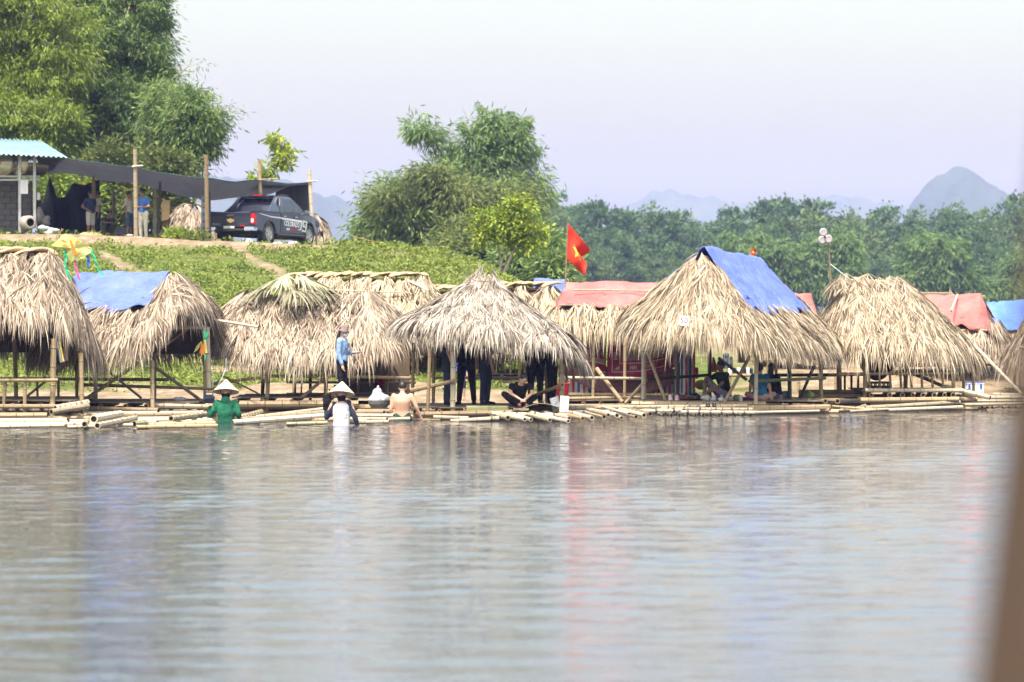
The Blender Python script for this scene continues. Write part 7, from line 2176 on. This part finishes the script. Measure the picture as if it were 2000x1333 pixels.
def bucket(label, px, py, Y, r, h, mat, name='bucket'):
    rt = empty(name, W(px, py, Y), label, 'bucket' if name == 'bucket' else name)
    b = MB(); b.lathe([(0, 0), (r * .75, 0), (r, h), (r * 1.06, h), (r * 1.06, h * .93), (r * .96, h * .92), (r * .7, .02), (0, .02)], 18); b.build('pail', mat, rt, smooth=False)
    b = MB(); b.tube([(r * math.cos(a), 0, h + r * .8 * math.sin(a)) for a in np.linspace(0, math.pi, 9)], .008, 5); b.build('handle', STEEL, rt)
REDPL = M('red_plastic', (0.62, 0.02, 0.03), rough=0.4)
bucket('red plastic bucket behind the right end of the grey hut', 1098, 772, 63.6, .17, .26, REDPL); bucket('small red tub left of the foam board', 1060, 797, 60.6, .10, .07, REDPL, 'tub'); bucket('red plastic pail just left of the taller red bucket', 1078, 772, 63.8, .12, .2, REDPL)
bk = empty('ice_basket', W(740, 797, 61.5), 'round woven basket heaped with a clear plastic bag of ice on the raft', 'basket')
b = MB(); b.lathe([(0, 0), (.17, .0), (.22, .09), (.235, .16), (.225, .16), (.2, .08), (.15, .02), (0, .02)], 22); b.build('basket', M('basket_grey', (0.25, 0.23, 0.21), (0.1, 0.09, 0.08), scale=40), bk)
ICE = M('clear_plastic_bag', (0.62, 0.64, 0.68), (0.4, 0.43, 0.48), scale=14, rough=0.2, bump=.03, bscale=22)
b = MB(); b.ell((0, 0, .18), (.22, .2, .14), 18, 10); b.ell((-.03, 0, .32), (.1, .1, .1), 14, 8); b.ell((-.02, 0, .42), (.03, .03, .06), 10, 6)
b.v = [(x * (1 + .08 * math.sin(x * 41 + z * 23)), y, z + .015 * math.sin(x * 37 + y * 29)) for x, y, z in b.v]; b.build('ice_bag', ICE, bk, smooth=True)

def knot_bag(label, px, py, Y, r, mat, group=None, knot=True):
    rt = empty('plastic_bag', W(px, py, Y), label, 'plastic bag', group)
    b = MB(); b.ell((0, 0, r[2] * .95), r, 16, 10)
    b.v = [(x * (1 + .12 * math.sin(z * 37 + x * 19)), y * (1 + .1 * math.sin(x * 31)), max(z * (1 + .07 * math.sin(x * 47 + y * 21)), 0)) for x, y, z in b.v]
    b.build('bag', mat, rt, smooth=True)
    if knot:
        b = MB(); b.tube([(0, 0, r[2] * 1.8), (0, 0, r[2] * 2.15), (-.03, 0, r[2] * 2.5), (.03, 0, r[2] * 2.6), (0, 0, r[2] * 2.2)], [.03, .014, .014, .014, .012], 6); b.build('knot', mat, rt)
BAGB = M('bag_black', (0.012, 0.012, 0.014), (0.02, 0.02, 0.024), rough=0.25, bump=.02, bscale=18); BAGW = M('bag_white', (0.66, 0.67, 0.70), (0.5, 0.52, 0.56), rough=0.3, bump=.02, bscale=18, trans=.2); BAGG = M('bag_clear_green', (0.45, 0.5, 0.36), (0.5, 0.52, 0.5), scale=12, rough=.25, bump=.02)
knot_bag('tied black plastic bag on the deck of the numbered hut', 1356, 785, 64.8, (.145, .12, .10), BAGB); knot_bag('clear plastic bag of green fruit beside the black bag', 1379, 786, 64.7, (.12, .1, .085), BAGG, knot=False)
knot_bag('white plastic bag between the fruit bag and the slanting brace', 1394, 786, 64.6, (.07, .07, .07), BAGW, knot=False); knot_bag('white plastic bag just left of the slanting brace', 1409, 786, 64.5, (.08, .07, .06), BAGW); knot_bag('white plastic bag right of the slanting brace', 1428, 785, 64.7, (.1, .09, .06), BAGW, knot=False)
COCO = M('coconut_green', (0.09, 0.13, 0.03), (0.14, 0.16, 0.05), rough=0.6)
def coconut(label, px, py, Y, straw=False):
    rt = empty('coconut', W(px, py, Y), label, 'coconut')
    b = MB(); b.lathe([(0, 0), (.06, .005), (.095, .06), (.09, .12), (.06, .155), (.045, .155), (0, .14)], 16); b.build('husk', COCO, rt, smooth=True)
    if straw:
        b = MB(); b.tube([(0, 0, .13), (-.02, 0, .24)], .006, 5); b.build('straw', WHITEP, rt)
coconut('green coconut on the pink mat beside the woman in teal', 1440, 785, 64.6); coconut('green coconut with a straw on the deck right of the sitting group', 1583, 780, 65.6, True)
cp = empty('plastic_cup', W(1447, 785, 64.5), 'clear white plastic cup beside the coconut', 'cup'); b = MB(); b.lathe([(0, 0), (.035, 0), (.045, .13), (.042, .13), (.032, .01), (0, .01)], 12); b.build('cup', BAGW, cp)
def shoes(label, px, py, Y, mat, sole, sc=1.0, flat=False, name='pair_of_shoes', gap=.13):
    rt = empty(name, W(px, py, Y), label, 'shoes'); rt.scale = (sc,) * 3
    for s in (-1, 1):
        b = MB()
        if flat:
            b.loft([[(s * gap / 2 + a * .045 * k, -.13 + .26 * t, z) for a, z in ((-1, 0), (1, 0), (1, .02), (-1, .02))] for t, k in ((0, .7), (.2, 1), (.7, .95), (1, .75))]); b.tube([(s * gap / 2 - .04, -.02, .02), (s * gap / 2, -.05, .06), (s * gap / 2 + .04, -.02, .02)], .012, 5)
        else:
            b.ell((s * gap / 2, -.05, .04), (.05, .11, .05), 12, 7); b.ell((s * gap / 2, .06, .07), (.046, .07, .075), 12, 7)
        o = b.build('shoe', mat, rt, smooth=not flat)
        if not flat:
            b = MB(); b.box((s * gap / 2, 0, .012), (.09, .27, .024)); b.build('sole', sole, o, bevel=.01)
PINKS = M('sneaker_pale_pink', (0.66, 0.52, 0.54), (0.6, 0.46, 0.47))
shoes('pale pink sneakers on the deck left of the black plastic bag', 1316, 785, 64.9, PINKS, WHITEP, 1.1)
shoes('blue and white flip-flops lying on the bound pole raft', 1355, 797, 63.4, M('rubber_blue', (0.06, 0.10, 0.2)), WHITEP, 1.0, True, 'pair_of_flip_flops', .2); shoes('black slip-on sandals on the bound pole raft', 1389, 797, 63.3, DARKPL, REDPL, 1.0, False, 'pair_of_sandals', .14)
bt_ = empty('bottle_crate', W(1718, 766, 68.0), 'black plastic crate on the deck of the large plain hut', 'crate')
p0 = W(1694, 765, 68.0) - bt_.location; w_ = (1724 - 1682) * 68 / FPX
b = MB()
for z in (.02, .12, .22):
    for yy in (-.15, .15): b.box((-.05, yy, z), (w_, .025, .05))
    for xx in (-w_ / 2, w_ / 2): b.box((-.05 + xx, 0, z), (.025, .3, .05))
for xx in np.linspace(-w_ / 2, w_ / 2, 6):
    for yy in (-.15, .15): b.box((-.05 + xx, yy, .12), (.03, .03, .24))
b.build('crate_body', DARKPL, bt_)
co = empty('cool_box', W(1903, 768, 70.5), 'white cool box with blue lid edge at the right end of the large plain hut', 'cool box')
b = MB(); b.box((0, 0, .11), (.42, .28, .22)); b.build('body', WHITEP, co, bevel=.015); b = MB(); b.box((0, 0, .235), (.44, .30, .035)); b.build('lid', WHITEP, co, bevel=.01)
BLP = M('blue_plastic', (0.04, 0.10, 0.55), rough=.4)
b = MB(); b.box((0, 0, .256), (.445, .305, .012)); b.build('lid_edge', BLP, co)
for x in (-.14, .14): b = MB(); b.box((x, -.148, .16), (.05, .02, .10)); b.build('strap', BLP, co)
# far row of bottles on a shelf, clothes on a line behind the numbered hut
for k, px in enumerate((1426, 1434, 1443, 1454, 1461, 1467)):
    b = MB(); b.lathe([(0, 0), (.045, 0), (.045, .12), (.03, .15), (0, .15)], 10); tag(b.build('jar', DARKPL if k % 2 else WHITEP, None, W(px, 730.5, 72.0)), ('black' if k % 2 else 'white') + ' jar in the row on the far rail, ' + ('left end of the row', 'second from the left', 'third from the left', 'third from the right', 'second from the right', 'right end of the row')[k], 'jar', 'jars on the far rail')
sh = empty('rail_shelf', W(1450, 735, 72.0), 'long bamboo rail behind the sitting people carrying a row of jars', 'rail')
pole('rail', W(1415, 733.5, 72), W(1640, 733.5, 71.4), .04, sh, 'bam_mid')
for px in (1425, 1470, 1560, 1632): pole('post', W(px, 733, 72), W(px, 775, 72), .04, sh, 'bam_mid')
jl = [('jeans hanging on a line high behind the young man', 1418, 705, 12, 26), ('second pair of dark trousers hanging on a line behind the young man, the right one', 1428, 708, 7, 20)]
for lab, px, py, w2, h2 in jl:
    rt = empty('hung_trousers', W(px, py, 70.0), lab, 'trousers')
    b = MB(); s2 = 70 / FPX
    for s in (-1, 1): b.box((s * w2 * s2 * .25, 0, -h2 * s2 * .1), (w2 * s2 * .42, .05, h2 * s2))
    b.box((0, 0, h2 * s2 * .4), (w2 * s2, .05, h2 * s2 * .3)); b.build('cloth', CL['jeans'], rt, bevel=.01)
# litter on the bank
LIT = M('litter_white', (0.62, 0.62, 0.64), rough=.8)
for k, (px, py, Y, r) in enumerate(((253, 460, 97.6, .1), (335, 467, 97.4, .12), (353, 783, 66, .12), (112, 781, 66.0, .1), (558, 501, 94, .07), (437, 556, 87, .06), (372, 520, 91, .05), (240, 528, 90, .05), (745, 742, 71, .09))):
    x = WX(px, Y); b = MB(); b.ell((0, 0, .02), (r, r * .7, r * .35), 9, 6); b.v = [(x_ * (1 + .3 * math.sin(z_ * 90 + x_ * 60)), y_, z_) for x_, y_, z_ in b.v]
    tag(b.build('litter', LIT, None, (x, Y, max(float(ground_z(x, Y)), .05) + .03)), 'scrap of white litter lying on the grass or dirt of the bank', 'litter', 'white litter on the bank')
# loose stick poking out of the tarpaulin hut gable, rope loops
pg = empty('bamboo_pole', W(455, 632, 62.0), 'thin pale pole sticking out to the right from the gable of the first blue roof', 'pole')
pole('stem', W(412, 624, 62.2), W(505, 639, 61.6), .028, pg, 'bam_pale')
rp_ = empty('rope', W(438, 730, 62.4), 'frayed white rope hanging from the gable beside the person in green', 'rope')
b = MB(); b.tube([W(442, 700, 62.4) - rp_.location, W(440, 722, 62.4) - rp_.location, W(434, 738, 62.3) - rp_.location, W(422, 760, 62.2) - rp_.location], .012, 5); b.tube([W(418, 735, 62.4) - rp_.location, W(414, 762, 62.3) - rp_.location], .01, 5); b.build('strand', CL['white'], rp_)
# ice/plastic heap behind the person in green, slippers of leaf: grey bag
knot_bag('greyish plastic bag on the raft between the second hut and the person in green', 352, 786, 62.5, (.16, .12, .06), BAGW, knot=False)
